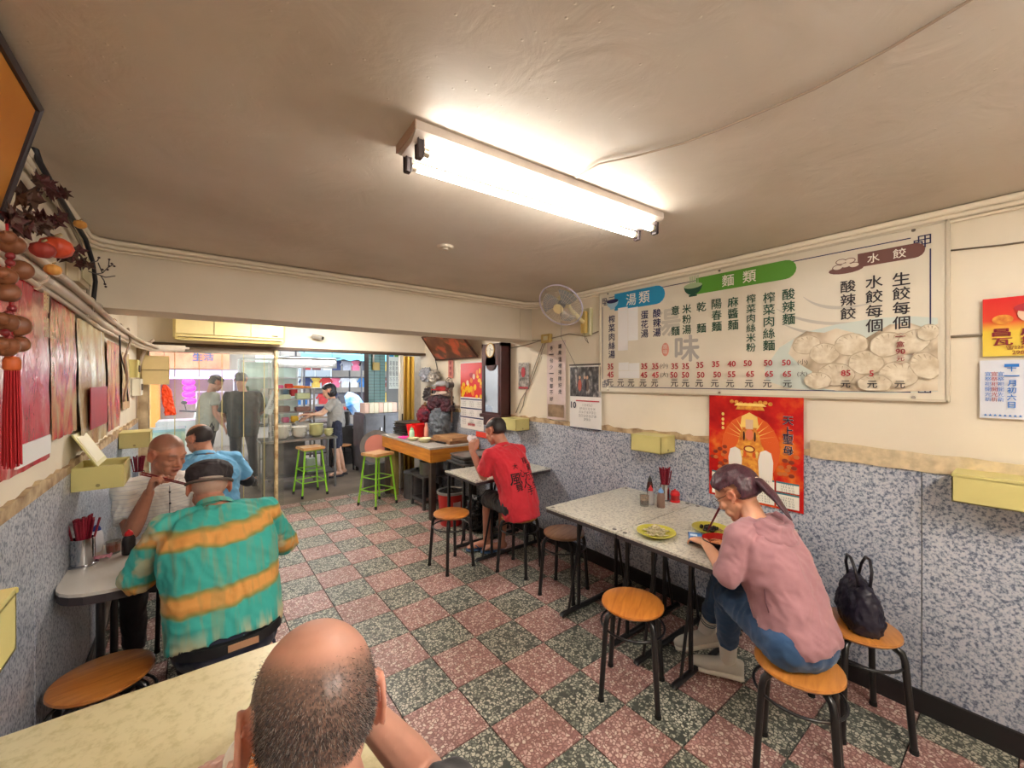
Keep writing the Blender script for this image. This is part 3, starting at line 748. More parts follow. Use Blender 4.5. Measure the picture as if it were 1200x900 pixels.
# ---- work counter at the right wall
ct = thing('work_counter', 'kitchen work counter with orange wood fascia boards and a grey top', 'counter', (2.44, 5.0, 0))
m_fas = M('fascia_wood', (214, 142, 46), .45, c2=(184, 110, 34), vscale=4, stretch=(1, 1, 8)); CZ = .83
MB().b2((2.09, 4.2, CZ - .02), (2.76, 5.72, CZ), bev=.003).build('countertop', M('counter_grey', (188, 184, 178), .4, var=.3, vscale=14), ct, world=True)
MB().b2((2.10, 4.21, CZ - .17), (2.12, 4.98, CZ - .02)).build('fascia_board', m_fas, ct, world=True)
MB().b2((2.10, 4.985, CZ - .17), (2.12, 5.71, CZ - .02)).build('fascia_board', m_fas, ct, world=True)
MB().b2((2.12, 4.205, CZ - .17), (2.75, 4.225, CZ - .02)).build('fascia_board', m_fas, ct, world=True)
for y in (4.26, 5.64):
    for x in (2.15, 2.7): MB().b2((x - .03, y - .03, 0), (x + .03, y + .03, CZ - .02)).build('leg', M('dark_leg', (70, 56, 48), .6, var=.3), ct, world=True)
# green bar stools with square-ish wooden tops
m_lime = M('lime_paint', (140, 204, 50), .4)
def bar_stool(x, y, rz, label, h=.67):
    t = thing('bar_stool', label, 'stool', (x, y, 0), rz, 'lime green metal bar stools')
    MB().box((0, 0, h - .018), (.30, .30, .036), bev=.03 if False else .012).build('seat', w_pale, t)
    MB().tube([(-.12, -.12, h - .045), (.12, -.12, h - .045), (.12, .12, h - .045), (-.12, .12, h - .045)], .010, 8, closed=True).build('seat_frame', m_lime, t)
    for sx in (-1, 1):
        for sy in (-1, 1):
            g = MB().tube([(sx * .11, sy * .11, h - .04), (sx * .165, sy * .165, .02)], .0125, 8).build('leg', m_lime, t, smooth=50)
            MB().cone((sx * .1655, sy * .1655, 0), (sx * .165, sy * .165, .04), .016, n=10).build('rubber_foot', M('rubber'), g)
    for zz, k in ((.20, .152), (.36, .138)):
        for q in range(4):
            a = [(-k, -k, zz), (k, -k, zz), (k, k, zz), (-k, k, zz)]
            MB().tube([a[q], a[(q + 1) % 4]], .007, 6).build('rung', m_lime, t)
    return t
bar_stool(1.86, 5.22, .35, 'lime green bar stool with a wood top beside the work counter')
bar_stool(1.28, 6.25, .15, 'lime green bar stool in front of the stacked bowls in the kitchen')
# red bin with a steel rim and black bag
b3 = at(521, 608, z=0); t = thing('bucket', 'red plastic bucket lined with a black bag under the small table', 'bucket', (2.26, 4.02, 0))
MB().lathe([(0, 0), (.115, 0), (.12, .01), (.15, .36), (.145, .36), (.115, .01), (0, .01)], n=28).build('tub', M('bucket_red', (206, 46, 44), .4), t, smooth=50)
MB().lathe([(.15, .345), (.16, .347), (.16, .372), (.15, .374), (.144, .36)], n=28).build('rim', M('bucket_rim', (170, 168, 164), .3, .4), t, smooth=50)
MB().grid(lambda u, v: (.155 * u * math.cos(v * 2 * PI), .155 * u * math.sin(v * 2 * PI), .36 + .028 * (1 - u) + .02 * noise.noise(Vector((u * 5, math.cos(v * 6.28) * 3, math.sin(v * 6.28) * 3)))), 8, 24).build('bag', M('black_bag', (26, 26, 28), .25), t, smooth=True)
MB().b2((-.05, -.142, .20), (.035, -.135, .27)).build('sticker', M('pale_sticker', (230, 190, 190), .5), t)

# ================================================================ PEOPLE
def sstep(a, b, x): t = np.clip((x - a) / (b - a), 0, 1); return t * t * (3 - 2 * t)
def mk_skin(key, base, hair, lip=(140, 66, 58), rough=.42):
    m, nt, b = newmat(key); a = nd(nt, 'ShaderNodeVertexColor', layer_name='mask')
    sp = nd(nt, 'ShaderNodeSeparateColor'); nt.links.new(a.outputs[0], sp.inputs[0])
    cc = coords(nt, 'Object'); n = nd(nt, 'ShaderNodeTexNoise'); n.inputs['Scale'].default_value = 16; n.inputs['Detail'].default_value = 4; nt.links.new(cc, n.inputs[0])
    bs = lin(base); c = ramp(nt, n.outputs[0], [(.3, tuple(v * .86 for v in bs[:3]) + (1,)), (.65, bs)])
    red = tuple([min(1, bs[0] * 1.08), bs[1] * .72, bs[2] * .68]) + (1,)
    c = mix(nt, sp.outputs[2], c, red)
    c = mix(nt, sp.outputs[1], c, lin(lip))
    h = nd(nt, 'ShaderNodeTexNoise'); h.inputs['Scale'].default_value = 240; h.inputs['Detail'].default_value = 2; nt.links.new(cc, h.inputs[0])
    hr = nd(nt, 'ShaderNodeMath', operation='MULTIPLY_ADD', use_clamp=True); hr.inputs[1].default_value = .9
    nt.links.new(h.outputs[0], hr.inputs[0]); hr.inputs[2].default_value = .45
    hm = nd(nt, 'ShaderNodeMath', operation='MULTIPLY'); nt.links.new(sp.outputs[0], hm.inputs[0]); nt.links.new(hr.outputs[0], hm.inputs[1])
    c = mix(nt, hm.outputs[0], c, lin(hair))
    nt.links.new(c, b.inputs['Base Color']); b.inputs['Roughness'].default_value = rough
    b.inputs['Subsurface Weight'].default_value = .06; b.inputs['Subsurface Radius'].default_value = (.02, .008, .004)
    bump(nt, b, n.outputs[0], .1, .003); MATS[key] = m; return m
def V3(*a): return Vector(a)
def hand(mb, wr, d, n, thumb, curl=.35, sc=1.0, tcl=.3, spread=1.0):
    wr = Vector(wr); d = Vector(d).normalized(); n = Vector(n); n = (n - d * n.dot(d)).normalized(); t = d.cross(n) * thumb
    offs = (.028, .0095, -.0095, -.027); lens = (.072, .080, .074, .058); rad = (.0088, .009, .0085, .0075)
    cs = curl if isinstance(curl, (list, tuple)) else [curl] * 4
    for o, L, r, c in zip(offs, lens, rad, cs):
        k = wr + d * (.084 - abs(o) * .25) * sc + t * o * sc * spread
        mb.chain([wr + t * o * .6 * sc + d * .008, k], [.015 * sc, .0125 * sc], 8)
        p = k; a = 0
        for f, q in ((.45, 1.0), (.31, .93), (.24, .85)):
            a += c; dd = d * math.cos(a) + n * math.sin(a) + t * o * 1.2 * (spread - .6)
            p2 = p + dd.normalized() * L * f * sc; mb.cap(p, r * sc * q * 1.05, p2, r * sc * q * .92, 8); p = p2
    b0 = wr + d * .02 * sc + t * .02 * sc; b1 = wr + d * .052 * sc + t * (.052 - .02 * tcl) * sc + n * (.008 + .02 * tcl) * sc
    b2 = b1 + (d * .9 + t * (.35 - tcl) + n * tcl).normalized() * .034 * sc; b3 = b2 + (d * 1 + t * (.1 - tcl) + n * tcl * .8).normalized() * .027 * sc
    mb.chain([b0, b1, b2, b3], [.016 * sc, .0125 * sc, .0105 * sc, .0088 * sc], 8)
def head_parts(mb, T, sc=1.0, fem=False, old=False):
    def E(c, r, e=None, n=16, m=10):
        k = MB(); k.ell(c, r, Euler(e).to_matrix() if e else None, n, m); mb.add([T @ Vector(v) for v in k.V], k.F)
    def C(a, r0, b, r1, n=10):
        k = MB(); k.cap(a, r0, b, r1, n); mb.add([T @ Vector(v) for v in k.V], k.F)
    E((0, -.014, .032), (.075, .094, .083), n=24, m=16); E((0, -.030, .012), (.071, .075, .072), n=20, m=12)
    E((0, .022, .022), (.066, .066, .066), n=20, m=12)
    E((0, .030, -.032), (.056, .058, .078), n=20, m=14)
    E((0, .046, -.078), (.040, .038, .030)); jr = .013 if fem else .019; C((-.046, .005, -.055), jr, (-.022, .055, -.09), .016); C((.046, .005, -.055), jr, (.022, .055, -.09), .016)
    E((0, .076, -.096), (.018, .014, .014))
    w = .85 if fem else 1.05
    C((0, .083, .008), .0085 * w, (0, .103, -.030), .0125 * w); C((0, .094, -.034), .012, (0, .102, -.030), .0125 * w)
    for s in (-1, 1):
        E((s * .013 * w, .091, -.036), (.0095 * w, .011, .008))
        C((s * .045, .070, .025), .010, (s * .014, .085, .020), .011)
        E((s * .038, .062, -.028), (.022, .020, .020)); E((s * .030, .060, -.060), (.022, .022, .026))
        E((s * .031, .074, .002), (.0165, .0125, .0105))                           # lidded eye
        # ear: plate, rim and lobe
        es = .78 if fem else 1; E((s * .077, -.006, -.006), (.007, .016 * es, .026 * es), (0, 0, s * .35))
        pts = [(s * (.076 + .009 * (1 if i > 1 else .3)), -.006 + .020 * es * math.cos(a) - (.004 if i > 2 else 0), -.002 + .031 * es * math.sin(a)) for i, a in enumerate((-.3, .5, 1.2, 1.9, 2.6, 3.3, 3.9, 4.4))]
        for i in range(len(pts) - 1): C(pts[i], .0052, pts[i + 1], .0052, 7)
        E((s * .080, -.002, -.031), (.006, .009, .010))
    E((0, .088, -.060), (.021, .011, .0058)); E((0, .086, -.0695), (.018, .011, .0065))
def hair_score(q, style):
    x, y, z = q[:, 0], q[:, 1], q[:, 2]
    L = np.interp(y, [-.2, -.06, -.03, .0, .03, .055, .075, .1], [-.046, -.042, -.034, .012, .03, .048, .078, .096])
    s = z - L
    ear = (np.abs(x) > .066) & (y > -.045) & (y < .03) & (z < .036) & (z > -.06)
    s = np.where(ear, -.02, s); s = np.where((y > .085), -.02, s)
    if style in ('bald', 'receding'):
        c = np.array((0.0, .045, .10)) if style == 'receding' else np.array((.005, .015, .112))
        dd = np.sqrt((x - c[0]) ** 2 / 1.0 + (y - c[1]) ** 2 / 2.2 + (z - c[2]) ** 2 / 1.0)
        s = np.minimum(s, (dd - (.074 if style == 'bald' else .062)) * .75)
    return s
def fold(co, no, amp, sc=1.0, seed=0, dirn=(1, 0, 0)):
    out = np.zeros(len(co))
    for i in range(len(co)):
        x, y, z = co[i]
        a = noise.noise(Vector((x * 7 * sc + seed, y * 7 * sc, z * 3.0 * sc)))
        b = noise.noise(Vector((x * 13 * sc + 2.6 * a, y * 13 * sc + seed, (z + x * .5) * 8 * sc)))
        c = noise.noise(Vector(((x + z) * 24 * sc + 2 * a, y * 20 * sc, (z - x * .8) * 11 * sc + seed)))
        r = 1 - abs(b) * 3.0; r2 = 1 - abs(c) * 3.4
        out[i] = amp * (.9 * a + .95 * max(r, -.5) + .45 * max(r2, -.5) - .3)
    return co + no * out[:, None]
def finish(me, name, mat, parent, inv, co=None):
    c = co if co is not None else mesh_np(me)[0]
    P = c @ inv[:3, :3].T + inv[:3, 3]
    me.vertices.foreach_set('co', P.ravel()); me.materials.clear(); me.update(); me.name = name
    return link(name, me, mat, parent, True)
def bez(a, b, c, t): return a * (1 - t) ** 2 + b * 2 * t * (1 - t) + c * t * t
def torso_secs(P, C, side, fwd, inf=0.0, fat=1.0, w=1.0, bulge=.03, t0=-.12):
    "lofted trunk from seat to neck"
    mid = (P + C) / 2 - fwd * bulge
    S = [(t0, .155, .118), (.0, .168, .128), (.22, .158, .122), (.45, .160, .120), (.7, .172, .120), (.88, .172, .105), (.98, .135, .085), (1.06, .07, .062)]
    out = []
    for t, rx, ry in S:
        c = bez(P, mid, C, t) if 0 <= t <= 1 else (P + (mid - P).normalized() * t * .5 if t < 0 else C + (C - mid).normalized() * (t - 1) * .5)
        tg = (bez(P, mid, C, min(t + .05, 1.1)) - bez(P, mid, C, t - .05)).normalized()
        f = side.cross(tg) * -1; f = (fwd - tg * fwd.dot(tg)).normalized(); s = tg.cross(f) * -1
        bel = fat if .05 < t < .75 else 1 + (fat - 1) * .4
        out.append((c + f * (.018 if .1 < t < .5 and fat > 1 else 0), side * (rx * w * bel + inf), f * (ry * bel + inf), .85))
    return out
def person(label, J, rz, skin, shirt, style='buzz', hair_mat=None, hairT=.004, voxel=.0055, fat=1.0, sw=.185, hs=1.0, fem=False,
           sleeve=.55, sleeve_r=.062, legs='trousers', leg_mat=None, shoe='shoe', shoe_mat=None, handsp=None, cv=.0075, hem=-.12, limb=1.0, hip=.09, cuff=.9, sh_lift=(0, 0), face_only=False):
    P, C, H = Vector(J['P']), Vector(J['C']), Vector(J['H'])
    side = Vector((math.cos(rz), math.sin(rz), 0)); fwd = Vector((-math.sin(rz), math.cos(rz), 0))
    t = thing('person', label, 'person', (P.x, P.y, 0), rz); inv = np.array(wm(t).inverted())
    hy, hp, hr = J['hrot']
    T = Matrix.Translation(H) @ Euler((0, 0, hy)).to_matrix().to_4x4() @ Euler((hp, 0, 0)).to_matrix().to_4x4() @ Euler((0, hr, 0)).to_matrix().to_4x4() @ Matrix.Scale(hs, 4)
    Ti = np.array(T.inverted())
    sh = {'L': C - side * sw * .93 + V3(0, 0, -.015 + sh_lift[0]), 'R': C + side * sw * .93 + V3(0, 0, -.015 + sh_lift[1])}
    hipj = {'L': P - side * hip, 'R': P + side * hip}
    mb = MB(); mb.loft(torso_secs(P, C, side, fwd, -.022, fat, sw / .185, t0=-.02), 20)
    nb = C + V3(0, 0, .01); hb = T @ V3(0, -.02, -.06)
    mb.chain([nb, (nb + hb) / 2 - fwd * .004, hb], [.062 * (.85 if fem else 1), .054 * (.85 if fem else 1), .054 * (.85 if fem else 1)], 16)
    head_parts(mb, T, 1, fem)
    lr = limb * (.85 if fem else 1)
    for k in 'LR':
        e, w = Vector(J['el' + k]), Vector(J['wr' + k]); s = sh[k]
        mb.chain([s, (s + e) / 2, e], [.050 * lr, .046 * lr, .039 * lr], 12)
        f1 = e + (w - e) * .3; mb.chain([e, f1, w], [.040 * lr, .041 * lr, .025 * lr], 12)
        hd = (handsp or {}).get(k)
        if hd: hand(mb, w, hd[0], hd[1], 1 if k == 'R' else -1, *(hd[2:]))
        else: hand(mb, w, w - e, (0, 0, -1), 1 if k == 'R' else -1)
        if 'kn' + k in J:
            kn, an = Vector(J['kn' + k]), Vector(J['an' + k]); g = .95 if legs == 'shorts' else .8
            mb.chain([hipj[k], (hipj[k] + kn) / 2, kn], [.082 * g, .07 * g, .052 * g], 14)
            mb.chain([kn, kn + (an - kn) * .3, an], [.050 * g, .052 * g, .033 * g], 14)
            td = Vector(J['toe' + k]).normalized()
            if shoe != 'shoe':
                fl_ = V3(an.x, an.y, an.z - .055)
                mb.chain([an + V3(0, 0, -.03) - td * .02, fl_ + td * .06 + V3(0, 0, .015), fl_ + td * .14], [.034, .032, .026], 10)
                sd = td.cross(V3(0, 0, 1))
                for i in range(5): mb.cap(fl_ + td * .14 + sd * (i - 2) * .014, .011, fl_ + td * (.178 - .004 * abs(i - 1.2)) + sd * (i - 2) * .015 - V3(0, 0, .006), .0085, 6)
            else: mb.cap(an, .030, an + td * .03 - V3(0, 0, .05), .022)
    me = remesh(mb, voxel, 3); co, no = mesh_np(me)
    q = co @ Ti[:3, :3].T + Ti[:3, 3]
    # press in the eye sockets and the bowl of each ear, open the mouth line
    dlt = np.zeros(len(co))
    for s in (-1, 1):
        for c_, r_, a_ in (((s * .031, .090, .011), .011, -.0035), ((s * .018, .09, .004), .008, -.004), ((s * .086, -.006, -.004), .010, -.006), ((s * .031, .088, -.008), .008, -.002)):
            dlt += a_ * np.exp(-((q - np.array(c_)) ** 2).sum(1) / r_ ** 2)
    dlt += -.004 * np.exp(-((q[:, 2] + .065) / .0028) ** 2) * np.exp(-(q[:, 0] / .018) ** 2) * (q[:, 1] > .07)
    near = (np.abs(q) < .16).all(1); dlt[~near] = 0
    co2 = co + no * dlt[:, None]
    hsco = hair_score(q, style); hsco[~near] = -1
    mask = np.zeros((len(co), 4)); mask[:, 3] = 1
    if style != 'long': mask[:, 0] = sstep(-.006, .014, hsco) * (.86 if style != 'buzz' else .5)
    mask[:, 1] = np.exp(-((q[:, 0] / .021) ** 2 + ((q[:, 2] + .065) / .0095) ** 2) ** 2) * (q[:, 1] > .078) * near
    mask[:, 2] = (np.exp(-((q - np.array((0, .105, -.032))) ** 2).sum(1) / .018 ** 2) * .5 + np.exp(-((np.abs(q) - np.array((.082, .006, .004))) ** 2).sum(1) / .03 ** 2) * .7) * near
    br = np.exp(-(((np.abs(q[:, 0]) - .032) / .017) ** 2) ** 2 - ((q[:, 2] - .026) / .0045) ** 2) * (q[:, 1] > .06) * near
    mask[:, 0] = np.maximum(mask[:, 0], br * .8)
    lid = np.exp(-(((np.abs(q[:, 0]) - .031) / .014) ** 2) ** 2 - ((q[:, 2] + .004) / .0022) ** 2) * (q[:, 1] > .07) * near
    mask[:, 0] = np.maximum(mask[:, 0], lid)
    body = finish(me, 'body', skin, t, inv, co2)
    at_ = me.color_attributes.new('mask', 'FLOAT_COLOR', 'POINT'); at_.data.foreach_set('color', mask.ravel())
    if hair_mat is not None:
        sel = hsco > -.001; idx = -np.ones(len(co), int); idx[sel] = np.arange(sel.sum())
        th = hairT * sstep(-.001, .02, hsco[sel])
        nz = np.array([noise.noise(Vector(v) * 60) for v in q[sel]])
        hv = co2[sel] + no[sel] * (th * (1 + .25 * nz) + .0008)[:, None]
        F = [tuple(idx[v] for v in p.vertices) for p in me.polygons if all(sel[v] for v in p.vertices)]
        hm = bpy.data.meshes.new('hair'); hm.from_pydata([tuple(v) for v in hv], [], F); hm.update()
        finish(hm, 'hair', hair_mat, t, inv)
    # shirt
    sb = MB(); sb.loft(torso_secs(P, C, side, fwd, .010, fat, sw / .185, t0=hem), 24)
    for k in 'LR':
        s, e = sh[k], Vector(J['el' + k]); f = sleeve
        sb.ell(s, .062 * (.9 if fem else 1), None, 14, 9); sb.cap(C + (s - C) * .4 + V3(0, 0, .005), .06, s, .058)
        if f <= 1:
            en = s + (e - s) * f; sb.cone(s, en, .058 * (.9 if fem else 1), sleeve_r, 16)
        else:
            w = Vector(J['wr' + k]); sb.cap(s, .056 * (.9 if fem else 1), e, sleeve_r * .92, 14); sb.cone(e, e + (w - e) * (f - 1), sleeve_r * .92, .046, 14)
    me = remesh(sb, cv, 5); co, no = mesh_np(me); co = fold(co, no, .0055, 1.0, rz * 3 + P.x)
    sh_o = finish(me, 'shirt' if not fem else 'jacket', shirt, t, inv, co)
    # legs
    if leg_mat is not None and 'knL' in J:
        lb = MB(); lb.ell(P + V3(0, 0, .0), (.160 * fat, .130 * fat, .108), Euler((0, 0, rz)).to_matrix(), 18, 12)
        for k in 'LR':
            kn, an = Vector(J['kn' + k]), Vector(J['an' + k]); h = hipj[k]
            if legs == 'shorts':
                en = h + (kn - h) * 1.02; lb.cap(h, .092, h + (kn - h) * .5, .084); lb.cone(h + (kn - h) * .5, en + V3(0, 0, -.01), .084, .078, 16)
            else:
                lb.chain([h, (h + kn) / 2, kn], [.092, .080, .062], 16); lb.cap(kn, .062, kn + (an - kn) * .5, .056, 14); lb.cone(kn + (an - kn) * .5, kn + (an - kn) * cuff, .056, .049, 14)
        me = remesh(lb, .010, 5); co, no = mesh_np(me); co = fold(co, no, .005, 1.2, P.y)
        finish(me, 'shorts' if legs == 'shorts' else 'trousers', leg_mat, t, inv, co)
    if 'knL' in J:
        for k in 'LR':
            an = Vector(J['an' + k]); td = Vector(J['toe' + k]).normalized(); sd = td.cross(V3(0, 0, 1)).normalized(); up = sd.cross(td)
            g0 = an - up * .09
            if shoe == 'shoe': make_shoe(g0, td, sd, up, shoe_mat, t, inv)
            else:
                g0 = an - up * .085; b = MB(); b.loft([(g0 + td * x_ , sd * w_, up * .009, .9) for x_, w_ in ((-.065, .016), (-.055, .03), (0, .036), (.07, .04), (.14, .048), (.17, .044), (.195, .02))], 14)
                fo = b.build('sandal', shoe_mat, t, smooth=60, world=True)
                b = MB()
                for s in (-1, 1): b.tube([g0 + td * .06 + sd * s * .04 + up * .006, g0 + td * .10 + sd * s * .03 + up * .045, g0 + td * .15 + up * .022], .005, 6)
                b.build('strap', shoe_mat, fo, smooth=True, world=True)
    return t, sh_o, T, body
def make_shoe(g0, td, sd, up, mats, t, inv):
    b = MB(); S = [(-.075, .020, .030, .050), (-.065, .031, .038, .045), (-.02, .034, .046, .046), (.04, .037, .038, .036), (.10, .045, .028, .028), (.15, .042, .023, .024), (.18, .028, .017, .021), (.192, .012, .010, .018)]
    b.loft([(g0 + td * x_ + up * (.012 + z_), sd * w_, up * h_, .85) for x_, w_, h_, z_ in S], 16)
    me = remesh(b, .006, 2); u = finish(me, 'shoe', mats[0], t, inv)
    b = MB(); b.loft([(g0 + td * x_ + up * .012, sd * (w_ + .004), up * .014, .6) for x_, w_, h_, z_ in S], 18)
    so = b.build('sole', mats[1], u, smooth=60, world=True)
    b = MB()
    for i in range(5):
        x_ = .035 + i * .017; b.tube([g0 + td * x_ - sd * .022 + up * (.072 - i * .007), g0 + td * (x_ + .004) + up * (.083 - i * .008), g0 + td * x_ + sd * .022 + up * (.072 - i * .007)], .0028, 6)
    b.build('laces', mats[2], u, smooth=True, world=True)
def drape_text(txt, c, h, right, up, n, target, mat, parent, bold=0.0, name='print', lsp=1.0, w=None):
    "lettering laid onto the cloth by dropping every corner along -n"
    me = text_mesh(txt, .1, lsp, bold); import bmesh
    bm = bmesh.new(); bm.from_mesh(me); bmesh.ops.triangulate(bm, faces=bm.faces); bmesh.ops.subdivide_edges(bm, edges=[e for e in bm.edges if e.calc_length() > .03], cuts=1); bm.to_mesh(me); bm.free()
    co, _ = mesh_np(me); lo, hi = co.min(0), co.max(0); s = h / (hi[1] - lo[1]); sx = s if w is None else w / (hi[0] - lo[0]); mid = (lo + hi) / 2
    right, up, n = Vector(right).normalized(), Vector(up).normalized(), Vector(n).normalized()
    W = wm(target); bv = BVHTree.FromPolygons([W @ v.co for v in target.data.vertices], [tuple(p.vertices) for p in target.data.polygons])
    inv = wm(parent).inverted(); out = []
    for v in co:
        p = Vector(c) + right * float((v[0] - mid[0]) * sx) + up * float((v[1] - mid[1]) * s)
        hit = bv.ray_cast(p + n * .3, -n, .6)
        q = hit[0] + hit[1] * (.0025 + float(v[2])) if hit[0] is not None else p
        if hit[0] is not None and hit[1].dot(n) < 0: q = hit[0] - hit[1] * .0025
        out.append(inv @ q)
    me.vertices.foreach_set('co', [x for v in out for x in v]); me.update()
    return link(name, me, mat, parent)
def cloth(key, c=None, var=.12, rough=.85, bs=220):
    if key in MATS: return MATS[key]
    m, nt, b = newmat(key); cc = coords(nt, 'Object')
    n = nd(nt, 'ShaderNodeTexNoise'); n.inputs['Scale'].default_value = 6; n.inputs['Detail'].default_value = 3; nt.links.new(cc, n.inputs[0])
    col = lin(c); nt.links.new(ramp(nt, n.outputs[0], [(.35, col), (.7, tuple(v * (1 - var) for v in col[:3]) + (1,))]), b.inputs['Base Color'])
    b.inputs['Roughness'].default_value = rough; b.inputs['Sheen Weight'].default_value = .15
    k = nd(nt, 'ShaderNodeTexNoise'); k.inputs['Scale'].default_value = bs; nt.links.new(cc, k.inputs[0]); bump(nt, b, k.outputs[0], .15, .002)
    MATS[key] = m; return m
def collar(t, C, H, fwd, mat, r=.07, name='collar', z=.035, h=.03):
    b = MB(); ax = (H - C).normalized(); side = fwd.cross(V3(0, 0, 1)).normalized(); f = (fwd - ax * fwd.dot(ax)).normalized()
    c = C + ax * z
    b.loft([(c, side * (r + .012), f * (r + .008)), (c + ax * h, side * r, f * (r - .002)), (c + ax * h, side * (r - .006), f * (r - .008)), (c - ax * .005, side * (r - .002), f * (r - .006))], 20, caps=False)
    return b.build(name, mat, t, smooth=50, world=True)

# -- 1. balding man at the cream table, seen from behind
sk1 = mk_skin('skin_ruddy', (204, 152, 132), (70, 64, 62)); blk = cloth('black_cotton', (28, 28, 32))
shoes_dark = (M('shoe_dark', (40, 38, 40), .6), M('sole_dark', (24, 24, 24), .7), M('lace_dark', (30, 30, 30), .8))
J = dict(P=(.15, .50, .54), C=(.155, .515, .925), H=(.128, .60, 1.15), hrot=(-.12, -.30, .04), elL=(-.13, .78, .77), wrL=(.0, 1.0, .775), elR=(.385, .79, .765), wrR=(.235, .80, 1.0),
         knL=(.03, .93, .50), knR=(.27, .93, .50), anL=(.0, 1.0, .09), anR=(.3, .98, .09), toeL=(0, 1, 0), toeR=(.1, 1, 0))
m1, s1, T1, b1 = person('balding man in a black shirt seated at the cream table with his back turned', J, -.05, sk1, blk, style='bald', voxel=.0042, leg_mat=cloth('dark_trouser', (44, 44, 52)), shoe_mat=shoes_dark,
       handsp={'R': ((-.55, .1, .55), (-.6, .3, -.3), .8), 'L': ((.5, 1, 0), (0, 0, -1), .3)}, sh_lift=(0, .0), sleeve=.55, sleeve_r=.066)
# cropped hair strands at the back and sides
def strands(t, body, T, style, n, mat, L=.011, seed=3, name='cropped_hair'):
    me = body.data; W = wm(body); Ti = np.array(T.inverted() @ W)
    co, no = mesh_np(me); q = co @ Ti[:3, :3].T + Ti[:3, 3]; s = hair_score(q, style); s[~(np.abs(q) < .14).all(1)] = -1; s[(np.abs(q[:, 0]) > .070) & (q[:, 1] > -.05)] = -1
    w = sstep(-.004, .045, s); w[s < -.004] = 0; idx = np.random.RandomState(seed).choice(len(co), n, p=w / w.sum()); rs = np.random.RandomState(seed + 1)
    V, F = [], []; down = np.array(W.inverted().to_3x3() @ Vector((0, 0, -1)))
    for i in idx:
        p = co[i] + rs.normal(0, .0016, 3); nn = no[i]; d = nn * .75 + down * .5 + rs.normal(0, .18, 3); d /= np.linalg.norm(d)
        a = np.cross(d, rs.normal(0, 1, 3)); a /= np.linalg.norm(a); a *= .00032; l = L * rs.uniform(.5, 1) * (.45 + .55 * w[i]); k = len(V)
        V += [tuple(p - a), tuple(p + a), tuple(p + d * l)]; F.append((k, k + 1, k + 2))
    hm = bpy.data.meshes.new(name); hm.from_pydata(V, [], F)
    o = link(name, hm, mat, t); o['kind'] = 'stuff'; return o
mh, nt, b = newmat('grizzled_hair'); g = nd(nt, 'ShaderNodeNewGeometry')
nt.links.new(ramp(nt, g.outputs['Random Per Island'], [(0, lin((44, 42, 44))), (.6, lin((76, 72, 72))), (.8, lin((160, 152, 146)))], 'CONSTANT'), b.inputs['Base Color']); b.inputs['Roughness'].default_value = .5
strands(m1, b1, T1, 'bald', 10000, mh, L=.0072)
collar(m1, V3(.155, .515, .925), V3(.128, .60, 1.155), V3(0, 1, 0), blk, .068)

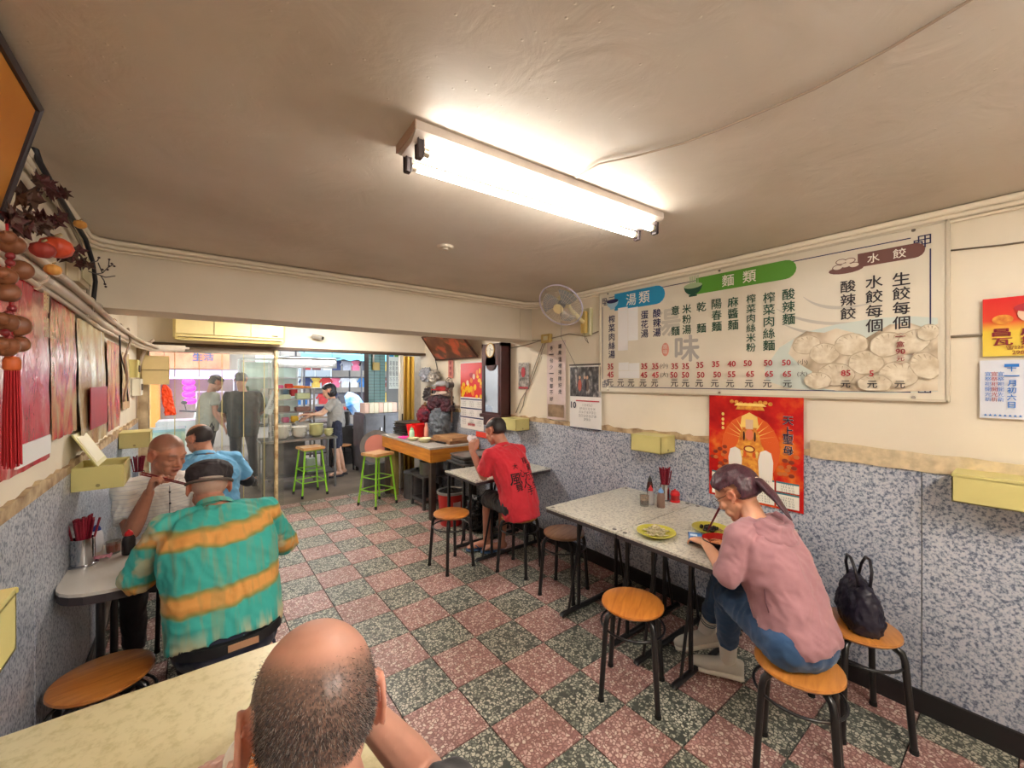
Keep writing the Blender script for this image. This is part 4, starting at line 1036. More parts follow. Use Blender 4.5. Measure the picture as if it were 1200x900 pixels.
# -- 2. man in the flat cap and tie-dyed shirt
def mk_tie():
    m, nt, b = newmat('tie_dye'); tc = nd(nt, 'ShaderNodeTexCoord'); sp = nd(nt, 'ShaderNodeSeparateXYZ'); nt.links.new(tc.outputs['Object'], sp.inputs[0])
    n = nd(nt, 'ShaderNodeTexNoise'); n.inputs['Scale'].default_value = 9; n.inputs['Detail'].default_value = 2; nt.links.new(tc.outputs['Object'], n.inputs[0])
    w = nd(nt, 'ShaderNodeMath', operation='MULTIPLY_ADD'); w.inputs[1].default_value = .055; nt.links.new(n.outputs[0], w.inputs[0]); nt.links.new(sp.outputs[2], w.inputs[2])
    tl = nd(nt, 'ShaderNodeMath', operation='MULTIPLY_ADD'); tl.inputs[1].default_value = -.06; nt.links.new(sp.outputs[0], tl.inputs[0]); nt.links.new(w.outputs[0], tl.inputs[2])
    mr = nd(nt, 'ShaderNodeMapRange'); mr.inputs['From Min'].default_value = .45; mr.inputs['From Max'].default_value = 1.15; nt.links.new(tl.outputs[0], mr.inputs[0])
    te, te2, og, ol = lin((58, 178, 168)), lin((44, 150, 146)), lin((222, 160, 84)), lin((140, 140, 74))
    base = ramp(nt, mr.outputs[0], [(0, te2), (.395, te), (.41, ol), (.43, og), (.475, og), (.495, ol), (.51, te), (.70, te), (.715, ol), (.735, og), (.775, og), (.80, ol), (.815, te), (1, te)])
    # scalloped blobs inside the bands and cream streaks at the hem
    mp = nd(nt, 'ShaderNodeMapping'); mp.inputs['Scale'].default_value = (26, 5, 3); nt.links.new(tc.outputs['Object'], mp.inputs[0])
    n2 = nd(nt, 'ShaderNodeTexNoise'); n2.inputs['Scale'].default_value = 1.4; n2.inputs['Detail'].default_value = 2; nt.links.new(mp.outputs[0], n2.inputs[0])
    base = mix(nt, ramp(nt, n2.outputs[0], [(.5, (0, 0, 0, 1)), (.62, (.35, .35, .35, 1))]), base, lin((150, 140, 84)))
    hemf = ramp(nt, mr.outputs[0], [(.0, (1, 1, 1, 1)), (.22, (1, 1, 1, 1)), (.34, (0, 0, 0, 1))])
    mp3 = nd(nt, 'ShaderNodeMapping'); mp3.inputs['Scale'].default_value = (17, 4, 1.4); nt.links.new(tc.outputs['Object'], mp3.inputs[0])
    n3 = nd(nt, 'ShaderNodeTexNoise'); n3.inputs['Scale'].default_value = 1.0; n3.inputs['Detail'].default_value = 3; nt.links.new(mp3.outputs[0], n3.inputs[0])
    st = nd(nt, 'ShaderNodeMath', operation='MULTIPLY'); nt.links.new(hemf, st.inputs[0]); nt.links.new(ramp(nt, n3.outputs[0], [(.46, (0, 0, 0, 1)), (.54, (1, 1, 1, 1))]), st.inputs[1])
    base = mix(nt, st.outputs[0], base, lin((214, 194, 150)))
    # pale mottling on the sleeves
    ax = nd(nt, 'ShaderNodeMath', operation='ABSOLUTE'); nt.links.new(sp.outputs[0], ax.inputs[0])
    sl = ramp(nt, ax.outputs[0], [(.19, (0, 0, 0, 1)), (.23, (1, 1, 1, 1))])
    n4 = nd(nt, 'ShaderNodeTexNoise'); n4.inputs['Scale'].default_value = 12; nt.links.new(tc.outputs['Object'], n4.inputs[0])
    s2 = nd(nt, 'ShaderNodeMath', operation='MULTIPLY'); nt.links.new(sl, s2.inputs[0]); nt.links.new(ramp(nt, n4.outputs[0], [(.5, (0, 0, 0, 1)), (.6, (.8, .8, .8, 1))]), s2.inputs[1])
    base = mix(nt, s2.outputs[0], base, lin((196, 188, 150)))
    nt.links.new(base, b.inputs['Base Color']); b.inputs['Roughness'].default_value = .8; return m
tie = mk_tie(); sk2 = mk_skin('skin_tan', (190, 134, 110), (176, 168, 158)); navy = cloth('navy_denim', (34, 40, 62), .3)
J = dict(P=(.11, 2.04, .545), C=(.085, 2.28, .985), H=(.055, 2.415, 1.095), hrot=(.05, -.35, .05), elL=(-.19, 2.33, .765), wrL=(-.08, 2.55, .775), elR=(.37, 2.42, .75), wrR=(.18, 2.62, .775),
         knL=(.0, 2.46, .50), knR=(.24, 2.46, .50), anL=(-.02, 2.52, .09), anR=(.30, 2.38, .09), toeL=(0, 1, 0), toeR=(.2, 1, 0))
m2, s2, T2, b2 = person('man in a dark flat cap and turquoise orange tie-dyed shirt, back turned', J, .05, sk2, tie, style='buzz', fat=1.13, sw=.20, sleeve=1.12, sleeve_r=.072, leg_mat=navy, shoe_mat=shoes_dark, voxel=.006, cv=.008, hem=.02)
collar(m2, V3(.085, 2.28, .985), V3(.055, 2.425, 1.13), V3(0, 1, 0), tie, .07)
b = MB(); b.loft([(V3(.11, 2.035, .56) , V3(.19, .01, .0), V3(-.01, .150, 0), .9), (V3(.11, 2.04, .595), V3(.188, .01, 0), V3(-.01, .148, 0), .9)], 28); b.build('belt', M('belt_black', (24, 24, 28), .5), m2, smooth=50, world=True)
b = MB(); b.box((.15, 1.884, .58), (.10, .006, .024), rot=.05); b.build('belt_patch', M('tan_label', (196, 150, 116), .6), m2, world=True)
# cap: crown pleated to one side, short brim, back strap
def capobj(t, T):
    b = MB(); S = [((0, -.014, .022), .086, .104), ((0, -.018, .05), .094, .112), ((0, -.018, .078), .092, .108), ((0, -.012, .10), .078, .09), ((0, -.004, .116), .05, .056), ((0, 0, .120), .012, .014)]
    b.loft([(T @ Vector(c), T.to_3x3() @ V3(rx, 0, 0), T.to_3x3() @ V3(0, ry, 0)) for c, rx, ry in S], 28)
    me = remesh(b, .006, 3); co, no = mesh_np(me); co = fold(co, no, .003, 2.5); c = finish(me, 'flat_cap', M('cap_charcoal', (52, 46, 50), .8, var=.2, vscale=20, bmp=.2, bscale=300), t, np.array(wm(t).inverted()), co)
    b = MB(); b.loft([(T @ V3(0, .075, .034), T.to_3x3() @ V3(.07, 0, 0), T.to_3x3() @ V3(0, .05, .0)), (T @ V3(0, .08, .026), T.to_3x3() @ V3(.07, 0, 0), T.to_3x3() @ V3(0, .055, -.01))], 20); b.build('brim', M('cap_charcoal'), c, world=True)
    b = MB(); b.tube([T @ V3(.088 * math.cos(a), -.014 + .106 * math.sin(a), .014) for a in [PI + k * PI / 12 for k in range(13)]], .007, 8); b.build('band', M('cap_band', (96, 84, 78), .7), c, smooth=True, world=True)
    b = MB(); b.tube([T @ V3(.072 * math.cos(a), -.014 + .112 * math.sin(a), .022) for a in [PI * 1.3 + k * PI * .4 / 8 for k in range(9)]], .006, 6); b.build('strap', M('strap_grey', (170, 160, 150), .6), c, smooth=True, world=True)
capobj(m2, T2)

# -- 3. man in the white shirt, eating
def mk_stripe():
    m, nt, b = newmat('white_stripe'); cc = coords(nt, 'Object')
    w = nd(nt, 'ShaderNodeTexWave', bands_direction='Z'); w.inputs['Scale'].default_value = 16; w.inputs['Distortion'].default_value = 2.5; w.inputs['Detail'].default_value = 1; nt.links.new(cc, w.inputs[0])
    nt.links.new(ramp(nt, w.outputs[0], [(0, lin((206, 206, 210))), (.14, lin((232, 230, 226)))]), b.inputs['Base Color']); b.inputs['Roughness'].default_value = .85; return m
wst = mk_stripe(); sk3 = mk_skin('skin_brown', (188, 130, 106), (90, 74, 66))
J = dict(P=(-.15, 3.38, .545), C=(-.15, 3.235, .985), H=(-.125, 3.12, 1.165), hrot=(R(-141), -.30, 0), elR=(-.27, 3.02, .775), wrR=(-.195, 2.955, .99), elL=(.06, 3.12, .78), wrL=(.06, 2.92, .775),
         knL=(-.02, 3.0, .50), knR=(-.26, 2.98, .50), anL=(-.02, 3.05, .09), anR=(-.26, 3.05, .09), toeL=(.1, -1, 0), toeR=(-.1, -1, 0))
m3, s3, T3, b3_ = person('cropped haired man in a pale striped shirt facing us with chopsticks in his raised fist', J, R(-163), sk3, wst, style='buzz', fat=1.08, sleeve=.75, sleeve_r=.066, leg_mat=cloth('dark_trouser'), shoe_mat=shoes_dark, voxel=.005,
      handsp={'R': ((.25, -.25, 1), (.75, -.1, -.15), 1.15, 1.0, .8), 'L': ((0, -1, 0), (0, 0, -1), .4)})
collar(m3, V3(-.15, 3.235, .985), V3(-.125, 3.12, 1.165), V3(.3, -.95, 0), wst, .075, z=.02)
b = MB(); f = V3(.29, -.957, 0)
W = wm(s3); bv3 = BVHTree.FromPolygons([W @ v.co for v in s3.data.vertices], [tuple(p.vertices) for p in s3.data.polygons])
pl = []
for i in range(9):
    z = .98 - i * .022; hit = bv3.ray_cast(V3(-.14, 3.235, z) + f * .4, -f, .5)
    if hit[0]: pl.append(hit[0] + f * .002)
if len(pl) > 2:
    b.tube(pl, .0035, 6).build('placket', M('placket_grey', (170, 168, 172), .8), m3, smooth=True, world=True)
    b = MB()
    for i in (2, 5): b.ell(pl[min(i, len(pl) - 1)] + f * .002, .006, None, 10, 6)
    b.build('buttons', M('button_dark', (50, 48, 54), .3), m3, smooth=True, world=True)
h0 = V3(-.17, 2.93, 1.06)
t = thing('chopsticks', 'pair of dark red chopsticks in the fist of the man in the white shirt', 'chopsticks', h0)
for k in (0, .012):
    b = MB(); b.cone(V3(-.055, .03, .03 + k), V3(.165, -.06, -.05 + k * .5), .0045, .0028, 8); b.build('chopstick', M('red_lacquer', (120, 26, 36), .35), t)

# -- 4. man in the blue shirt
sk4 = mk_skin('skin_warm', (196, 142, 116), (52, 42, 40)); blue = cloth('sky_blue_cotton', (104, 170, 214))
J = dict(P=(.10, 3.99, .545), C=(.075, 4.06, .965), H=(.03, 4.14, 1.125), hrot=(.75, -.35, 0), elL=(-.20, 4.18, .765), wrL=(-.06, 4.4, .775), elR=(.36, 4.12, .745), wrR=(.24, 4.38, .775),
         knL=(0, 4.4, .5), knR=(.22, 4.4, .5), anL=(0, 4.42, .09), anR=(.24, 4.42, .09), toeL=(0, 1, 0), toeR=(0, 1, 0))
m4, s4, T4, b4 = person('balding man in a sky blue shirt bent over the far left table', J, .1, sk4, blue, style='bald', hair_mat=M('hair_dark', (44, 36, 36), .5, bmp=.4, bscale=200), hairT=.004, fat=1.12, sw=.20, sleeve=.8, sleeve_r=.07, leg_mat=cloth('dark_trouser'), shoe_mat=shoes_dark, voxel=.007)
collar(m4, V3(.075, 4.06, .965), V3(.03, 4.14, 1.125), V3(0, 1, 0), blue, .072)
b = MB(); e, w = V3(.36, 4.12, .745), V3(.24, 4.38, .775); b.cap(e, .052, e + (w - e) * .6, .045); b.build('arm_cover', blk, m4, smooth=True, world=True)

# -- 5. man in the red shirt
sk5 = mk_skin('skin_tan2', (198, 140, 116), (48, 40, 38)); red = cloth('red_cotton', (222, 48, 64), .15)
J = dict(P=(2.17, 2.69, .545), C=(2.115, 2.83, .985), H=(2.075, 2.915, 1.155), hrot=(.25, -.35, 0), elL=(1.965, 2.93, .775), wrL=(1.925, 3.05, .965), elR=(2.37, 2.97, .765), wrR=(2.26, 3.16, .78),
         knL=(2.10, 3.06, .54), knR=(2.28, 3.05, .53), anL=(2.17, 3.19, .10), anR=(2.25, 3.06, .10), toeL=(-.85, .45, 0), toeR=(-.8, .5, 0))
m5, s5, T5, b5 = person('man in a red shirt with black brushed characters down its back, on a stool', J, .12, sk5, red, style='receding', hair_mat=M('hair_dark'), hairT=.006, fat=1.0, sleeve=.8, sleeve_r=.075, legs='shorts', leg_mat=cloth('black_shorts', (34, 34, 38)), shoe='bare', shoe_mat=M('sandal_blue', (60, 92, 130), .5), voxel=.006, hem=-.22,
      handsp={'L': ((.1, .2, 1), (.6, .3, 0), .7), 'R': ((-.4, 1, 0), (0, 0, -1), .4)})
collar(m5, V3(2.115, 2.83, .985), V3(2.075, 2.915, 1.155), V3(0, 1, 0), red, .068)
ink = M('ink_black', (24, 16, 20), .7)
rt, upv, nn = V3(.99, .12, 0), V3(-.1, .3, .95), V3(.12, -.99, .15)
for s_, dx, dz, hh in (('福', .075, .36, .045), ('儀', .10, .305, .045), ('大', -.035, .33, .038), ('文', .115, .235, .05), ('心', .01, .27, .05), ('風', -.05, .235, .075), ('人', .03, .19, .06), ('生', .12, .165, .05), ('万', .06, .24, .05), ('手', .055, .13, .055), ('舞', -.04, .17, .05)):
    hh *= 1.25; ctr = V3(2.15, 2.60, .54) + rt * dx * 1.15 + upv * dz * 1.08
    drape_text(s_, ctr, hh, rt, upv, nn, s5, ink, m5, bold=.0015, name='brush_print')

# -- 6. woman in the pink hooded jacket
sk6 = mk_skin('skin_fair', (222, 164, 132), (60, 32, 38), lip=(176, 84, 84)); pink = cloth('dusty_pink', (170, 124, 132), .12)
def mk_hair(key, a, c):
    m, nt, b = newmat(key); cc = coords(nt, 'Object', (30, 30, 5)); n = nd(nt, 'ShaderNodeTexNoise'); n.inputs['Scale'].default_value = 7; n.inputs['Detail'].default_value = 4; nt.links.new(cc, n.inputs[0])
    nt.links.new(ramp(nt, n.outputs[0], [(.35, lin(a)), (.65, lin(c))]), b.inputs['Base Color']); b.inputs['Roughness'].default_value = .42; bump(nt, b, n.outputs[0], .25, .003); return m
mhair = mk_hair('plum_hair', (46, 22, 32), (84, 46, 58))
jean = cloth('blue_jeans', (46, 84, 128), .35)
sneak = (M('sneaker_grey', (206, 202, 194), .7, bmp=.2, bscale=300), M('sole_white', (226, 222, 212), .5), M('lace_white', (232, 230, 224), .7))
J = dict(P=(1.955, .605, .545), C=(1.99, .775, .935), H=(2.035, .885, 1.06), hrot=(.05, -.60, 0), elL=(1.80, .815, .765), wrL=(2.02, 1.03, .785), elR=(2.27, .86, .80), wrR=(2.235, .90, .93),
         knL=(2.075, .945, .545), knR=(2.17, 1.0, .58), anL=(2.27, 1.03, .10), anR=(2.29, 1.16, .19), toeL=(-.45, .9, 0), toeR=(-.62, .75, -.25))
m6, s6, T6, b6 = person('woman in a dusty pink hooded jacket and jeans bent over a red bowl', J, -.12, sk6, pink, style='long', hair_mat=mhair, hairT=.018, fem=True, sw=.165, sleeve=1.22, sleeve_r=.055, leg_mat=jean, shoe_mat=sneak, voxel=.005, cv=.008, hem=-.06, cuff=.74,
      handsp={'L': ((.45, .85, -.12), (0, 0, -1), [.3, .25, .3, .4], .92), 'R': ((-.3, .45, .5), (-.5, .4, -.3), .7, .92)})
# ponytail, scrunchie, hood, glasses
def TP(x, y, z): return T6 @ V3(x, y, z)
b = MB(); tip = V3(1.985, .645, 1.015)
p0 = TP(0, -.105, .02); dirv = (tip - p0)
b.loft([(TP(0, -.085, .03), V3(.018, 0, 0), V3(0, .008, .018)), (p0, V3(.016, 0, 0), V3(0, .004, .016)), (p0 + dirv * .25 + V3(0, 0, .020), V3(.034, 0, 0), V3(0, .008, .028)), (p0 + dirv * .6 + V3(0, 0, .024), V3(.032, 0, 0), V3(0, .006, .024)), (p0 + dirv * .9 + V3(0, 0, .008), V3(.020, 0, 0), V3(0, .004, .015)), (p0 + dirv * 1.05, V3(.003, 0, 0), V3(0, .001, .003))], 14)
b.build('ponytail', mhair, m6, smooth=True, world=True)
b = MB(); ax = dirv.normalized(); fm = frame(ax)
b.tube([p0 + fm @ V3(.019 * math.cos(k * PI / 8), .019 * math.sin(k * PI / 8), .002 * math.sin(k * 2)) for k in range(16)], .006, 8, closed=True); b.build('scrunchie', M('scrunchie_cream', (222, 200, 172), .8), m6, smooth=True, world=True)
b = MB(); Cc = V3(1.985, .775, .975); cH = V3(1.986, .735, .972)
for i, (rr, dz, r2) in enumerate(((.090, .002, .027), (.100, -.024, .028), (.082, .024, .019))):
    pts = [cH + V3(rr * math.cos(a), rr * .80 * math.sin(a) - .008 * i, dz + .030 * math.sin(a) * -1 * -1) for a in [PI * .92 + k * PI * 1.16 / 14 for k in range(15)]]
    b.tube(pts, [r2 * (.45 + .55 * math.sin(PI * k / 14)) for k in range(15)], 10)
b.ell(V3(1.982, .665, .935), (.085, .035, .045), Euler((-.6, 0, 0)).to_matrix(), 16, 10)
me = remesh(b, .007, 3); co, no = mesh_np(me); co = fold(co, no, .004, 1.5); finish(me, 'hood', pink, m6, np.array(wm(m6).inverted()), co)
b = MB()
for s in (-1, 1):
    b.tube([TP(s * .031 + .024 * math.cos(k * PI / 8), .102, .0 + .020 * math.sin(k * PI / 8)) for k in range(16)], .0012, 6, closed=True)
    b.tube([TP(s * .055, .10, .004), TP(s * .074, .06, .008), TP(s * .080, .0, .010)], .0012, 6)
b.tube([TP(-.008, .104, .004), TP(.008, .104, .004)], .0012, 6); b.build('glasses', M('glasses_dark', (50, 40, 40), .3), m6, smooth=True, world=True)
# zip/pocket seam on the jacket side
W = wm(s6); bv6 = BVHTree.FromPolygons([W @ v.co for v in s6.data.vertices], [tuple(p.vertices) for p in s6.data.polygons])
def onj(px, py, z0):
    "point of the jacket under a point of its left side"
    q = at(px, py, z=z0); d_ = (q - V3(0, 0, 1.6)).normalized(); h = bv6.ray_cast(V3(0, 0, 1.6), d_, 4); return h[0] - d_ * .003 if h[0] else None
for name_, line in (('pocket_seam', ((896, 690), (897, 705), (901, 718))),):
    pts = [p for p in (onj(a, c_, .7) for a, c_ in line) if p]
    if len(pts) > 1: MB().tube(pts, .0025, 6).build(name_, M('seam_dark', (110, 70, 78), .8), m6, smooth=True, world=True)
# socks
for a_, k_ in ((V3(2.27, 1.03, .10), V3(2.075, .945, .545)),):
    b = MB(); b.cone(a_ + (k_ - a_) * -.06, a_ + (k_ - a_) * .28, .039, .044, 16); b.build('sock', M('sock_white', (226, 224, 218), .9), m6, smooth=50, world=True)
b = MB(); a_, k_ = V3(2.29, 1.16, .19), V3(2.17, 1.0, .58); b.cone(a_ + (k_ - a_) * -.08, a_ + (k_ - a_) * .24, .038, .044, 16)
so = b.build('sock', M('sock_white', (226, 224, 218), .9), m6, smooth=50, world=True)
for q in (.16, .20):
    b = MB(); b.cone(a_ + (k_ - a_) * q, a_ + (k_ - a_) * (q + .015), .0437 , .0447, 16); b.build('stripe', M('sock_stripe', (60, 90, 110), .9), so, world=True)
t = thing('chopsticks', 'pair of maroon chopsticks in the right hand of the woman in pink', 'chopsticks', (2.12, 1.0, .93))
for k in (0, .014):
    a0 = at(853 - k * 200, 590, z=1.02); 
    b = MB(); b.cone(V3(2.15 + k, .985, 1.015) - V3(2.12, 1.0, .93), V3(2.13 + k * .5, 1.075, .80) - V3(2.12, 1.0, .93), .0045, .003, 8); b.build('chopstick', M('red_lacquer'), t)
# her bag on the stool by the wall
t = thing('handbag', 'dark navy handbag with looped handles on the stool behind the woman', 'bag', (2.45, .52, .462), .5)
b = MB(); b.loft([(V3(0, 0, .0), V3(.12, 0, 0), V3(0, .06, 0), .6), (V3(0, 0, .06), V3(.135, 0, 0), V3(0, .075, 0), .6), (V3(0, 0, .15), V3(.125, 0, 0), V3(0, .055, 0), .7), (V3(0, 0, .20), V3(.105, 0, 0), V3(0, .03, 0), .8), (V3(0, 0, .215), V3(.09, 0, 0), V3(0, .01, 0), .8)], 20)
me = remesh(b, .008, 3); co, no = mesh_np(me); co = fold(co, no, .006, 2); finish(me, 'bag_body', M('bag_navy', (30, 26, 44), .45, bmp=.2, bscale=80), t, np.eye(4), co)
for s in (-1, 1): MB().tube([(-.07, s * .02, .20), (-.06, s * .03, .27), (-.02, s * .035, .31), (.03, s * .035, .305), (.065, s * .03, .26), (.07, s * .02, .20)], .0065, 8).build('handle', M('bag_strap', (24, 20, 30), .45), t, smooth=True)

# -- 7. cook and the people in the street
sk7 = mk_skin('skin_cook', (226, 178, 150), (26, 24, 28)); gsh = cloth('grey_tee', (166, 164, 160)); dkb = cloth('dark_blue_shorts', (40, 44, 66))
J = dict(P=(1.86, 7.16, .88), C=(1.80, 7.14, 1.24), H=(1.735, 7.13, 1.41), hrot=(R(72), -.4, 0), elL=(1.60, 6.98, 1.05), wrL=(1.40, 6.98, 1.06), elR=(1.68, 7.32, 1.06), wrR=(1.42, 7.2, 1.0),
         knL=(1.82, 7.10, .50), knR=(1.90, 7.22, .50), anL=(1.90, 7.12, .09), anR=(2.0, 7.24, .09), toeL=(-1, .1, 0), toeR=(-1, .2, 0))
m7, s7, T7, b7 = person('cook in a grey shirt with black bobbed hair leaning over the stall', J, R(80), sk7, gsh, style='long', hair_mat=mk_hair('black_hair', (18, 16, 20), (42, 38, 44)), hairT=.02, fem=True, sw=.165, sleeve=.6, sleeve_r=.06, legs='shorts', leg_mat=dkb, shoe='bare', shoe_mat=M('sandal_black', (30, 32, 50), .6), voxel=.009, cv=.011)
b = MB(); b.ell(T7 @ V3(0, -.03, -.03), (.078, .085, .085), T7.to_3x3(), 18, 12); me = remesh(b, .01, 1); finish(me, 'bob', MATS.get('black_hair') or bpy.data.materials['black_hair'], m7, np.array(wm(m7).inverted()))
J = dict(P=(0.58, 7.34, 0.92), C=(0.58, 7.37, 1.38), H=(0.56, 7.44, 1.6), hrot=(-.3, -.3, 0), elL=(0.33, 7.40, 1.12), wrL=(0.38, 7.60, 1.02), elR=(0.83, 7.40, 1.12), wrR=(0.78, 7.60, 1.02), knL=(0.48, 7.36, 0.5), knR=(0.70, 7.36, 0.5), anL=(0.46, 7.32, 0.09), anR=(0.72, 7.32, 0.09), toeL=(0, 1, 0), toeR=(.1, 1, 0))
person('large man in a black shirt standing beyond the clear plastic strips, back turned', J, 0, sk4, cloth('charcoal_shirt', (44, 46, 48)), style='receding', hair_mat=M('hair_grey', (90, 92, 96), .5), hairT=.008, fat=1.12, sw=.205, sleeve=1.0, sleeve_r=.075, leg_mat=cloth('dark_trouser'), shoe_mat=shoes_dark, voxel=.01, cv=.012, hem=-.3)
J = dict(P=(.16, 8.0, .92), C=(.20, 8.02, 1.36), H=(.27, 8.0, 1.545), hrot=(R(-70), -.5, 0), elL=(.25, 8.22, 1.12), wrL=(.33, 8.14, 1.02), elR=(.25, 7.82, 1.10), wrR=(.36, 7.8, .88), knL=(.16, 8.1, .5), knR=(.16, 7.9, .5), anL=(.1, 8.1, .09), anR=(.1, 7.9, .09), toeL=(1, 0, 0), toeR=(1, 0, 0))
person('dark haired man in a pale grey shirt stooping beyond the plastic strips', J, R(-70), sk5, cloth('stone_tee', (176, 172, 158)), style='buzz', hair_mat=M('hair_dark'), hairT=.016, sleeve=.6, sleeve_r=.075, leg_mat=cloth('dark_trouser'), shoe_mat=shoes_dark, voxel=.01, cv=.012, hem=-.25)

# ================================================================ THINGS ON THE RIGHT WALL
m_bord = M('board_white', (228, 220, 202), .35, var=.05, vscale=3)
navy_i = M('print_navy', (36, 38, 88), .5); green_i = M('print_green', (28, 78, 58), .5); blk_i = M('print_black', (40, 34, 40), .5); red_i = M('print_red', (178, 34, 50), .5); mar_i = M('print_maroon', (140, 30, 40), .5)
wht_i = M('print_white', (244, 240, 228), .5)
BX = XR - .022
bd = thing('menu_board', 'wide white menu board listing soups, noodles and dumplings with prices', 'sign', (XR - .012, 1.295, 1.92))
yL, yR = 2.325, .262; zB, zT = 1.502, 2.337
MB().b2((BX, yR, zB), (XR - .002, yL, zT)).build('panel', m_bord, bd, world=True)
b = MB(); 
for a, c in (((BX - .006, yR - .006, zB - .006), (XR - .002, yR + .006, zT + .006)), ((BX - .006, yL - .006, zB - .006), (XR - .002, yL + .006, zT + .006)), ((BX - .006, yR, zB - .006), (XR - .002, yL, zB + .006)), ((BX - .006, yR, zT - .006), (XR - .002, yL, zT + .006))): b.b2(a, c)
b.build('frame', M('frame_cream', (206, 196, 176), .4), bd, world=True)
def bp(cx, cy_):
    "point of the board under a point of the enlarged view of it (2.857 px per px, origin 700,250)"
    p = at(700 + cx / 2.857, 250 + cy_ / 2.857, x=BX); return p.y, p.z
def flat(poly, mat, name, off=.001, parent=bd, x=BX):
    return MB().slab([(x - off, y, z) for y, z in poly], (-1, 0, 0), .0004).build(name, mat, parent, world=True)
def rect(y0, y1, z0, z1, mat, name, off=.001, parent=bd, x=BX): return flat([(y0, z0), (y1, z0), (y1, z1), (y0, z1)], mat, name, off, parent, x)
# border line with fret corners
ly0, ly1, lz0, lz1 = yR + .055, yL - .03, zB + .035, zT - .045
b = MB()
for y0, y1, z0, z1 in ((ly0 + .07, ly1 - .07, lz0, lz0 + .005), (ly0 + .07, ly1 - .07, lz1 - .005, lz1), (ly0, ly0 + .005, lz0 + .07, lz1 - .07), (ly1 - .005, ly1, lz0 + .07, lz1 - .07)):
    b.b2((BX - .0016, y0, z0), (BX - .001, y1, z1))
def fret(oy, oz, sy, sz):
    for a, c, d, e in ((0, .045, 0, .005), (0, .005, 0, .045), (.0, .045, .04, .045), (.04, .045, 0, .03), (.018, .023, .0, .06), (.0, .06, .018, .023), (.018, .07, .055, .06), (.055, .06, .018, .07), (.028, .06, .028, .033), (.028, .033, .028, .06)):
        b.b2((BX - .0016, oy + sy * a, oz + sz * d), (BX - .001, oy + sy * c, oz + sz * e))
for oy, sy in ((ly0, 1), (ly1, -1)):
    for oz, sz in ((lz0, 1), (lz1, -1)): fret(oy, oz, sy, sz)
b.build('border', navy_i, bd, world=True)
for y in (ly0 + .06, (ly0 + ly1) / 2, ly1 - .06):
    for z in (zB + .012, zT - .012): MB().cone((BX - .004, y, z), (BX, y, z), .008, n=10).build('screw', m_chrome, bd, world=True)
# pill shaped headings
def pill(cx0, cx1, cy0, cy1, mat, txt, tx0, tx1):
    y1, z1 = bp(cx0, (cy0[0] + cy0[1]) / 2); y0, z0 = bp(cx1, (cy1[0] + cy1[1]) / 2)
    hh = abs(bp(cx0, cy0[0])[1] - bp(cx0, cy0[1])[1]) / 2; zc = (z0 + z1) / 2
    poly = [(y1, zc - hh), (y1, zc + hh)] + [(y0 + hh * (1 - math.cos(a)) - hh * .0, zc + hh * math.sin(a)) for a in []]
    cc = y0 + hh
    poly += [(cc - hh * math.sin(k * PI / 8), zc + hh * math.cos(k * PI / 8)) for k in range(9)]
    flat(poly, mat, 'heading_band', .0015)
    for ch, cx in zip(txt, (tx0, tx1)):
        yy, _ = bp(cx, 200); text_on(ch, (BX - .0022, yy, zc), hh * 1.35, mat=wht_i, parent=bd, bold=.001)
    return zc, hh, y1
zc1, h1, yb1 = pill(58, 227, (262, 318), (255, 300), M('print_blue', (36, 150, 200), .5), '湯類', 114, 158)
zc2, h2, yb2 = pill(330, 667, (208, 262), (172, 215), M('print_lime', (92, 158, 52), .5), '麵類', 438, 510)
zc3, h3, yb3 = pill(872, 1098, (140, 185), (95, 135), M('print_brown', (116, 76, 70), .5), '水餃', 925, 1012)
def icon_bowl(yc, zc, s, mat, fill):
    flat([(yc + s * math.cos(a) * 1.15, zc + s * .35 - s * 1.1 * abs(math.sin(a))) for a in [k * PI / 12 for k in range(13)]], mat, 'bowl_print', .0026)
    flat([(yc + s * 1.15 * math.cos(k * PI / 10), zc + s * .35 + s * .32 * math.sin(k * PI / 10)) for k in range(20)], fill, 'bowl_print', .0032)
    rect(yc - s * .5, yc + s * .5, zc - s * .95, zc - s * .72, mat, 'bowl_print', .0026)
icon_bowl(yb1 + .02, zc1 - .005, .052, M('print_iceblue', (170, 206, 226), .5), navy_i); 
icon_bowl(yb2 + .02, zc2 - .012, .058, green_i, M('print_noodle', (170, 190, 150), .5))
for k in range(5): rect(yb2 - .02 + k * .014, yb2 - .014 + k * .014, zc2 - .0, zc2 + .075, M('print_noodle'), 'noodle_print', .0036)
flat([(yb3 + .05 + .075 * math.cos(k * PI / 8), zc3 - .035 + .022 * math.sin(k * PI / 8)) for k in range(16)], M('print_brown'), 'dish_print', .0022)
for dy, dz in ((-.035, 0), (0, .006), (.035, 0), (-.018, .026), (.02, .028)):
    flat([(yb3 + .05 + dy + .024 * math.cos(k * PI / 8), zc3 - .018 + dz + .015 * math.sin(k * PI / 8)) for k in range(16)], M('print_brown'), 'dumpling_print', .0026)
    flat([(yb3 + .05 + dy + .020 * math.cos(k * PI / 8), zc3 - .018 + dz + .0115 * math.sin(k * PI / 8)) for k in range(16)], M('print_cream', (232, 222, 206), .5), 'dumpling_print', .003)
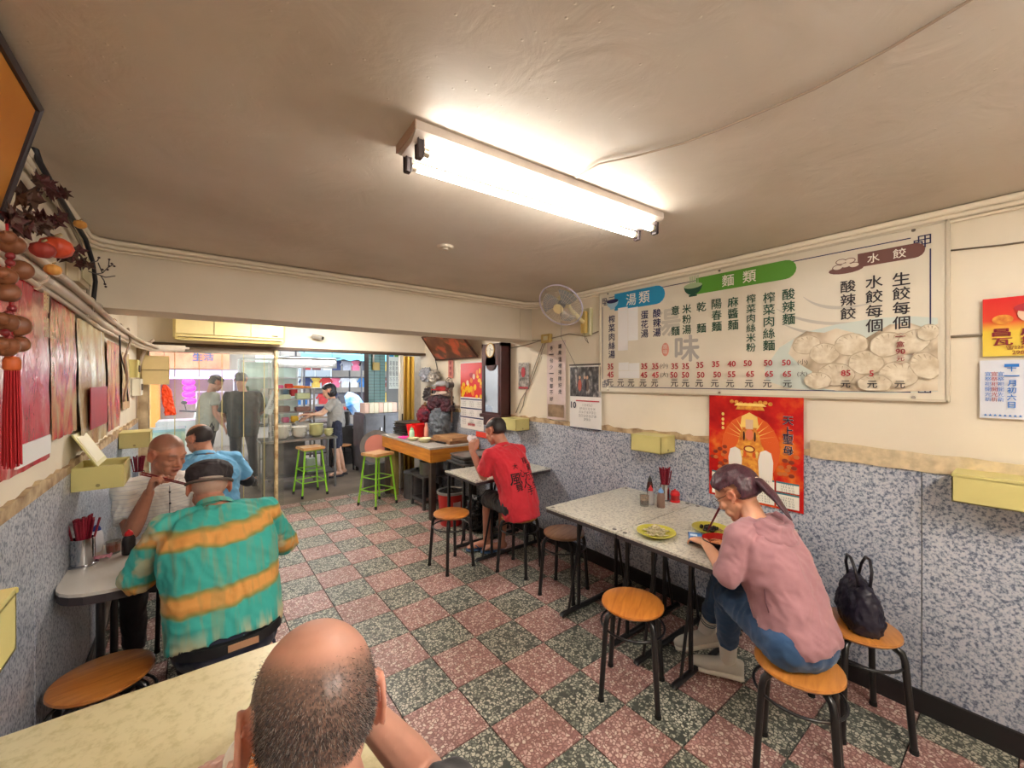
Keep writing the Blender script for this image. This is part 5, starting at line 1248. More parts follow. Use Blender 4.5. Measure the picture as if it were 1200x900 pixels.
# printed photograph of dumplings in the lower corner nearest the viewer
m_dp, nt, b_ = newmat('dumpling_photo'); cc = coords(nt, 'World', (1, 1, 1)); v = nd(nt, 'ShaderNodeTexVoronoi', feature='SMOOTH_F1'); v.inputs['Scale'].default_value = 9; v.inputs['Smoothness'].default_value = .3
n = nd(nt, 'ShaderNodeTexNoise'); n.inputs['Scale'].default_value = 7; n.inputs['Distortion'].default_value = 1.5; nt.links.new(cc, n.inputs[0])
mv = nd(nt, 'ShaderNodeMix', data_type='VECTOR'); mv.inputs[0].default_value = .12; nt.links.new(cc, mv.inputs[4]); nt.links.new(n.outputs['Color'], mv.inputs[5]); nt.links.new(mv.outputs[1], v.inputs[0])
nt.links.new(ramp(nt, v.outputs[0], [(.1, lin((236, 226, 206))), (.45, lin((222, 208, 184))), (.62, lin((196, 178, 152))), (.8, lin((150, 132, 108)))]), b_.inputs['Base Color']); b_.inputs['Roughness'].default_value = .4
def cpoly(pts): return [bp(*p) for p in pts]
flat(cpoly([(560, 520), (610, 450), (690, 400), (800, 372), (940, 350), (1060, 345), (1140, 350), (1140, 596), (1000, 602), (800, 600), (640, 585), (565, 560)]), M('print_platebl', (206, 216, 208), .4), 'plate_print', .0010)
flat(cpoly([(640, 470), (660, 420), (700, 395), (760, 400), (800, 385), (860, 400), (880, 430), (930, 400), (980, 372), (1050, 368), (1100, 385), (1140, 370), (1140, 594), (1000, 598), (800, 594), (700, 575), (720, 530), (670, 500)]), m_dp, 'dumpling_photo', .0014)
m_d1 = M('print_dough', (234, 224, 204), .45, c2=(204, 188, 160), vscale=26); m_d2 = M('print_doughshade', (188, 172, 146), .5)
kd = 0
for cx, cy_, rx, rz_, an in ((700, 440, 46, 30, -.3), (760, 470, 50, 34, .5), (850, 440, 56, 36, -.4), (800, 540, 60, 36, .2), (900, 500, 60, 40, -.6), (970, 440, 56, 40, .3), (1010, 540, 66, 42, -.1), (1060, 430, 54, 40, .5), (1100, 510, 50, 44, -.3), (740, 560, 44, 26, .1), (930, 570, 56, 28, .1), (1110, 400, 36, 26, .2)):
    y, z = bp(cx, cy_); sy = abs(bp(cx - rx, cy_)[0] - bp(cx + rx, cy_)[0]) / 2; sz = abs(bp(cx, cy_ - rz_)[1] - bp(cx, cy_ + rz_)[1]) / 2
    def el(kx, kz, n=18, wob=0.0, y=y, z=z, sy=sy, sz=sz, an=an):
        o = []
        for k in range(n):
            a = 2 * PI * k / n; r = 1 + wob * math.sin(a * 7); u_, w_ = sy * kx * r * math.cos(a), sz * kz * r * math.sin(a)
            o.append((max(y + u_ * math.cos(an) - w_ * math.sin(an), yR + .03 + .002 * math.cos(a)), max(z + u_ * math.sin(an) * .7 + w_ * math.cos(an), zB + .045 + .002 * math.sin(a))))
        return o
    lay = .0020 + .0015 * kd; kd += 1
    flat(el(1.06, 1.1), m_d2, 'dumpling_print', lay); flat(el(1, 1, 28, .035), m_d1, 'dumpling_print', lay + .0005)
    for q in range(5):
        a = PI * (.22 + .14 * q); u0, w0, u1, w1 = sy * .62 * math.cos(a), sz * .50 * math.sin(a), sy * .93 * math.cos(a - .12), sz * .92 * math.sin(a - .12)
        A_ = [(y + u_ * math.cos(an) - w_ * math.sin(an), z + u_ * math.sin(an) * .7 + w_ * math.cos(an)) for u_, w_ in ((u0, w0), (u1, w1), (u1 + .006, w1 - .002))]
        if min(p[0] for p in A_) > yR + .03 and min(p[1] for p in A_) > zB + .045: flat(A_, m_d2, 'pleat_print', lay + .001)
# grey brush flourish, ghost characters and seal
gi = M('print_ghost', (198, 192, 180), .5); gi2 = M('print_ghost2', (176, 172, 166), .5)
for ch, cx, cy_, hc in (('湯', 235, 365, 95), ('味', 300, 452, 90)):
    y, z = bp(cx, cy_); text_on(ch, (BX - .0011, y, z), abs(bp(cx, cy_ - hc / 2)[1] - bp(cx, cy_ + hc / 2)[1]), mat=gi if ch == '湯' else gi2, parent=bd, bold=.003, off=0)
y, z = bp(228, 456); flat([(y + .03 * math.cos(k * PI / 8), z + .05 * math.sin(k * PI / 8)) for k in range(16)], M('print_seal', (222, 150, 134), .5), 'seal_print', .0012)
text_on('原\n味', (BX - .0018, y, z), .07, mat=m_bord, parent=bd)
for k, (q0, q1, q2) in enumerate((((600, 320), (720, 390), (900, 360)), ((690, 280), (760, 340), (920, 300)), ((620, 370), (720, 420), (860, 400)))):
    pts = []
    for i in range(13):
        tt = i / 12; cx = q0[0] * (1 - tt) ** 2 + 2 * q1[0] * tt * (1 - tt) + q2[0] * tt * tt; cy_ = q0[1] * (1 - tt) ** 2 + 2 * q1[1] * tt * (1 - tt) + q2[1] * tt * tt; pts.append(bp(cx, cy_))
    w = [.002 + .007 * math.sin(PI * i / 12) for i in range(13)]
    flat([(p[0], p[1] + a) for p, a in zip(pts, w)] + [(p[0], p[1] - a) for p, a in reversed(list(zip(pts, w)))], gi, 'swirl_print', .0008 + k * .0001)
# the columns of characters
def column(txt, cx, c0, c1, mat, bold=.0015):
    "characters down one column, each cut out at its own place"
    n = len(txt); y, zt = bp(cx, c0); _, zb = bp(cx, c1); st = (zt - zb) / n
    for i, ch in enumerate(txt):
        if ch == '　': continue
        text_on(ch, (BX - .002, y, zt - st * (i + .5)), st * (.90 if ch not in '(（)）一' else .18 if ch == '一' else .3), mat=mat, parent=bd, bold=bold, name='menu_character', off=0.001)
for txt, cx, a, c, m in (('榨菜肉絲湯', 49, 340, 487, navy_i), ('蛋花湯', 159, 325, 418, navy_i), ('酸辣湯', 200, 318, 415, navy_i), ('意　麵', 262, 308, 411, green_i), ('米粉湯', 300, 303, 406, green_i), ('乾　麵', 349, 295, 402, green_i), ('陽春麵', 400, 285, 397, green_i),
                         ('麻醬麵', 455, 278, 392, green_i), ('榨菜肉絲米粉', 515, 270, 465, green_i), ('榨菜肉絲麵', 575, 262, 462, green_i), ('酸辣麵', 641, 250, 375, green_i), ('酸辣餃', 840, 222, 358, blk_i), ('水餃每個', 927, 205, 400, blk_i), ('生餃每個', 1018, 195, 390, blk_i)):
    column(txt, cx, a, c, m)
y, z = bp(1018, 397); 
for s_, cy_, hc in (('(', 404, 7), ('一', 413, 3), ('盒', 438, 20), ('90', 463, 18), ('元', 486, 18), (')', 503, 7)):
    y, z = bp(1018, cy_); hh = abs(bp(1018, cy_ - hc / 2)[1] - bp(1018, cy_ + hc / 2)[1])
    if s_ in '()':
        sg = 1 if s_ == '(' else -1; flat([(y - .022, z - sg * hh * .5), (y, z + sg * hh * .4), (y + .022, z - sg * hh * .5), (y, z + sg * hh * .15)], mar_i, 'menu_character', .022)
    else: text_on(s_, (BX - .022, y, z), hh, mat=mar_i, parent=bd, bold=.002, name='menu_character')
for txt, cx, cy_ in [(t_, c_, 513) for t_, c_ in (('35', 50), )] + [(t_, c_, 512) for t_, c_ in (('35', 163), ('35', 200), ('35', 265), ('35', 301))] + [('35', 349, 508), ('35', 402, 505), ('40', 455, 504), ('50', 509, 502), ('50', 577, 501), ('50', 638, 500)] + \
        [('45', 50, 540), ('45', 162, 541), ('45', 200, 541), ('50', 262, 541), ('50', 301, 541), ('50', 352, 541), ('50', 407, 540), ('55', 455, 539), ('65', 517, 538), ('65', 580, 538), ('65', 640, 538), ('85', 836, 535), ('5', 922, 536)]:
    y, z = bp(cx, cy_); hh = abs(bp(cx, cy_ - 10)[1] - bp(cx, cy_ + 10)[1]); text_on(txt, (BX - .022, y, z), hh, mat=red_i, parent=bd, bold=.003, name='price')
for s_, cx, cy_ in (('(小)', 229, 511), ('(大)', 230, 541), ('(小)', 692, 499), ('(大)', 691, 538)):
    y, z = bp(cx, cy_); hh = abs(bp(cx, cy_ - 10)[1] - bp(cx, cy_ + 10)[1]); text_on(s_, (BX - .022, y, z), hh, mat=blk_i, parent=bd, name='price')
for cx in (49, 84, 119, 159, 198, 264, 301, 347, 399, 450, 513, 574, 641, 835, 924, 1016):
    cy_ = 567 + cx * .006; y, z = bp(cx, cy_); hh = abs(bp(cx, cy_ - 12)[1] - bp(cx, cy_ + 12)[1]); text_on('元', (BX - .022, y, z), hh, mat=blk_i, parent=bd, bold=.0015, name='price')
pw = M('patch_white', (236, 236, 236), .6)
for cx0, cx1, a, c in ((70, 103, 318, 458), (104, 137, 318, 424), (72, 106, 500, 526), (107, 142, 502, 526), (72, 142, 528, 552)):
    y1, z1 = bp(cx0, a); y0, z0 = bp(cx1, c); rect(y0, y1, z0, z1, pw, 'paper_patch', .0035)

# red deity calendar
def paper(name, label, cat, y0, y1, z0, z1, mat, x=XR - .016, group=None, t=.002, curl=.0):
    o = thing(name, label, cat, (x, (y0 + y1) / 2, z0), 0, group)
    def f(u, v): return (x - curl * (abs(u - .5) * 2) ** 3 * (1 - v) - .002 * noise.noise(Vector((u * 3, v * 4, y0))), y1 + (y0 - y1) * u, z0 + (z1 - z0) * v)
    MB().grid(f, 10, 10).build('sheet', mat, o, smooth=True, world=True); return o
m_pos, nt, b_ = newmat('poster_red'); cc = coords(nt, 'World'); n = nd(nt, 'ShaderNodeTexNoise'); n.inputs['Scale'].default_value = 7; n.inputs['Detail'].default_value = 6; nt.links.new(cc, n.inputs[0])
nt.links.new(ramp(nt, n.outputs[0], [(.35, lin((170, 22, 26))), (.52, lin((206, 34, 30))), (.62, lin((222, 84, 36))), (.75, lin((236, 150, 60)))]), b_.inputs['Base Color']); b_.inputs['Roughness'].default_value = .22
px_ = XR - .024
pt = paper('poster', 'large glossy red calendar poster of a gilded temple goddess behind the woman', 'poster', .83, 1.375, .83, 1.496, m_pos, px_)
PX = px_ - .004
gold = M('gilt_print', (240, 176, 70), .35, c2=(206, 104, 40), vscale=40); gold2 = M('gilt_light', (250, 214, 120), .35)
yc = 1.118
def P_(poly, mat, name, off): flat(poly, mat, name, off, pt, PX)
def elp(y, z, a, c, n=20): return [(y + a * math.cos(2 * PI * k / n), z + c * math.sin(2 * PI * k / n)) for k in range(n)]
P_(elp(yc, 1.17, .17, .21), M('glow_orange', (226, 96, 38), .4), 'halo_print', .001)
for k in range(13):
    a = PI * k / 12; P_([(yc + .05 * math.cos(a) - .004, 1.22 + .05 * math.sin(a)), (yc + .16 * math.cos(a), 1.22 + .15 * math.sin(a)), (yc + .05 * math.cos(a) + .008, 1.22 + .05 * math.sin(a))], gold2, 'ray_print', .0014)
P_([(yc - .14, .98), (yc - .12, 1.10), (yc - .07, 1.20), (yc - .05, 1.28), (yc + .05, 1.28), (yc + .07, 1.20), (yc + .12, 1.10), (yc + .14, .98)], gold, 'robe_print', .0018)
P_(elp(yc, 1.285, .042, .055), gold, 'crown_print', .0022); P_([(yc - .055, 1.30), (yc - .045, 1.37), (yc, 1.395), (yc + .045, 1.37), (yc + .055, 1.30)], gold2, 'crown_print', .0026)
P_(elp(yc, 1.255, .024, .034), M('print_face', (236, 130, 96), .5), 'face_print', .0032)
P_([(yc - .022, 1.29), (yc + .022, 1.29), (yc + .022, 1.35), (yc - .022, 1.35)], M('print_beads', (232, 200, 170), .5), 'bead_print', .0036)
for s in (-1, 1): P_(elp(yc + s * .032, 1.245, .006, .03), M('print_hairdark', (60, 24, 30), .5), 'hair_print', .003)
for k in range(5):
    for s in (-1, 1): P_(elp(yc + s * (.028 + .016 * k), 1.13 - .012 * k + .02 * math.sin(k), .011, .02), gold2 if k % 2 else M('glow_orange'), 'robe_print', .003)
P_(elp(yc, 1.165, .034, .022), M('print_dark_red', (150, 30, 24), .4), 'robe_print', .0034); P_(elp(yc, 1.165, .026, .015), gold2, 'robe_print', .0038)
for y in (yc + .085, yc - .093): P_([(y - .036, .98), (y + .036, .98), (y + .042, 1.10), (y + .03, 1.155), (y, 1.17), (y - .03, 1.155), (y - .042, 1.10)], M('tissue_white', (236, 230, 220), .8), 'tablet_print', .004)
for k in range(26):
    a_ = random.random; y = random.choice((random.uniform(.86, .96), random.uniform(1.26, 1.35))); z = random.uniform(1.02, 1.18); P_(elp(y, z, .016, .012, 9), M('poster_brown', (140, 50, 30), .4) if k % 2 else M('poster_amber', (206, 112, 50), .4), 'dragon_print', .0012 + .0001 * k)
for k in range(9): P_(elp(1.0 + k * .028, 1.452 + .008 * math.sin(k), .013, .012, 9), gold, 'cloud_print', .0012 + .0001 * k)
P_([(1.03, 1.41), (1.20, 1.41), (1.185, 1.44), (1.045, 1.44)], gold, 'roof_print', .003); P_([(1.02, 1.435), (1.21, 1.435), (1.19, 1.452), (1.04, 1.452)], gold2, 'roof_print', .0034)
def ptext(s_, px, py, h, mat, bold=.004):
    q = at(px, py, x=PX); text_on(s_, (PX - .004, q.y, q.z), h, mat=mat, parent=pt, bold=bold)
for ch, py in zip('天上聖母', (493, 505, 515, 528)):
    q = at(924, py, x=PX); text_on(ch, (PX - .004, q.y, q.z), .052, mat=wht_i, parent=pt, bold=.003); text_on(ch, (PX - .0055, q.y, q.z), .050, mat=M('print_ink', (28, 22, 60), .5), parent=pt, bold=.0015)
for k, py in enumerate((485, 491, 496, 501)):
    q = at(847.5, py, x=PX); P_(elp(q.y, q.z, .009, .011, 12), gold2, 'medallion_print', .003)
z0_ = .835; rows = [(.84, .955), (.962, 1.02)]
for r_, (a, c) in enumerate(((.845, .93), (.937, .995))):
    for k in range(4):
        y0 = 1.352 - k * .128; P_([(y0, a), (y0 - .118, a), (y0 - .118, c), (y0, c)], wht_i, 'month_grid', .003)
        P_([(y0, c - .010), (y0 - .118, c - .010), (y0 - .118, c), (y0, c)], M('print_teal', (60, 120, 130), .5), 'month_bar', .0034)
        text_on('1 2 3 4 5 6\n7 8 9 10 11\n12 13 14 15\n16 17 18 19', (PX - .004, y0 - .06, (a + c) / 2 - .006), .055, mat=M('print_grey', (110, 110, 116), .5), parent=pt)
# tear-off calendar with a dark photograph of figures
def on(px, py, x): return at(px, py, x=x)
m_dark, nt, b_ = newmat('dark_photo'); cc = coords(nt, 'World', (1, 1, .6)); n = nd(nt, 'ShaderNodeTexNoise'); n.inputs['Scale'].default_value = 26; n.inputs['Detail'].default_value = 5; nt.links.new(cc, n.inputs[0])
nt.links.new(ramp(nt, n.outputs[0], [(.4, lin((34, 32, 36))), (.55, lin((90, 88, 92))), (.68, lin((170, 164, 160)))]), b_.inputs['Base Color']); b_.inputs['Roughness'].default_value = .3
y1_, y0_ = on(668, 450, XR - .02).y, on(705, 450, XR - .02).y
cal = paper('wall_calendar', 'white month calendar with a dark photograph on top, left of the menu board', 'calendar', y0_, y1_, 1.165, 1.735, M('calendar_white', (236, 234, 230), .5), XR - .02)
CX_ = XR - .024
rect(y0_ + .008, y1_ - .008, 1.45, 1.715, m_dark, 'photo', .001, cal, CX_)
for k, (dy, c_) in enumerate(((.10, (186, 90, 70)), (-.0, (70, 66, 76)), (-.05, (96, 80, 74)))):
    yy = (y0_ + y1_) / 2 + dy * .6; flat(elp(yy, 1.55, .022, .055, 14), M('fig%d' % k, c_, .6), 'figure_print', .0016, cal, CX_); flat(elp(yy, 1.62, .012, .015, 12), M('fig_skin', (206, 160, 130), .6), 'figure_print', .002, cal, CX_)
text_on('10', (CX_, y1_ - .05, 1.37), .06, mat=M('print_ink'), parent=cal, bold=.004)
rect(y0_ + .02, y1_ - .08, 1.405, 1.415, red_i, 'week_bar', .0016, cal, CX_)
text_on('1 2 3 4 5 6 7\n8 9 10 11 12 13 14\n15 16 17 18 19 20 21\n22 23 24 25 26 27 28\n29 30 31', (CX_, (y0_ + y1_) / 2 - .03, 1.31), .15, w=.2, mat=M('print_grey'), parent=cal)
MB().cone((XR - .03, y0_ + .005, 1.165), (XR - .03, y1_ - .005, 1.165), .005, n=8).build('bottom_bar', M('print_navyb', (40, 50, 80), .5), cal, world=True)
MB().cone((XR - .03, y0_ + .005, 1.735), (XR - .03, y1_ - .005, 1.735), .006, n=8).build('top_bar', M('grey_bar', (90, 88, 90), .5), cal, world=True)
# long pale pink paper strip with brush writing
y1_, y0_ = on(641, 440, XR - .016).y, on(663, 440, XR - .016).y
st_ = paper('paper_strip', 'long faded pink paper strip with two columns of brush writing', 'poster', y0_, y1_, 1.215, 1.975, M('pink_strip', (228, 208, 206), .7, c2=(206, 186, 170), vscale=5), XR - .016)
sx_ = XR - .021
for k, (tx, yy) in enumerate((('請來這裡排隊好走', y0_ + .07), ('多一句少一句都不好', y1_ - .07))):
    for i, ch in enumerate(tx): text_on(ch, (sx_, yy, 1.92 - i * .062 - k * .01), .045 if ch != '一' else .008, mat=blk_i, parent=st_, bold=.002, name='brush_character')
rect(y0_ + .02, y1_ - .02, 1.24, 1.36, M('strip_stain', (168, 140, 110), .8, var=.5, vscale=14), 'faded_picture', .001, st_, sx_)
y1_, y0_ = on(607.5, 440, XR - .016).y, on(620, 440, XR - .016).y
cd_ = paper('picture_card', 'small printed picture card on the cream wall beside the clock', 'poster', y0_, y1_, 1.50, 1.78, M('card_mottle', (190, 184, 176), .5, c2=(50, 46, 50), vscale=30), XR - .016)
flat(elp((y0_ + y1_) / 2, 1.68, .035, .055, 14), red_i, 'print', .001, cd_, XR - .021); rect(y0_ + .01, y1_ - .01, 1.505, 1.525, red_i, 'print', .001, cd_, XR - .021)
text_on('廣澤尊王', (XR - .022, (y0_ + y1_) / 2, 1.60), .03, mat=blk_i, parent=cd_)
# two advertising calendars at the picture edge
m_yg, nt, b_ = newmat('red_yellow_card'); tc = coords(nt, 'World'); sp = nd(nt, 'ShaderNodeSeparateXYZ'); nt.links.new(tc, sp.inputs[0])
mr = nd(nt, 'ShaderNodeMapRange'); mr.inputs['From Min'].default_value = 1.70; mr.inputs['From Max'].default_value = 1.96; nt.links.new(sp.outputs[2], mr.inputs[0])
nt.links.new(ramp(nt, mr.outputs[0], [(0, lin((240, 214, 90))), (.42, lin((240, 206, 70))), (.6, lin((228, 70, 44))), (1, lin((214, 26, 34)))]), b_.inputs['Base Color']); b_.inputs['Roughness'].default_value = .35
ca = paper('advert_card', 'red and yellow printed card above the date calendar at the picture edge', 'poster', -.20, .157, 1.702, 1.955, m_yg, XR - .018)
AX = XR - .023
for z, s_, h in ((1.805, '昌 成', .036), (1.765, '瓦 斯', .036)): text_on(s_, (AX, .06, z), h, w=.14, mat=mar_i, parent=ca, bold=.004)
text_on('☎22821562', (AX, .045, 1.738), .018, mat=mar_i, parent=ca, bold=.001); text_on('29815840', (AX, .03, 1.716), .016, mat=mar_i, parent=ca, bold=.001)
flat(elp(.0, 1.88, .06, .045), M('print_peach', (240, 200, 170), .5), 'print', .001, ca, AX); flat(elp(.10, 1.86, .03, .02), gold, 'print', .0012, ca, AX); flat(elp(.0, 1.905, .07, .022), red_i, 'print', .0014, ca, AX)
cb = paper('wall_calendar', 'white date calendar with a huge blue numeral at the picture edge', 'calendar', -.20, .165, 1.432, 1.685, M('calendar_blue_white', (222, 226, 236), .5), XR - .018)
text_on('2', (AX, -.045, 1.57), .17, mat=M('print_azure', (34, 120, 206), .5), parent=cb, bold=.012)
for i, ch in enumerate('十一月初六日'): text_on(ch, (AX, .075, 1.648 - i * .031), .026 if ch != '一' else .005, mat=M('print_azure'), parent=cb, bold=.002)
for k in range(3): text_on('宜\n祭\n祀\n開\n光\n祈', (AX, .105 + k * .018, 1.57), .13, mat=M('print_azure') if k != 1 else red_i, parent=cb, lsp=1.1)
rect(.055, .095, 1.655, 1.668, M('print_azure'), 'print', .001, cb, AX); text_on('★★★★★★★★', (AX, .10, 1.446), .012, mat=M('print_azure'), parent=cb)
# loose cable and small socket stain by them
tag(MB().tube([(XR - .008, .255, 1.80), (XR - .01, .16, 1.80), (XR - .01, .04, 1.806), (XR - .012, -.02, 1.83), (XR - .012, -.045, 1.90), (XR - .012, -.05, 2.0), (XR - .012, -.05, 2.2), (XR - .012, -.052, 2.36)], .006, 6).build('wall_cable', M('cable_grey', (150, 138, 120), .6), None, smooth=True), 'grey cable curving up the wall beside the menu board', 'cable')
tag(MB().tube([(XR - .006, .255, 2.20), (XR - .007, .1, 2.185), (XR - .006, -.2, 2.17), (XR - .006, -.6, 2.16)], .004, 6).build('wall_cable', M('cable_dark', (110, 96, 80), .6), None, smooth=True), 'thin dark cable running level above the red and yellow card', 'cable')

# ---- wall fan
fc = at(657, 358, x=2.33); fh = at(670, 345, x=2.50)
ax_ = (at(652, 367, x=2.25) - at(668, 345, x=2.46)).normalized()
fan = thing('wall_fan', 'round wire caged wall fan tilted down beside the menu board', 'fan', (XR - .02, 2.47, 2.14))
fm = frame(ax_); c0_ = fc
def FR(r, a, h): return c0_ + fm @ Vector((r * math.cos(a), r * math.sin(a), h))
m_fan = M('fan_cream', (222, 208, 160), .4); m_wire = M('fan_wire', (190, 176, 160), .35, .3); m_rim = M('fan_rim', (196, 190, 214), .35)
RF = .185
b = MB()
for h, sgn in ((.03, 1), (-.035, -1)):
    for k in range(44):
        a = 2 * PI * k / 44; b.tube([FR(.04, a, h + sgn * .02), FR(RF * .55, a + .06 * sgn, h + sgn * .018), FR(RF * .92, a + .1 * sgn, h), FR(RF, a + .11 * sgn, 0)], .0011, 3)
for h, r in ((.048, .10), (.04, .145), (-.05, .1)): b.tube([FR(r, k * PI / 20, h) for k in range(40)], .0013, 4, closed=True)
o = b.build('cage', m_wire, fan, world=True); o['kind'] = 'stuff'
MB().tube([FR(RF, k * PI / 24, 0) for k in range(48)], .006, 8, closed=True).build('rim', m_rim, fan, smooth=True, world=True)
for k in range(3):
    a0 = 2 * PI * k / 3 + .4; m_bl = M('fan_blade', (150, 158, 168), .25, alpha=.6)
    MB().grid(lambda u, v, a0=a0: FR(.035 + (RF * .85 - .035) * v, a0 + (u - .5) * (1.3 - .2 * v) + .35 * v, .018 * (u - .5) * 2), 8, 6).build('blade', m_bl, fan, smooth=True, world=True)
MB().cone(FR(0, 0, .045), FR(0, 0, .062), .043, .038, 24).build('hub_badge', m_fan, fan, smooth=40, world=True)
MB().cone(FR(0, 0, -.02), FR(0, 0, .02), .035, .03, 20).build('hub', M('hub_grey', (90, 96, 110), .4), fan, smooth=40, world=True)
MB().cone(FR(0, 0, -.05), FR(0, 0, -.13), .06, .052, 22).ell(FR(0, 0, -.13), .052, fm, 18, 10).build('motor', m_fan, fan, smooth=50, world=True)
MB().tube([FR(0, 0, -.10), FR(0, 0, -.10) + V3(.06, .0, -.08), (XR - .06, 2.47, 2.10), (XR - .02, 2.47, 2.10)], .018, 10).build('arm', m_fan, fan, smooth=True, world=True)
MB().b2((XR - .05, 2.41, 1.99), (XR - .005, 2.50, 2.23), bev=.008).build('wall_plate', M('plate_cream', (206, 200, 160), .4), fan, world=True)
MB().b2((XR - .09, 2.43, 2.01), (XR - .05, 2.49, 2.20), bev=.008).build('switch_box', M('plate_gold', (196, 170, 96), .45), fan, world=True)
MB().tube([(XR - .07, 2.46, 2.02), (XR - .075, 2.44, 1.95), (XR - .06, 2.42, 1.92), (XR - .05, 2.45, 1.97)], .0025, 5).build('cord', blk_i, fan, smooth=True, world=True)
MB().tube([FR(.1, 1.0, .04), FR(.1, 1.0, .04) - V3(0, 0, .3), V3(2.5, 2.35, 1.7)], .0018, 5).build('pull_string', M('string_grey', (120, 110, 104), .7), fan, world=True)
jb = thing('junction_box', 'small yellowed electrical box on the wall below the fan', 'electrical box', (XR - .02, 3.0, 1.97))
MB().b2((XR - .045, 2.93, 1.965), (XR - .002, 3.06, 2.05), bev=.006).build('box', M('box_yellowed', (200, 170, 96), .5), jb, world=True)
MB().b2((XR - .048, 2.96, 1.99), (XR - .044, 3.02, 2.03)).build('socket', M('plate_cream'), jb, world=True)
for i, (lab, pts) in enumerate((('grey cable looping from the small electrical box down to the napkin box', [(XR - .012, 3.03, 1.97), (XR - .012, 3.12, 1.80), (XR - .012, 3.26, 1.55), (XR - .012, 3.42, 1.38), (XR - .012, 3.50, 1.24)]), ('second pale cable hanging left of the pink paper strip', [(XR - .012, 3.06, 1.97), (XR - .012, 3.2, 1.72), (XR - .012, 3.32, 1.50), (XR - .012, 3.38, 1.32), (XR - .012, 3.44, 1.24)]), ('cable running under the beam from the electrical box to the fan plate', [(XR - .012, 3.23, 2.005), (XR - .012, 3.06, 2.0), (XR - .012, 2.9, 2.01), (XR - .012, 2.7, 2.03), (XR - .012, 2.5, 1.99), (XR - .012, 2.34, 2.02)]), ('cable running along the wall under the beam toward the clock', [(XR - .012, 3.08, 2.0), (XR - .012, 3.3, 1.97), (XR - .012, 3.6, 1.95)]))):
    tag(MB().tube(pts, .005, 6).build('wall_cable', M('cable_grey'), None, smooth=True), lab, 'cable')
# ---- tall clock
ck = thing('pendulum_clock', 'tall dark wooden pendulum clock with a mirror glass door on the right wall', 'clock', (XR - .07, 3.78, 1.10))
m_cw = M('clock_wood', (74, 34, 36), .35, var=.3, vscale=9)
X0 = XR - .14; Y0, Y1 = 3.60, 3.98
b = MB()
b.b2((X0, Y0, 1.20), (XR - .01, Y0 + .03, 2.01)).b2((X0, Y1 - .03, 1.20), (XR - .01, Y1, 2.01)).b2((X0, Y0, 1.97), (XR - .01, Y1, 2.005)).b2((XR - .03, Y0, 1.2), (XR - .012, Y1, 2.0)); b.build('case', m_cw, ck, world=True)
MB().b2((X0 - .02, Y0 - .02, 1.17), (XR - .01, Y1 + .02, 1.21), bev=.006).b2((X0 + .01, Y0 + .02, 1.08), (XR - .02, Y1 - .02, 1.17)).build('plinth', m_cw, ck, world=True)
MB().b2((X0 + .005, Y0 + .04, 1.22), (X0 + .012, Y1 - .04, 1.80)).build('glass_door', M('mirror_glass', (190, 194, 200), .06, .9), ck, world=True)
MB().b2((X0 - .004, Y0 + .03, 1.22), (X0 + .008, Y0 + .055, 1.97)).b2((X0 - .004, Y1 - .055, 1.22), (X0 + .008, Y1 - .03, 1.97)).b2((X0 - .004, Y0 + .03, 1.21), (X0 + .008, Y1 - .03, 1.235)).build('door_frame', m_cw, ck, world=True)
pan = MB().b2((X0 - .008, Y0 + .05, 1.76), (X0 + .004, Y1 - .05, 1.97)); pan.cone((X0 - .008, 3.79, 1.80), (X0 + .004, 3.79, 1.80), .1, n=20); pan.build('dial_panel', m_cw, ck, world=True)
MB().cone((X0 - .015, 3.79, 1.93), (X0 - .009, 3.79, 1.93), .075, n=30).build('dial', M('dial_white', (226, 222, 206), .4), ck, world=True)
MB().tube([(X0 - .014, 3.79 + .078 * math.cos(k * PI / 14), 1.93 + .078 * math.sin(k * PI / 14)) for k in range(28)], .006, 6, closed=True).build('dial_ring', M('brass', (190, 150, 80), .3, .8), ck, smooth=True, world=True)
text_on('12', (X0 - .016, 3.79, 1.985), .018, mat=blk_i, parent=ck); text_on('6', (X0 - .016, 3.79, 1.875), .018, mat=blk_i, parent=ck); text_on('3', (X0 - .016, 3.735, 1.93), .018, mat=blk_i, parent=ck); text_on('9', (X0 - .016, 3.845, 1.93), .018, mat=blk_i, parent=ck)
MB().box((X0 - .017, 3.775, 1.94), (.001, .045, .006), rot=Matrix.Rotation(.6, 3, 'X')).box((X0 - .017, 3.79, 1.905), (.001, .005, .055)).build('hands', blk_i, ck, world=True)
# ---- gold luck calendar
y1_, y0_ = on(540, 460, XR - .02).y, on(567, 460, XR - .02).y
gc = paper('wall_calendar', 'red and gold lucky gods calendar with month sheets left of the clock', 'calendar', y0_, y1_, .975, 1.83, M('calendar_white'), XR - .02)
gx = XR - .024
rect(y0_ + .002, y1_ - .002, 1.38, 1.81, M('cal_red', (214, 32, 30), .3), 'picture', .0008, gc, gx)
rr = random.Random(2)
for k in range(30):
    yy = rr.uniform(y0_ + .04, y1_ - .04); z = rr.uniform(1.39, 1.50) if k < 16 else rr.uniform(1.45, 1.72); flat(elp(yy, z, rr.uniform(.02, .04), rr.uniform(.02, .04), 12), M('cal_gold', (240, 196, 40), .35) if k % 3 else M('cal_orange', (232, 130, 40), .35), 'coin_print', .0014 + .0001 * k, gc, gx)
for dy in (.09, -.06): flat(elp((y0_ + y1_) / 2 + dy, 1.64 if dy < 0 else 1.56, .03, .035, 14), M('cal_face', (236, 206, 180), .5), 'face_print', .0046, gc, gx)
flat(elp((y0_ + y1_) / 2, 1.66, .045, .03), red_i, 'print', .0042, gc, gx)
for k in range(3): rect(y0_ + .004, y1_ - .004, 1.345 - k * .115, 1.36 - k * .115, M('cal_navy', (56, 60, 110), .5), 'month_bar', .001, gc, gx)
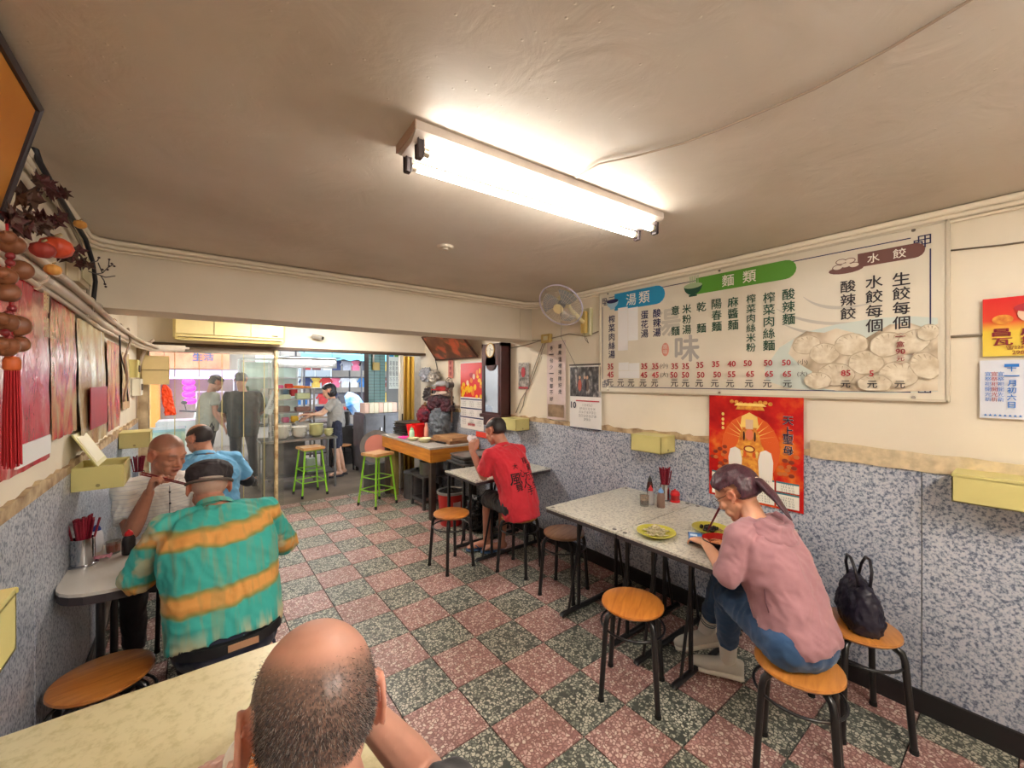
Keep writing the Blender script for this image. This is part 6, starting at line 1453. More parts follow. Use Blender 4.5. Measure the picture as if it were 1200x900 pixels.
for r_ in range(3):
    for c_ in range(3): text_on('1 2 3 4 5\n6 7 8 9 10\n11 12 13', (gx - .001, y0_ + (c_ + .5) * (y1_ - y0_) / 3, 1.295 - r_ * .115), .07, mat=M('print_grey'), parent=gc)
text_on('新年快樂', (gx - .001, (y0_ + y1_) / 2, 1.035), .04, mat=red_i, parent=gc, bold=.003)
ht_ = paper('red_notice', 'short red paper notice on the wall under the gold calendar', 'poster', y0_ - .1, y0_ + .16, .90, .965, M('notice_red', (222, 60, 40), .5), XR - .028)
# narrow red couplet under the tilted picture
ch_ = paper('couplet_strip', 'narrow faded red paper strip under the tilted picture', 'poster', 4.86, 5.0, 1.62, 1.88, M('strip_red', (206, 130, 116), .6), XR - .016)
for i, c_ in enumerate('財神到'): text_on(c_, (XR - .021, 4.93, 1.83 - i * .075), .055, mat=mar_i, parent=ch_, bold=.003)
# ---- tilted picture leaning out from the wall near the ceiling
tp = thing('hanging_picture', 'dark orange scroll picture leaning out from the wall left of the clock', 'picture', (2.66, 4.8, 1.95))
m_pic, nt, b_ = newmat('autumn_picture'); cc = coords(nt, 'World'); n = nd(nt, 'ShaderNodeTexNoise'); n.inputs['Scale'].default_value = 6; n.inputs['Detail'].default_value = 5; nt.links.new(cc, n.inputs[0])
nt.links.new(ramp(nt, n.outputs[0], [(.4, lin((96, 54, 34))), (.52, lin((120, 80, 50))), (.58, lin((190, 90, 56))), (.7, lin((206, 100, 64)))]), b_.inputs['Base Color']); b_.inputs['Roughness'].default_value = .3
A, B_, C_, D_ = V3(2.74, 4.22, 1.88), V3(2.74, 5.30, 1.88), V3(2.46, 5.18, 2.18), V3(2.46, 4.22, 2.18)
nrm = (B_ - A).cross(D_ - A).normalized()
MB().slab([A, B_, C_, D_], nrm if nrm.x > 0 else -nrm, .02).build('board', m_pic, tp, world=True)
MB().tube([A, B_, C_, D_], .012, 6, closed=True).build('frame', M('frame_brown', (70, 40, 30), .4), tp, world=True)
MB().tube([D_ + V3(0, .3, 0), V3(2.6, 4.6, 2.39)], .002, 4).tube([C_ - V3(0, .2, 0), V3(2.6, 4.9, 2.39)], .002, 4).build('wire', m_chrome, tp, world=True)

# ================================================================ LEFT WALL
def mk_crinkle(key, cols, sc=4):
    m, nt, b = newmat(key); cc = coords(nt, 'World', (1, 1, .45)); n = nd(nt, 'ShaderNodeTexNoise'); n.inputs['Scale'].default_value = sc; n.inputs['Detail'].default_value = 5; n.inputs['Distortion'].default_value = 1.2; nt.links.new(cc, n.inputs[0])
    k = len(cols); nt.links.new(ramp(nt, n.outputs[0], [(.3 + .4 * i / (k - 1), lin(c)) for i, c in enumerate(cols)]), b.inputs['Base Color']); b.inputs['Roughness'].default_value = .25
    n2 = nd(nt, 'ShaderNodeTexNoise'); n2.inputs['Scale'].default_value = 18; n2.inputs['Distortion'].default_value = 2; nt.links.new(cc, n2.inputs[0]); bump(nt, b, n2.outputs[0], .5, .01); return m
m_rp = mk_crinkle('red_sheet', [(168, 20, 42), (190, 40, 58), (206, 96, 104), (226, 200, 194)]); m_rg = mk_crinkle('red_gold_sheet', [(140, 24, 36), (184, 60, 60), (206, 150, 104), (200, 184, 140)], 6); m_gs = mk_crinkle('plastic_beige_sheet', [(160, 60, 56), (184, 150, 108), (204, 188, 150), (232, 226, 214)], 6)
def lsheet(label, y0, y1, z0, z1, mat, x=XL + .018, wav=.012, seed=0, name='paper_hanging'):
    o = thing(name, label, 'poster', (x, (y0 + y1) / 2, z0), 0, 'old papers on the left wall')
    def f(u, v): return (x + abs(wav * noise.noise(Vector((u * 5 + seed, v * 2.5, seed)))) + (wav * (1 - v) * .6), y0 + (y1 - y0) * u + .008 * noise.noise(Vector((v * 6, seed, u))), z0 + (z1 - z0) * v + .012 * noise.noise(Vector((u * 7, seed, 0))) * (1 - v))
    MB().grid(f, 18, 18).build('sheet', mat, o, smooth=True, world=True); return o
l1 = lsheet('large red and pink sheet behind the gourd string on the left wall', 1.55, 2.36, 1.30, 1.955, m_rp, seed=1)
for i, ch in enumerate('賜福'): text_on(ch, (XL + .045, 2.20 - .0 * i, 1.88 - i * .09), .075, right=(0, 1, 0), mat=M('gilt_dull', (214, 180, 130), .4), parent=l1, bold=.003)
for i, ch in enumerate('平安吉慶'): text_on(ch, (XL + .045, 2.29, 1.76 - i * .055), .04, right=(0, 1, 0), mat=M('gilt_dull'), parent=l1, bold=.001)
MB().b2((XL + .028, 1.95, 1.32), (XL + .034, 2.33, 1.39)).build('white_patch', M('patch_white'), l1, world=True)
lsheet('crinkled red and gold sheet next to the large pink one on the left wall', 2.39, 2.82, 1.36, 1.93, m_rg, seed=4)
l3 = lsheet('beige plastic covered sheet over a red square on the left wall', 2.86, 3.62, 1.25, 1.90, m_gs, seed=7, wav=.02)
MB().b2((XL + .045, 3.0, 1.34), (XL + .048, 3.5, 1.56)).build('red_square', M('deep_red', (176, 30, 56), .4, var=.2), l3, world=True)
lsheet('torn red and cream paper strip past the beam on the left wall', 3.72, 4.25, 1.26, 1.86, m_rg, seed=11)
lsheet('yellowed paper strip hanging near the end post on the left wall', 4.40, 4.85, 1.36, 1.82, mk_crinkle('ochre_sheet', [(200, 160, 90), (214, 190, 140), (190, 150, 110)], 6), seed=15)
for lab, y, z, m_ in (('small cream fuse box on the left wall near the end post', 5.05, 1.62, m_box), ('small white switch box near the end post', 5.3, 1.45, M('switch_white', (226, 222, 206), .4))):
    t = thing('fuse_box', lab, 'electrical box', (XL + .04, y, z)); MB().b2((-.035, -.1, 0), (.03, .1, .16), bev=.006).build('box', m_, t); MB().b2((.03, -.04, .05), (.036, .04, .11)).build('door', M('dark_slot'), t)
t = thing('sign_panel', 'blank cream hardboard panel hung on the end post beside the orange bag', 'panel', (XL + .16, YP - .14, 1.55)); MB().b2((-.12, -.01, .0), (.10, .01, .30), bev=.003).build('board', M('hardboard', (206, 184, 130), .6, var=.1), t); MB().b2((-.12, -.013, .148), (.10, -.01, .152)).build('fold_line', M('dark_slot'), t)
# orange plastic bag on the clear strips
t = thing('orange_bag', 'bright orange plastic bag hanging on the clear plastic strips', 'bag', (XL + .40, YP - .12, 1.12))
p0_, p1_, p2_, p3_, p4_ = at(192, 448, y=YP - .12), at(201, 458, y=YP - .12), at(206.5, 486, y=YP - .12), at(193, 487, y=YP - .12), at(188.5, 456, y=YP - .12)
b = MB(); b.slab([p0_, p1_, p2_, p3_, p4_], (0, -1, 0), .02); me = remesh(b, .006, 3); co, no = mesh_np(me); co = fold(co, no, .006, 3); finish(me, 'bag_body', M('orange_film', (246, 76, 22), .35), t, np.array(wm(t).inverted()), co)
MB().tube([p0_ + V3(0, -.01, 0), V3(p0_.x, YP - .08, p0_.z + .1), V3(p0_.x, YP - .08, 1.9)], .003, 5).build('hook_wire', m_chrome, t, world=True)
# bundle of white conduits along the left wall
cdt = thing('conduit_bundle', 'bundle of white conduit pipes clipped along the left wall over the papers', 'pipe', (XL + .035, 1.3, 1.97))
for i, (dx, dz, r) in enumerate(((.035, 0, .022), (.04, .044, .018), (.03, -.036, .010), (.075, .02, .012))):
    pts = [(XL + dx, YK + .1, 1.97 + dz), (XL + dx, 1.8, 1.975 + dz), (XL + dx, 2.6, 1.965 + dz), (XL + dx, 3.4, 1.94 + dz), (XL + dx + .01, 4.4, 1.93 + dz * .8), (XL + dx + .03, 5.2, 1.93 + dz * .7), (XL + dx + .10, 5.6, 1.92 + dz * .6), (XL + dx + .35, 5.66, 1.93 + dz * .5)]
    q = MB().tube(pts, r, 10).build('conduit', M('conduit_white', (222, 208, 190), .5, var=.12, vscale=6), cdt, smooth=True, world=True)
    for y in (2.2, 3.0, 3.8): MB().tube([(XL + dx, y - .03, 1.965 + dz - .02 * (y > 3.5)), (XL + dx, y + .03, 1.965 + dz - .02 * (y > 3.5))], r * 1.18, 10).build('coupling', M('conduit_joint', (200, 184, 164), .5), q, world=True)
# black and grey cables climbing behind the leaves
for i, (lab, pts, r, m_) in enumerate((('thick black cable climbing from the conduits to the ceiling', [at(108, 365, x=-.42), at(112, 330, x=-.42), at(108, 305, x=-.41), at(100, 280, x=-.42), at(84, 255, x=-.42), at(66, 225, x=-.42), at(46, 190, x=-.43), at(38, 165, x=-.44)], .010, M('cable_black', (26, 26, 32), .5)),
        ('grey cable beside the thick black one near the ceiling', [at(102, 360, x=-.43), at(104, 325, x=-.43), at(94, 285, x=-.44), at(74, 245, x=-.44), at(52, 205, x=-.45)], .007, M('cable_grey')),
        ('tangled beige wires beside the end post', [at(150, 385, x=-.40), at(153, 400, x=-.40), at(146, 420, x=-.40), at(150, 445, x=-.40), at(145, 470, x=-.40)], .008, M('cable_beige')),
        ('black wire hanging down the papers by the end post', [at(140, 385, x=-.42), at(141, 415, x=-.42), at(148, 440, x=-.42), at(150, 470, x=-.42)], .005, M('cable_black')),
        ('beige cable looping to the conduits over the end post', [at(180, 398, y=5.62), at(172, 405, y=5.62), at(164, 425, y=5.62), at(160, 452, y=5.62), at(158, 490, y=5.62)], .014, M('cable_beige')))):
    tag(MB().tube(pts, r, 7).build('hanging_cable', m_, None, smooth=True), lab, 'cable')
t = thing('junction_box', 'cream junction box under the beam on the left wall', 'electrical box', (XL + .03, 2.9, 2.06)); MB().b2((-.03, -.16, 0), (.02, .1, .16), bev=.006).build('box', M('junction_cream', (214, 200, 172), .5), t); MB().b2((.02, -.14, .02), (.024, .08, .14)).build('cover', M('plate_cream'), t)
# big framed picture leaning from the left wall
fp = thing('framed_picture', 'large amber picture in a dark frame leaning out high on the left wall', 'picture', (-.40, 1.2, 2.03))
A, B_, C_, D_ = V3(-.445, 1.80, 2.03), V3(-.445, .55, 2.03), V3(-.354, .50, 2.375), V3(-.354, 1.75, 2.375)
MB().slab([A, B_, C_, D_], (-1, 0, -.2), .012).build('canvas', M('amber_picture', (206, 140, 54), .45, c2=(190, 120, 44), vscale=3), fp, world=True)
MB().tube([A, B_, C_, D_], .014, 6, closed=True).build('frame', M('frame_dark', (44, 34, 42), .35), fp, world=True)
# garland of dark leaves with pumpkins
gl_ = thing('leaf_garland', 'garland of dark maroon artificial leaves under the ceiling of the left wall', 'garland', (-.40, 2.0, 2.05))
stem_pts = [at(50, 205, x=-.40), at(40, 235, x=-.39), at(28, 262, x=-.38), at(60, 275, x=-.39), at(85, 290, x=-.39), at(105, 312, x=-.40)]
MB().tube(stem_pts, .004, 6).build('stem', M('stem_dark', (60, 40, 34), .7), gl_, smooth=True, world=True)
rl = random.Random(11); m_l1 = M('leaf_maroon', (84, 36, 36), .6, var=.3, vscale=30); m_l2 = M('leaf_brown', (92, 66, 56), .6, var=.3, vscale=30)
def leaf(c, s, e, mat):
    rm = Euler(e).to_matrix(); pts = []
    for k in range(10):
        a = 2 * PI * k / 10; r = s * (1 if k % 2 == 0 else .48); pts.append(Vector((r * math.cos(a), r * math.sin(a) * .8, .12 * r * math.sin(a * 2))))
    b = MB(); b.V = [tuple(c + rm @ v) for v in pts] + [tuple(c + rm @ V3(0, 0, -.012))]; b.F = [(10, i, (i + 1) % 10) for i in range(10)]
    b.build('leaf', mat, gl_, world=True)
for px, py, n_, sp in ((52, 212, 9, 9), (68, 222, 7, 9), (35, 232, 8, 10), (25, 258, 12, 13), (45, 262, 12, 14), (20, 272, 6, 9), (66, 258, 5, 9), (84, 298, 6, 9), (98, 310, 4, 7), (72, 298, 5, 10)):
    for k in range(n_):
        c = at(px + rl.uniform(-sp, sp), py + rl.uniform(-sp, sp) * .6, x=-.40 + rl.uniform(-.02, .035)); leaf(c, rl.uniform(.026, .044), (rl.uniform(-.9, .9) + PI / 2, rl.uniform(-.9, .9), rl.uniform(.6, 2.4)), m_l1 if rl.random() < .55 else m_l2)
def pumpkin(px, py, r, label, mat, x=-.36, sq=.8):
    c = at(px, py, x=x); t = thing('toy_pumpkin', label, 'pumpkin', c, 0, 'toy pumpkins in the leaf garland'); b = MB(); n_ = 32; vs = []
    prof = [(-1, .05), (-.9, .45), (-.55, .85), (0, 1), (.55, .85), (.88, .45), (.8, .08)]
    for z, k in prof:
        for i in range(n_):
            a = 2 * PI * i / n_; q = r * k * (1 - .10 * abs(math.sin(a * 4)) ** .5 * -1 + -.10); vs.append((q * math.cos(a), q * math.sin(a), z * r * sq))
    fs = [(j * n_ + i, j * n_ + (i + 1) % n_, (j + 1) * n_ + (i + 1) % n_, (j + 1) * n_ + i) for j in range(len(prof) - 1) for i in range(n_)] + [tuple(range(n_)), tuple(range(6 * n_, 7 * n_))]
    b.add(vs, fs).build('flesh', mat, t, smooth=True); MB().tube([(0, 0, r * sq * .7), (0, .0, r * sq * 1.1), (r * .3, 0, r * sq * 1.35)], r * .12, 6).build('stalk', M('stalk_tan', (150, 130, 90), .7), t, smooth=True)
m_op = M('pumpkin_orange', (206, 76, 44), .4, var=.2); m_oy = M('pumpkin_yellow', (226, 160, 76), .4, var=.2)
pumpkin(66, 290, .043, 'largest orange toy pumpkin in the garland', m_op); pumpkin(50, 293, .03, 'dark red toy pumpkin behind the largest one', M('pumpkin_dark', (150, 50, 40), .5)); pumpkin(94, 263, .022, 'small amber toy pumpkin nearest the ceiling line', m_oy, x=-.38); pumpkin(62, 316, .022, 'small yellow toy pumpkin below the largest one', m_oy)
# dried berry twig
t = thing('berry_twig', 'dark twig of berries sticking out from the garland before the beam', 'twig', at(108, 320, x=-.38))
tw = [[(104, 318), (113, 321), (120, 320), (127, 313)], [(113, 321), (124, 325), (137, 323)], [(120, 320), (117, 313), (115, 308)], [(118, 323), (122, 329), (123, 333)], [(105, 308), (114, 306), (116, 302)], [(127, 313), (133, 310)], [(127, 313), (128, 305)]]
b = MB()
for l in tw: b.tube([at(p[0], p[1], x=-.36) for p in l], .0022, 5)
b.build('twig', M('twig_dark', (46, 38, 44), .7), t, world=True)
for px, py in ((128, 312), (131, 309), (126, 316), (123, 333), (124, 336), (116, 302), (128, 304), (120, 316), (134, 312)): MB().ell(at(px, py, x=-.36), .0055, None, 8, 6).build('berry', M('berry_dark', (60, 34, 44), .5), t, smooth=True, world=True)
# string of gourds with a red tassel
gs = thing('gourd_charm', 'string of brown gourds with red beads and a long red tassel on the left wall', 'charm', at(14, 400, x=-.36))
m_gd = M('gourd_brown', (128, 76, 46), .45, var=.35, vscale=16)
m_tr = M('tassel_red', (176, 16, 30), .7, var=.3, vscale=60, stretch=(8, 8, .4)); m_bead = M('bead_maroon', (120, 24, 30), .35)
MB().tube([at(8, 262, x=-.36), at(10, 300, x=-.36), at(12, 350, x=-.36), at(14, 418, x=-.36)], .003, 5).build('cord', m_tr, gs, smooth=True, world=True)
def gourd(px, py, s, ang):
    c = at(px, py, x=-.355); rot = Matrix.Rotation(ang, 3, 'X')
    s *= .88; pr = [(0, -1), (.55, -.92), (.8, -.6), (.78, -.25), (.5, .05), (.34, .25), (.48, .5), (.5, .72), (.3, .95), (.08, 1.05), (.05, 1.35), (0, 1.4)]
    MB().lathe([(r * s, z * s) for r, z in pr], c, 16, rot).build('gourd', m_gd, gs, smooth=True, world=True)
for a_ in ((12, 283, .035, 1.2), (26, 317, .036, -1.45), (4, 322, .03, 1.5), (10, 344, .034, -1.7), (22, 382, .038, -1.5), (24, 404, .03, -1.65), (3, 376, .034, 1.4), (4, 405, .034, 1.5)): gourd(*a_)
for px, py in ((12, 300), (12, 308), (12, 330), (14, 362), (10, 368), (6, 390), (10, 396)): MB().ell(at(px, py, x=-.35), .009, None, 10, 7).build('bead', m_bead, gs, smooth=True, world=True)
tp_ = at(14, 418, x=-.355); z = tp_.z
MB().lathe([(0, 0), (.012, 0), (.016, -.01), (.016, -.028), (.013, -.034), (0, -.034)], tp_, 14).build('tassel_knot', M('tassel_gold', (190, 90, 40), .5), gs, smooth=True, world=True)
b = MB()
for k in range(46):
    a = 2 * PI * k / 46; r0 = .011 * (.4 + .6 * (k % 3) / 2); b.tube([tp_ + V3(r0 * math.cos(a), r0 * math.sin(a), -.03), tp_ + V3(r0 * 1.3 * math.cos(a), r0 * 1.3 * math.sin(a), -.14), tp_ + V3(r0 * 1.4 * math.cos(a + .1), r0 * 1.4 * math.sin(a + .1), -.265 + .01 * math.sin(k * 3))], .0018, 4)
o = b.build('tassel', m_tr, gs, world=True); o['kind'] = 'stuff'

# ================================================================ ON AND UNDER THE WORK COUNTER
m_steel = M('brushed_steel', (150, 148, 146), .35, .8, var=.2, vscale=12); m_steeld = M('dull_steel', (104, 102, 104), .45, .6, var=.3, vscale=8)
def box_thing(name, label, cat, c, d, mat, rz=0, bev=.006, group=None, part='body'):
    t = thing(name, label, cat, (c[0], c[1], c[2]), rz, group); MB().b2((-d[0] / 2, -d[1] / 2, 0), (d[0] / 2, d[1] / 2, d[2]), bev=bev).build(part, mat, t); return t
CT = CZ + .001
GZ = -.02
ORD = ['lowest', 'second lowest', 'third lowest', 'fourth lowest', 'fifth lowest', 'sixth lowest', 'seventh']
for i in range(6):
    t = thing('steel_tray', ORD[i] + ' steel tray in the stack at the far end of the work counter', 'tray', (2.40 + .012 * (i % 2), 5.52 - .01 * i, CT + i * .03), .06 * (i % 3 - 1), 'steel trays stacked on the work counter')
    b = MB(); b.loft([(V3(0, 0, .001), V3(.15, 0, 0), V3(0, .19, 0), .35), (V3(0, 0, .026), V3(.17, 0, 0), V3(0, .21, 0), .35), (V3(0, 0, .028), V3(.182, 0, 0), V3(0, .222, 0), .35), (V3(0, 0, .026), V3(.165, 0, 0), V3(0, .205, 0), .35), (V3(0, 0, .004), V3(.148, 0, 0), V3(0, .188, 0), .35)], 28); b.build('pan', m_steel, t, smooth=40)
t = thing('basket', 'bright red plastic basket on the work counter', 'basket', (2.36, 5.15, CT), .2)
b = MB(); b.loft([(V3(0, 0, 0), V3(.085, 0, 0), V3(0, .085, 0), .4), (V3(0, 0, .17), V3(.11, 0, 0), V3(0, .11, 0), .4), (V3(0, 0, .17), V3(.102, 0, 0), V3(0, .102, 0), .4), (V3(0, 0, .01), V3(.078, 0, 0), V3(0, .078, 0), .4)], 24); b.build('tub', M('bright_red', (236, 28, 30), .35), t, smooth=40)
MB().tube([(-.11, 0, .165), (-.115, 0, .175), (-.1, -.03, .18), (.1, -.03, .18), (.115, 0, .175), (.11, 0, .165)], .005, 6).build('handle', M('bright_red'), t)
bottle(2.22, 4.98, CT, 'green and white squeeze bottle beside the red basket', M('mint_bottle', (190, 226, 200), .35), M('mint_cap', (120, 190, 140), .35), .15, .035, .012, kind='squeeze_bottle')
bottle(2.40, 4.93, CT, 'salmon pink squeeze bottle on the work counter', M('salmon_bottle', (232, 160, 140), .4), M('salmon_bottle'), .20, .03, .01, kind='squeeze_bottle')
t = thing('cloth', 'crumpled magenta cloth at the edge of the work counter', 'cloth', (2.20, 5.13, CT)); MB().grid(lambda u, v: ((u - .5) * .14, (v - .5) * .20, .004 + .014 * abs(noise.noise(Vector((u * 6, v * 6, 1)))) + (.02 - .04 * abs(u - .5)) * .6), 12, 12).build('fabric', M('magenta_cloth', (236, 60, 160), .8), t, smooth=True)
bowl(2.24, 4.66, CT, .085, .05, 'cream bowl nearest the corner of the work counter', M('cream_bowl', (228, 224, 180), .3), M('cream_bowl'))
bowl(2.19, 4.88, CT, .075, .035, 'shallow cream dish behind the cream bowl on the counter', M('cream_bowl'), M('cream_bowl'))
t = thing('cutting_board', 'thick worn wooden cutting boards with a black handled knife on the counter', 'cutting board', (2.56, 4.52, CT), .05)
MB().b2((-.19, -.24, 0), (.17, .24, .035), bev=.006).build('lower_board', M('board_brown', (134, 92, 60), .7, c2=(170, 128, 88), vscale=5), t)
MB().box((.01, .0, .053), (.33, .42, .034), rot=.05, bev=.006).build('upper_board', M('board_tan', (186, 142, 98), .65, c2=(150, 108, 70), vscale=5), t)
MB().b2((-.235, -.18, .006), (-.2, .02, .022), bev=.004).b2((-.235, .02, .012), (-.21, .22, .015)).build('knife', blk_i, t)
t = thing('plastic_bag', 'crumpled white plastic bag beside the cutting boards', 'bag', (2.70, 4.27, CT)); b = MB(); b.ell((0, 0, .04), (.055, .06, .045)); me = remesh(b, .008, 1); co, no = mesh_np(me); co = fold(co, no, .02, 3); finish(me, 'film', M('white_film', (232, 222, 226), .3), t, np.eye(4), co)
# cloth sack, hats, bags heaped on the counter against the wall
def lump(name, label, cat, c, r, mat, amp=.02, sc=1.5, seed=0, extra=(), part='body'):
    t = thing(name, label, cat, (c[0], c[1], c[2] - r[2] * .9)); b = MB(); b.ell(c, r)
    for e in extra: b.ell(e[0], e[1])
    me = remesh(b, .012, 2); co, no = mesh_np(me); co = fold(co, no, amp, sc, seed); co[:, 2] = np.maximum(co[:, 2], c[2] - r[2] * .92); finish(me, part, mat, t, np.array(wm(t).inverted())); me.update(); return t
def lump2(name, label, cat, c, r, mat, amp=.02, sc=1.5, seed=0, extra=(), part='body'):
    t = thing(name, label, cat, (c[0], c[1], c[2] - r[2] * .9)); b = MB(); b.ell(c, r)
    for e in extra: b.ell(e[0], e[1])
    me = remesh(b, .012, 2); co, no = mesh_np(me); co = fold(co, no, amp, sc, seed); co[:, 2] = np.maximum(co[:, 2], c[2] - r[2] * .92); finish(me, part, mat, t, np.array(wm(t).inverted()), co); return t
lump2('cloth_sack', 'large grey canvas sack slumped on the work counter against the wall', 'bag', (2.60, 4.92, 1.03), (.13, .17, .21), M('sack_grey', (112, 120, 130), .8, var=.3, vscale=9), .03, 1.6, 1)
lump2('backpack', 'dark maroon bag hung over the grey sack', 'bag', (2.62, 5.02, 1.28), (.11, .22, .10), M('bag_maroon', (84, 30, 44), .7, c2=(50, 40, 50), vscale=9), .03, 1.6, 4, (((2.64, 4.80, 1.20), (.08, .1, .14)),))
lump2('cloth_sack', 'small dark red cloth bundle between the red basket and grey sack', 'bag', (2.52, 5.22, 1.10), (.10, .11, .10), M('bundle_red', (140, 26, 44), .7, c2=(60, 40, 60), vscale=14), .025, 2, 7)
for i, (c_, lab) in enumerate((((170, 172, 178), 'grey cap on top of the hat pile by the wall'), ((176, 50, 54), 'red cap in the hat pile by the wall'), ((206, 190, 180), 'cream cap under the others in the hat pile'))):
    t = thing('cap', lab, 'hat', (2.66, 4.98, 1.52 - i * .06)); MB().ell((0, 0, .02), (.09, .11, .05)).box((-.09, .0, .005), (.09, .13, .012), bev=.004).build('crown', M('hat%d' % i, c_, .8), t, smooth=50)
MB().b2((2.56, 4.86, 1.36), (2.77, 5.12, 1.375)).build('wall_shelf', m_steeld); tag(bpy.data.objects['wall_shelf'], 'small metal wall shelf holding the caps', 'shelf')
# hanging bags and wire things on the wall at the far end
for i, (y, z, r, c_, lab, nm) in enumerate(((5.52, 1.66, .10, (196, 200, 212), 'pale blue white plastic bag bundle hanging by the gold gate', 'plastic_bag'), (5.25, 1.64, .08, (214, 206, 196), 'second pale plastic bag bundle hanging on the wall', 'plastic_bag'), (5.42, 1.38, .09, (74, 66, 70), 'dark bundle of utensils and cloth hanging on the wall', 'utensil_bundle'), (5.20, 1.30, .07, (200, 184, 120), 'yellow plastic wrap hanging above the maroon bag', 'plastic_bag'), (5.54, 1.12, .10, (150, 60, 50), 'brownish red packet heap beside the steel trays', 'packet'))):
    lump2(nm, lab, 'bag' if 'bag' in nm else 'bundle', (2.68, y, z), (.07, r * 1.2, r), M('wallbag%d' % i, c_, .35, c2=tuple(int(v * .6) for v in c_), vscale=16), .035, 3, i)
t = thing('wire_rack', 'wire rack of ladles and whisks on the wall above the counter', 'rack', (2.72, 5.3, 1.1)); b = MB()
for k in range(7): b.tube([(2.70, 5.1 + k * .07, 1.52), (2.68, 5.1 + k * .07, 1.2)], .003, 5)
b.tube([(2.70, 5.08, 1.5), (2.70, 5.55, 1.5)], .005, 6).build('rails', m_chrome, t, world=True)
for k in range(5): 
    y = 5.12 + k * .09; q = MB().tube([(2.66, y, 1.5), (2.65, y, 1.28)], .004, 6); q.ell((2.65, y, 1.25), (.02, .035, .03), None, 10, 6); q.build('ladle', m_steel if k % 2 else M('ladle_tan', (170, 130, 90), .6), t, smooth=True, world=True)
t = thing('desk_fan', 'small old round fan with a dark cage standing by the gold calendar', 'fan', (2.66, 4.72, 1.04)); MB().cone((2.66, 4.72, 1.04), (2.66, 4.72, 1.45), .012).build('stem', M('fan_brown', (110, 80, 64), .5), t, world=True)
b = MB()
for r_ in (.04, .07, .10): b.tube([(2.62, 4.72 + r_ * math.cos(k * PI / 10), 1.53 + r_ * math.sin(k * PI / 10)) for k in range(20)], .004, 5, closed=True)
for k in range(10): b.tube([(2.62, 4.72, 1.53), (2.62, 4.72 + .1 * math.cos(k * PI / 5), 1.53 + .1 * math.sin(k * PI / 5))], .003, 4)
b.cone((2.60, 4.72, 1.53), (2.68, 4.72, 1.53), .035).build('cage', M('cage_dark', (80, 74, 72), .5), t, world=True)
tag(MB().tube([(XR - .01, 5.4, 1.9), (XR - .01, 5.35, 1.8), (XR - .01, 5.3, 1.6), (XR - .01, 5.15, 1.45), (XR - .01, 5.05, 1.35)], .006, 6).build('wall_cable', M('cable_black'), None, smooth=True), 'dark cable curving down the wall above the hanging bundles', 'cable')
# low stand with steel trays next to the small table
t = thing('side_stand', 'low dark metal stand holding a steel tray between the tables and counter', 'stand', (2.38, 3.68, 0))
for x in (2.12, 2.66):
    for y in (3.52, 3.82): MB().b2((x - .012, y - .012, 0), (x + .012, y + .012, .74)).build('leg', m_leg, t, world=True)
MB().b2((2.10, 3.50, .74), (2.70, 3.84, .755)).build('top', m_steeld, t, world=True)
for i in range(2):
    t = thing('steel_tray', ('upper' if i else 'lower') + ' grey steel tray on the low stand behind the small table', 'tray', (2.38, 3.68, .756 + i * .035), 0); b = MB(); b.loft([(V3(0, 0, .001), V3(.24, 0, 0), V3(0, .15, 0), .3), (V3(0, 0, .032), V3(.26, 0, 0), V3(0, .17, 0), .3), (V3(0, 0, .032), V3(.25, 0, 0), V3(0, .16, 0), .3), (V3(0, 0, .022), V3(.24, 0, 0), V3(0, .15, 0), .3)], 28); b.build('pan', m_steel, t, smooth=40)
lump2('rubbish_bag', 'black bag slumped under the low stand', 'bag', (2.44, 3.68, .17), (.18, .14, .18), M('black_bag'), .04, 1.5, 3)
# under the counter
t = thing('metal_stand', 'square grey metal stand under the front corner of the work counter', 'stand', (2.42, 4.78, 0)); b = MB()
for x in (2.22, 2.62):
    for y in (4.62, 4.96): b.b2((x - .016, y - .016, 0), (x + .016, y + .016, .38))
for y in (4.62, 4.96): b.b2((2.22, y - .012, .08), (2.62, y + .012, .11))
b.b2((2.21, 4.61, .08), (2.235, 4.97, .11)).build('frame', m_steeld, t, world=True); MB().b2((2.2, 4.6, .38), (2.64, 4.98, .40)).build('top', m_steeld, t, world=True)
def pot(x, y, z, r, h, label, mat=m_steel):
    t = thing('cooking_pot', label, 'pot', (x, y, z)); MB().lathe([(0, 0), (r, 0), (r, h), (r + .008, h + .004), (r - .006, h), (r - .006, .01), (0, .01)], n=26).build('body', mat, t, smooth=40)
    MB().lathe([(r + .006, h + .006), (r * .6, h + .03), (.02, h + .038), (.018, h + .06), (0, h + .06)], n=24).build('lid', mat, t, smooth=50); return t
pot(2.40, 4.78, .402, .15, .16, 'lidded aluminium pot on the grey metal stand'); pot(2.42, 5.25, .0, .18, .34, 'tall dark stock pot on the floor under the counter', m_steeld)
box_thing('waste_bin', 'olive yellow board box leaning behind the lime bar stool', 'box', (2.22, 5.62, 0), (.06, .30, .62), M('olive_board', (150, 134, 70), .6, var=.2))
box_thing('crate', 'low dark crate under the round pink faced tray', 'crate', (2.12, 6.0, GZ), (.3, .22, .40), m_steeld)
t = thing('round_tray', 'large round steel rimmed tray with a pink face leaning on the far counter end', 'tray', (2.2, 5.86, .30)); fm = frame((-.5, -.8, .12)); c = V3(2.12, 5.98, .62)
b = MB(); b.lathe([(0, 0), (.22, 0), (.24, .015), (.24, .022), (.0, .012)], c, 32, fm); b.build('dish', m_steel, t, smooth=40, world=True); b = MB(); b.lathe([(0, .016), (.17, .016), (.17, .02), (0, .02)], c, 30, fm); b.build('face', M('pink_face', (196, 120, 104), .5), t, world=True)

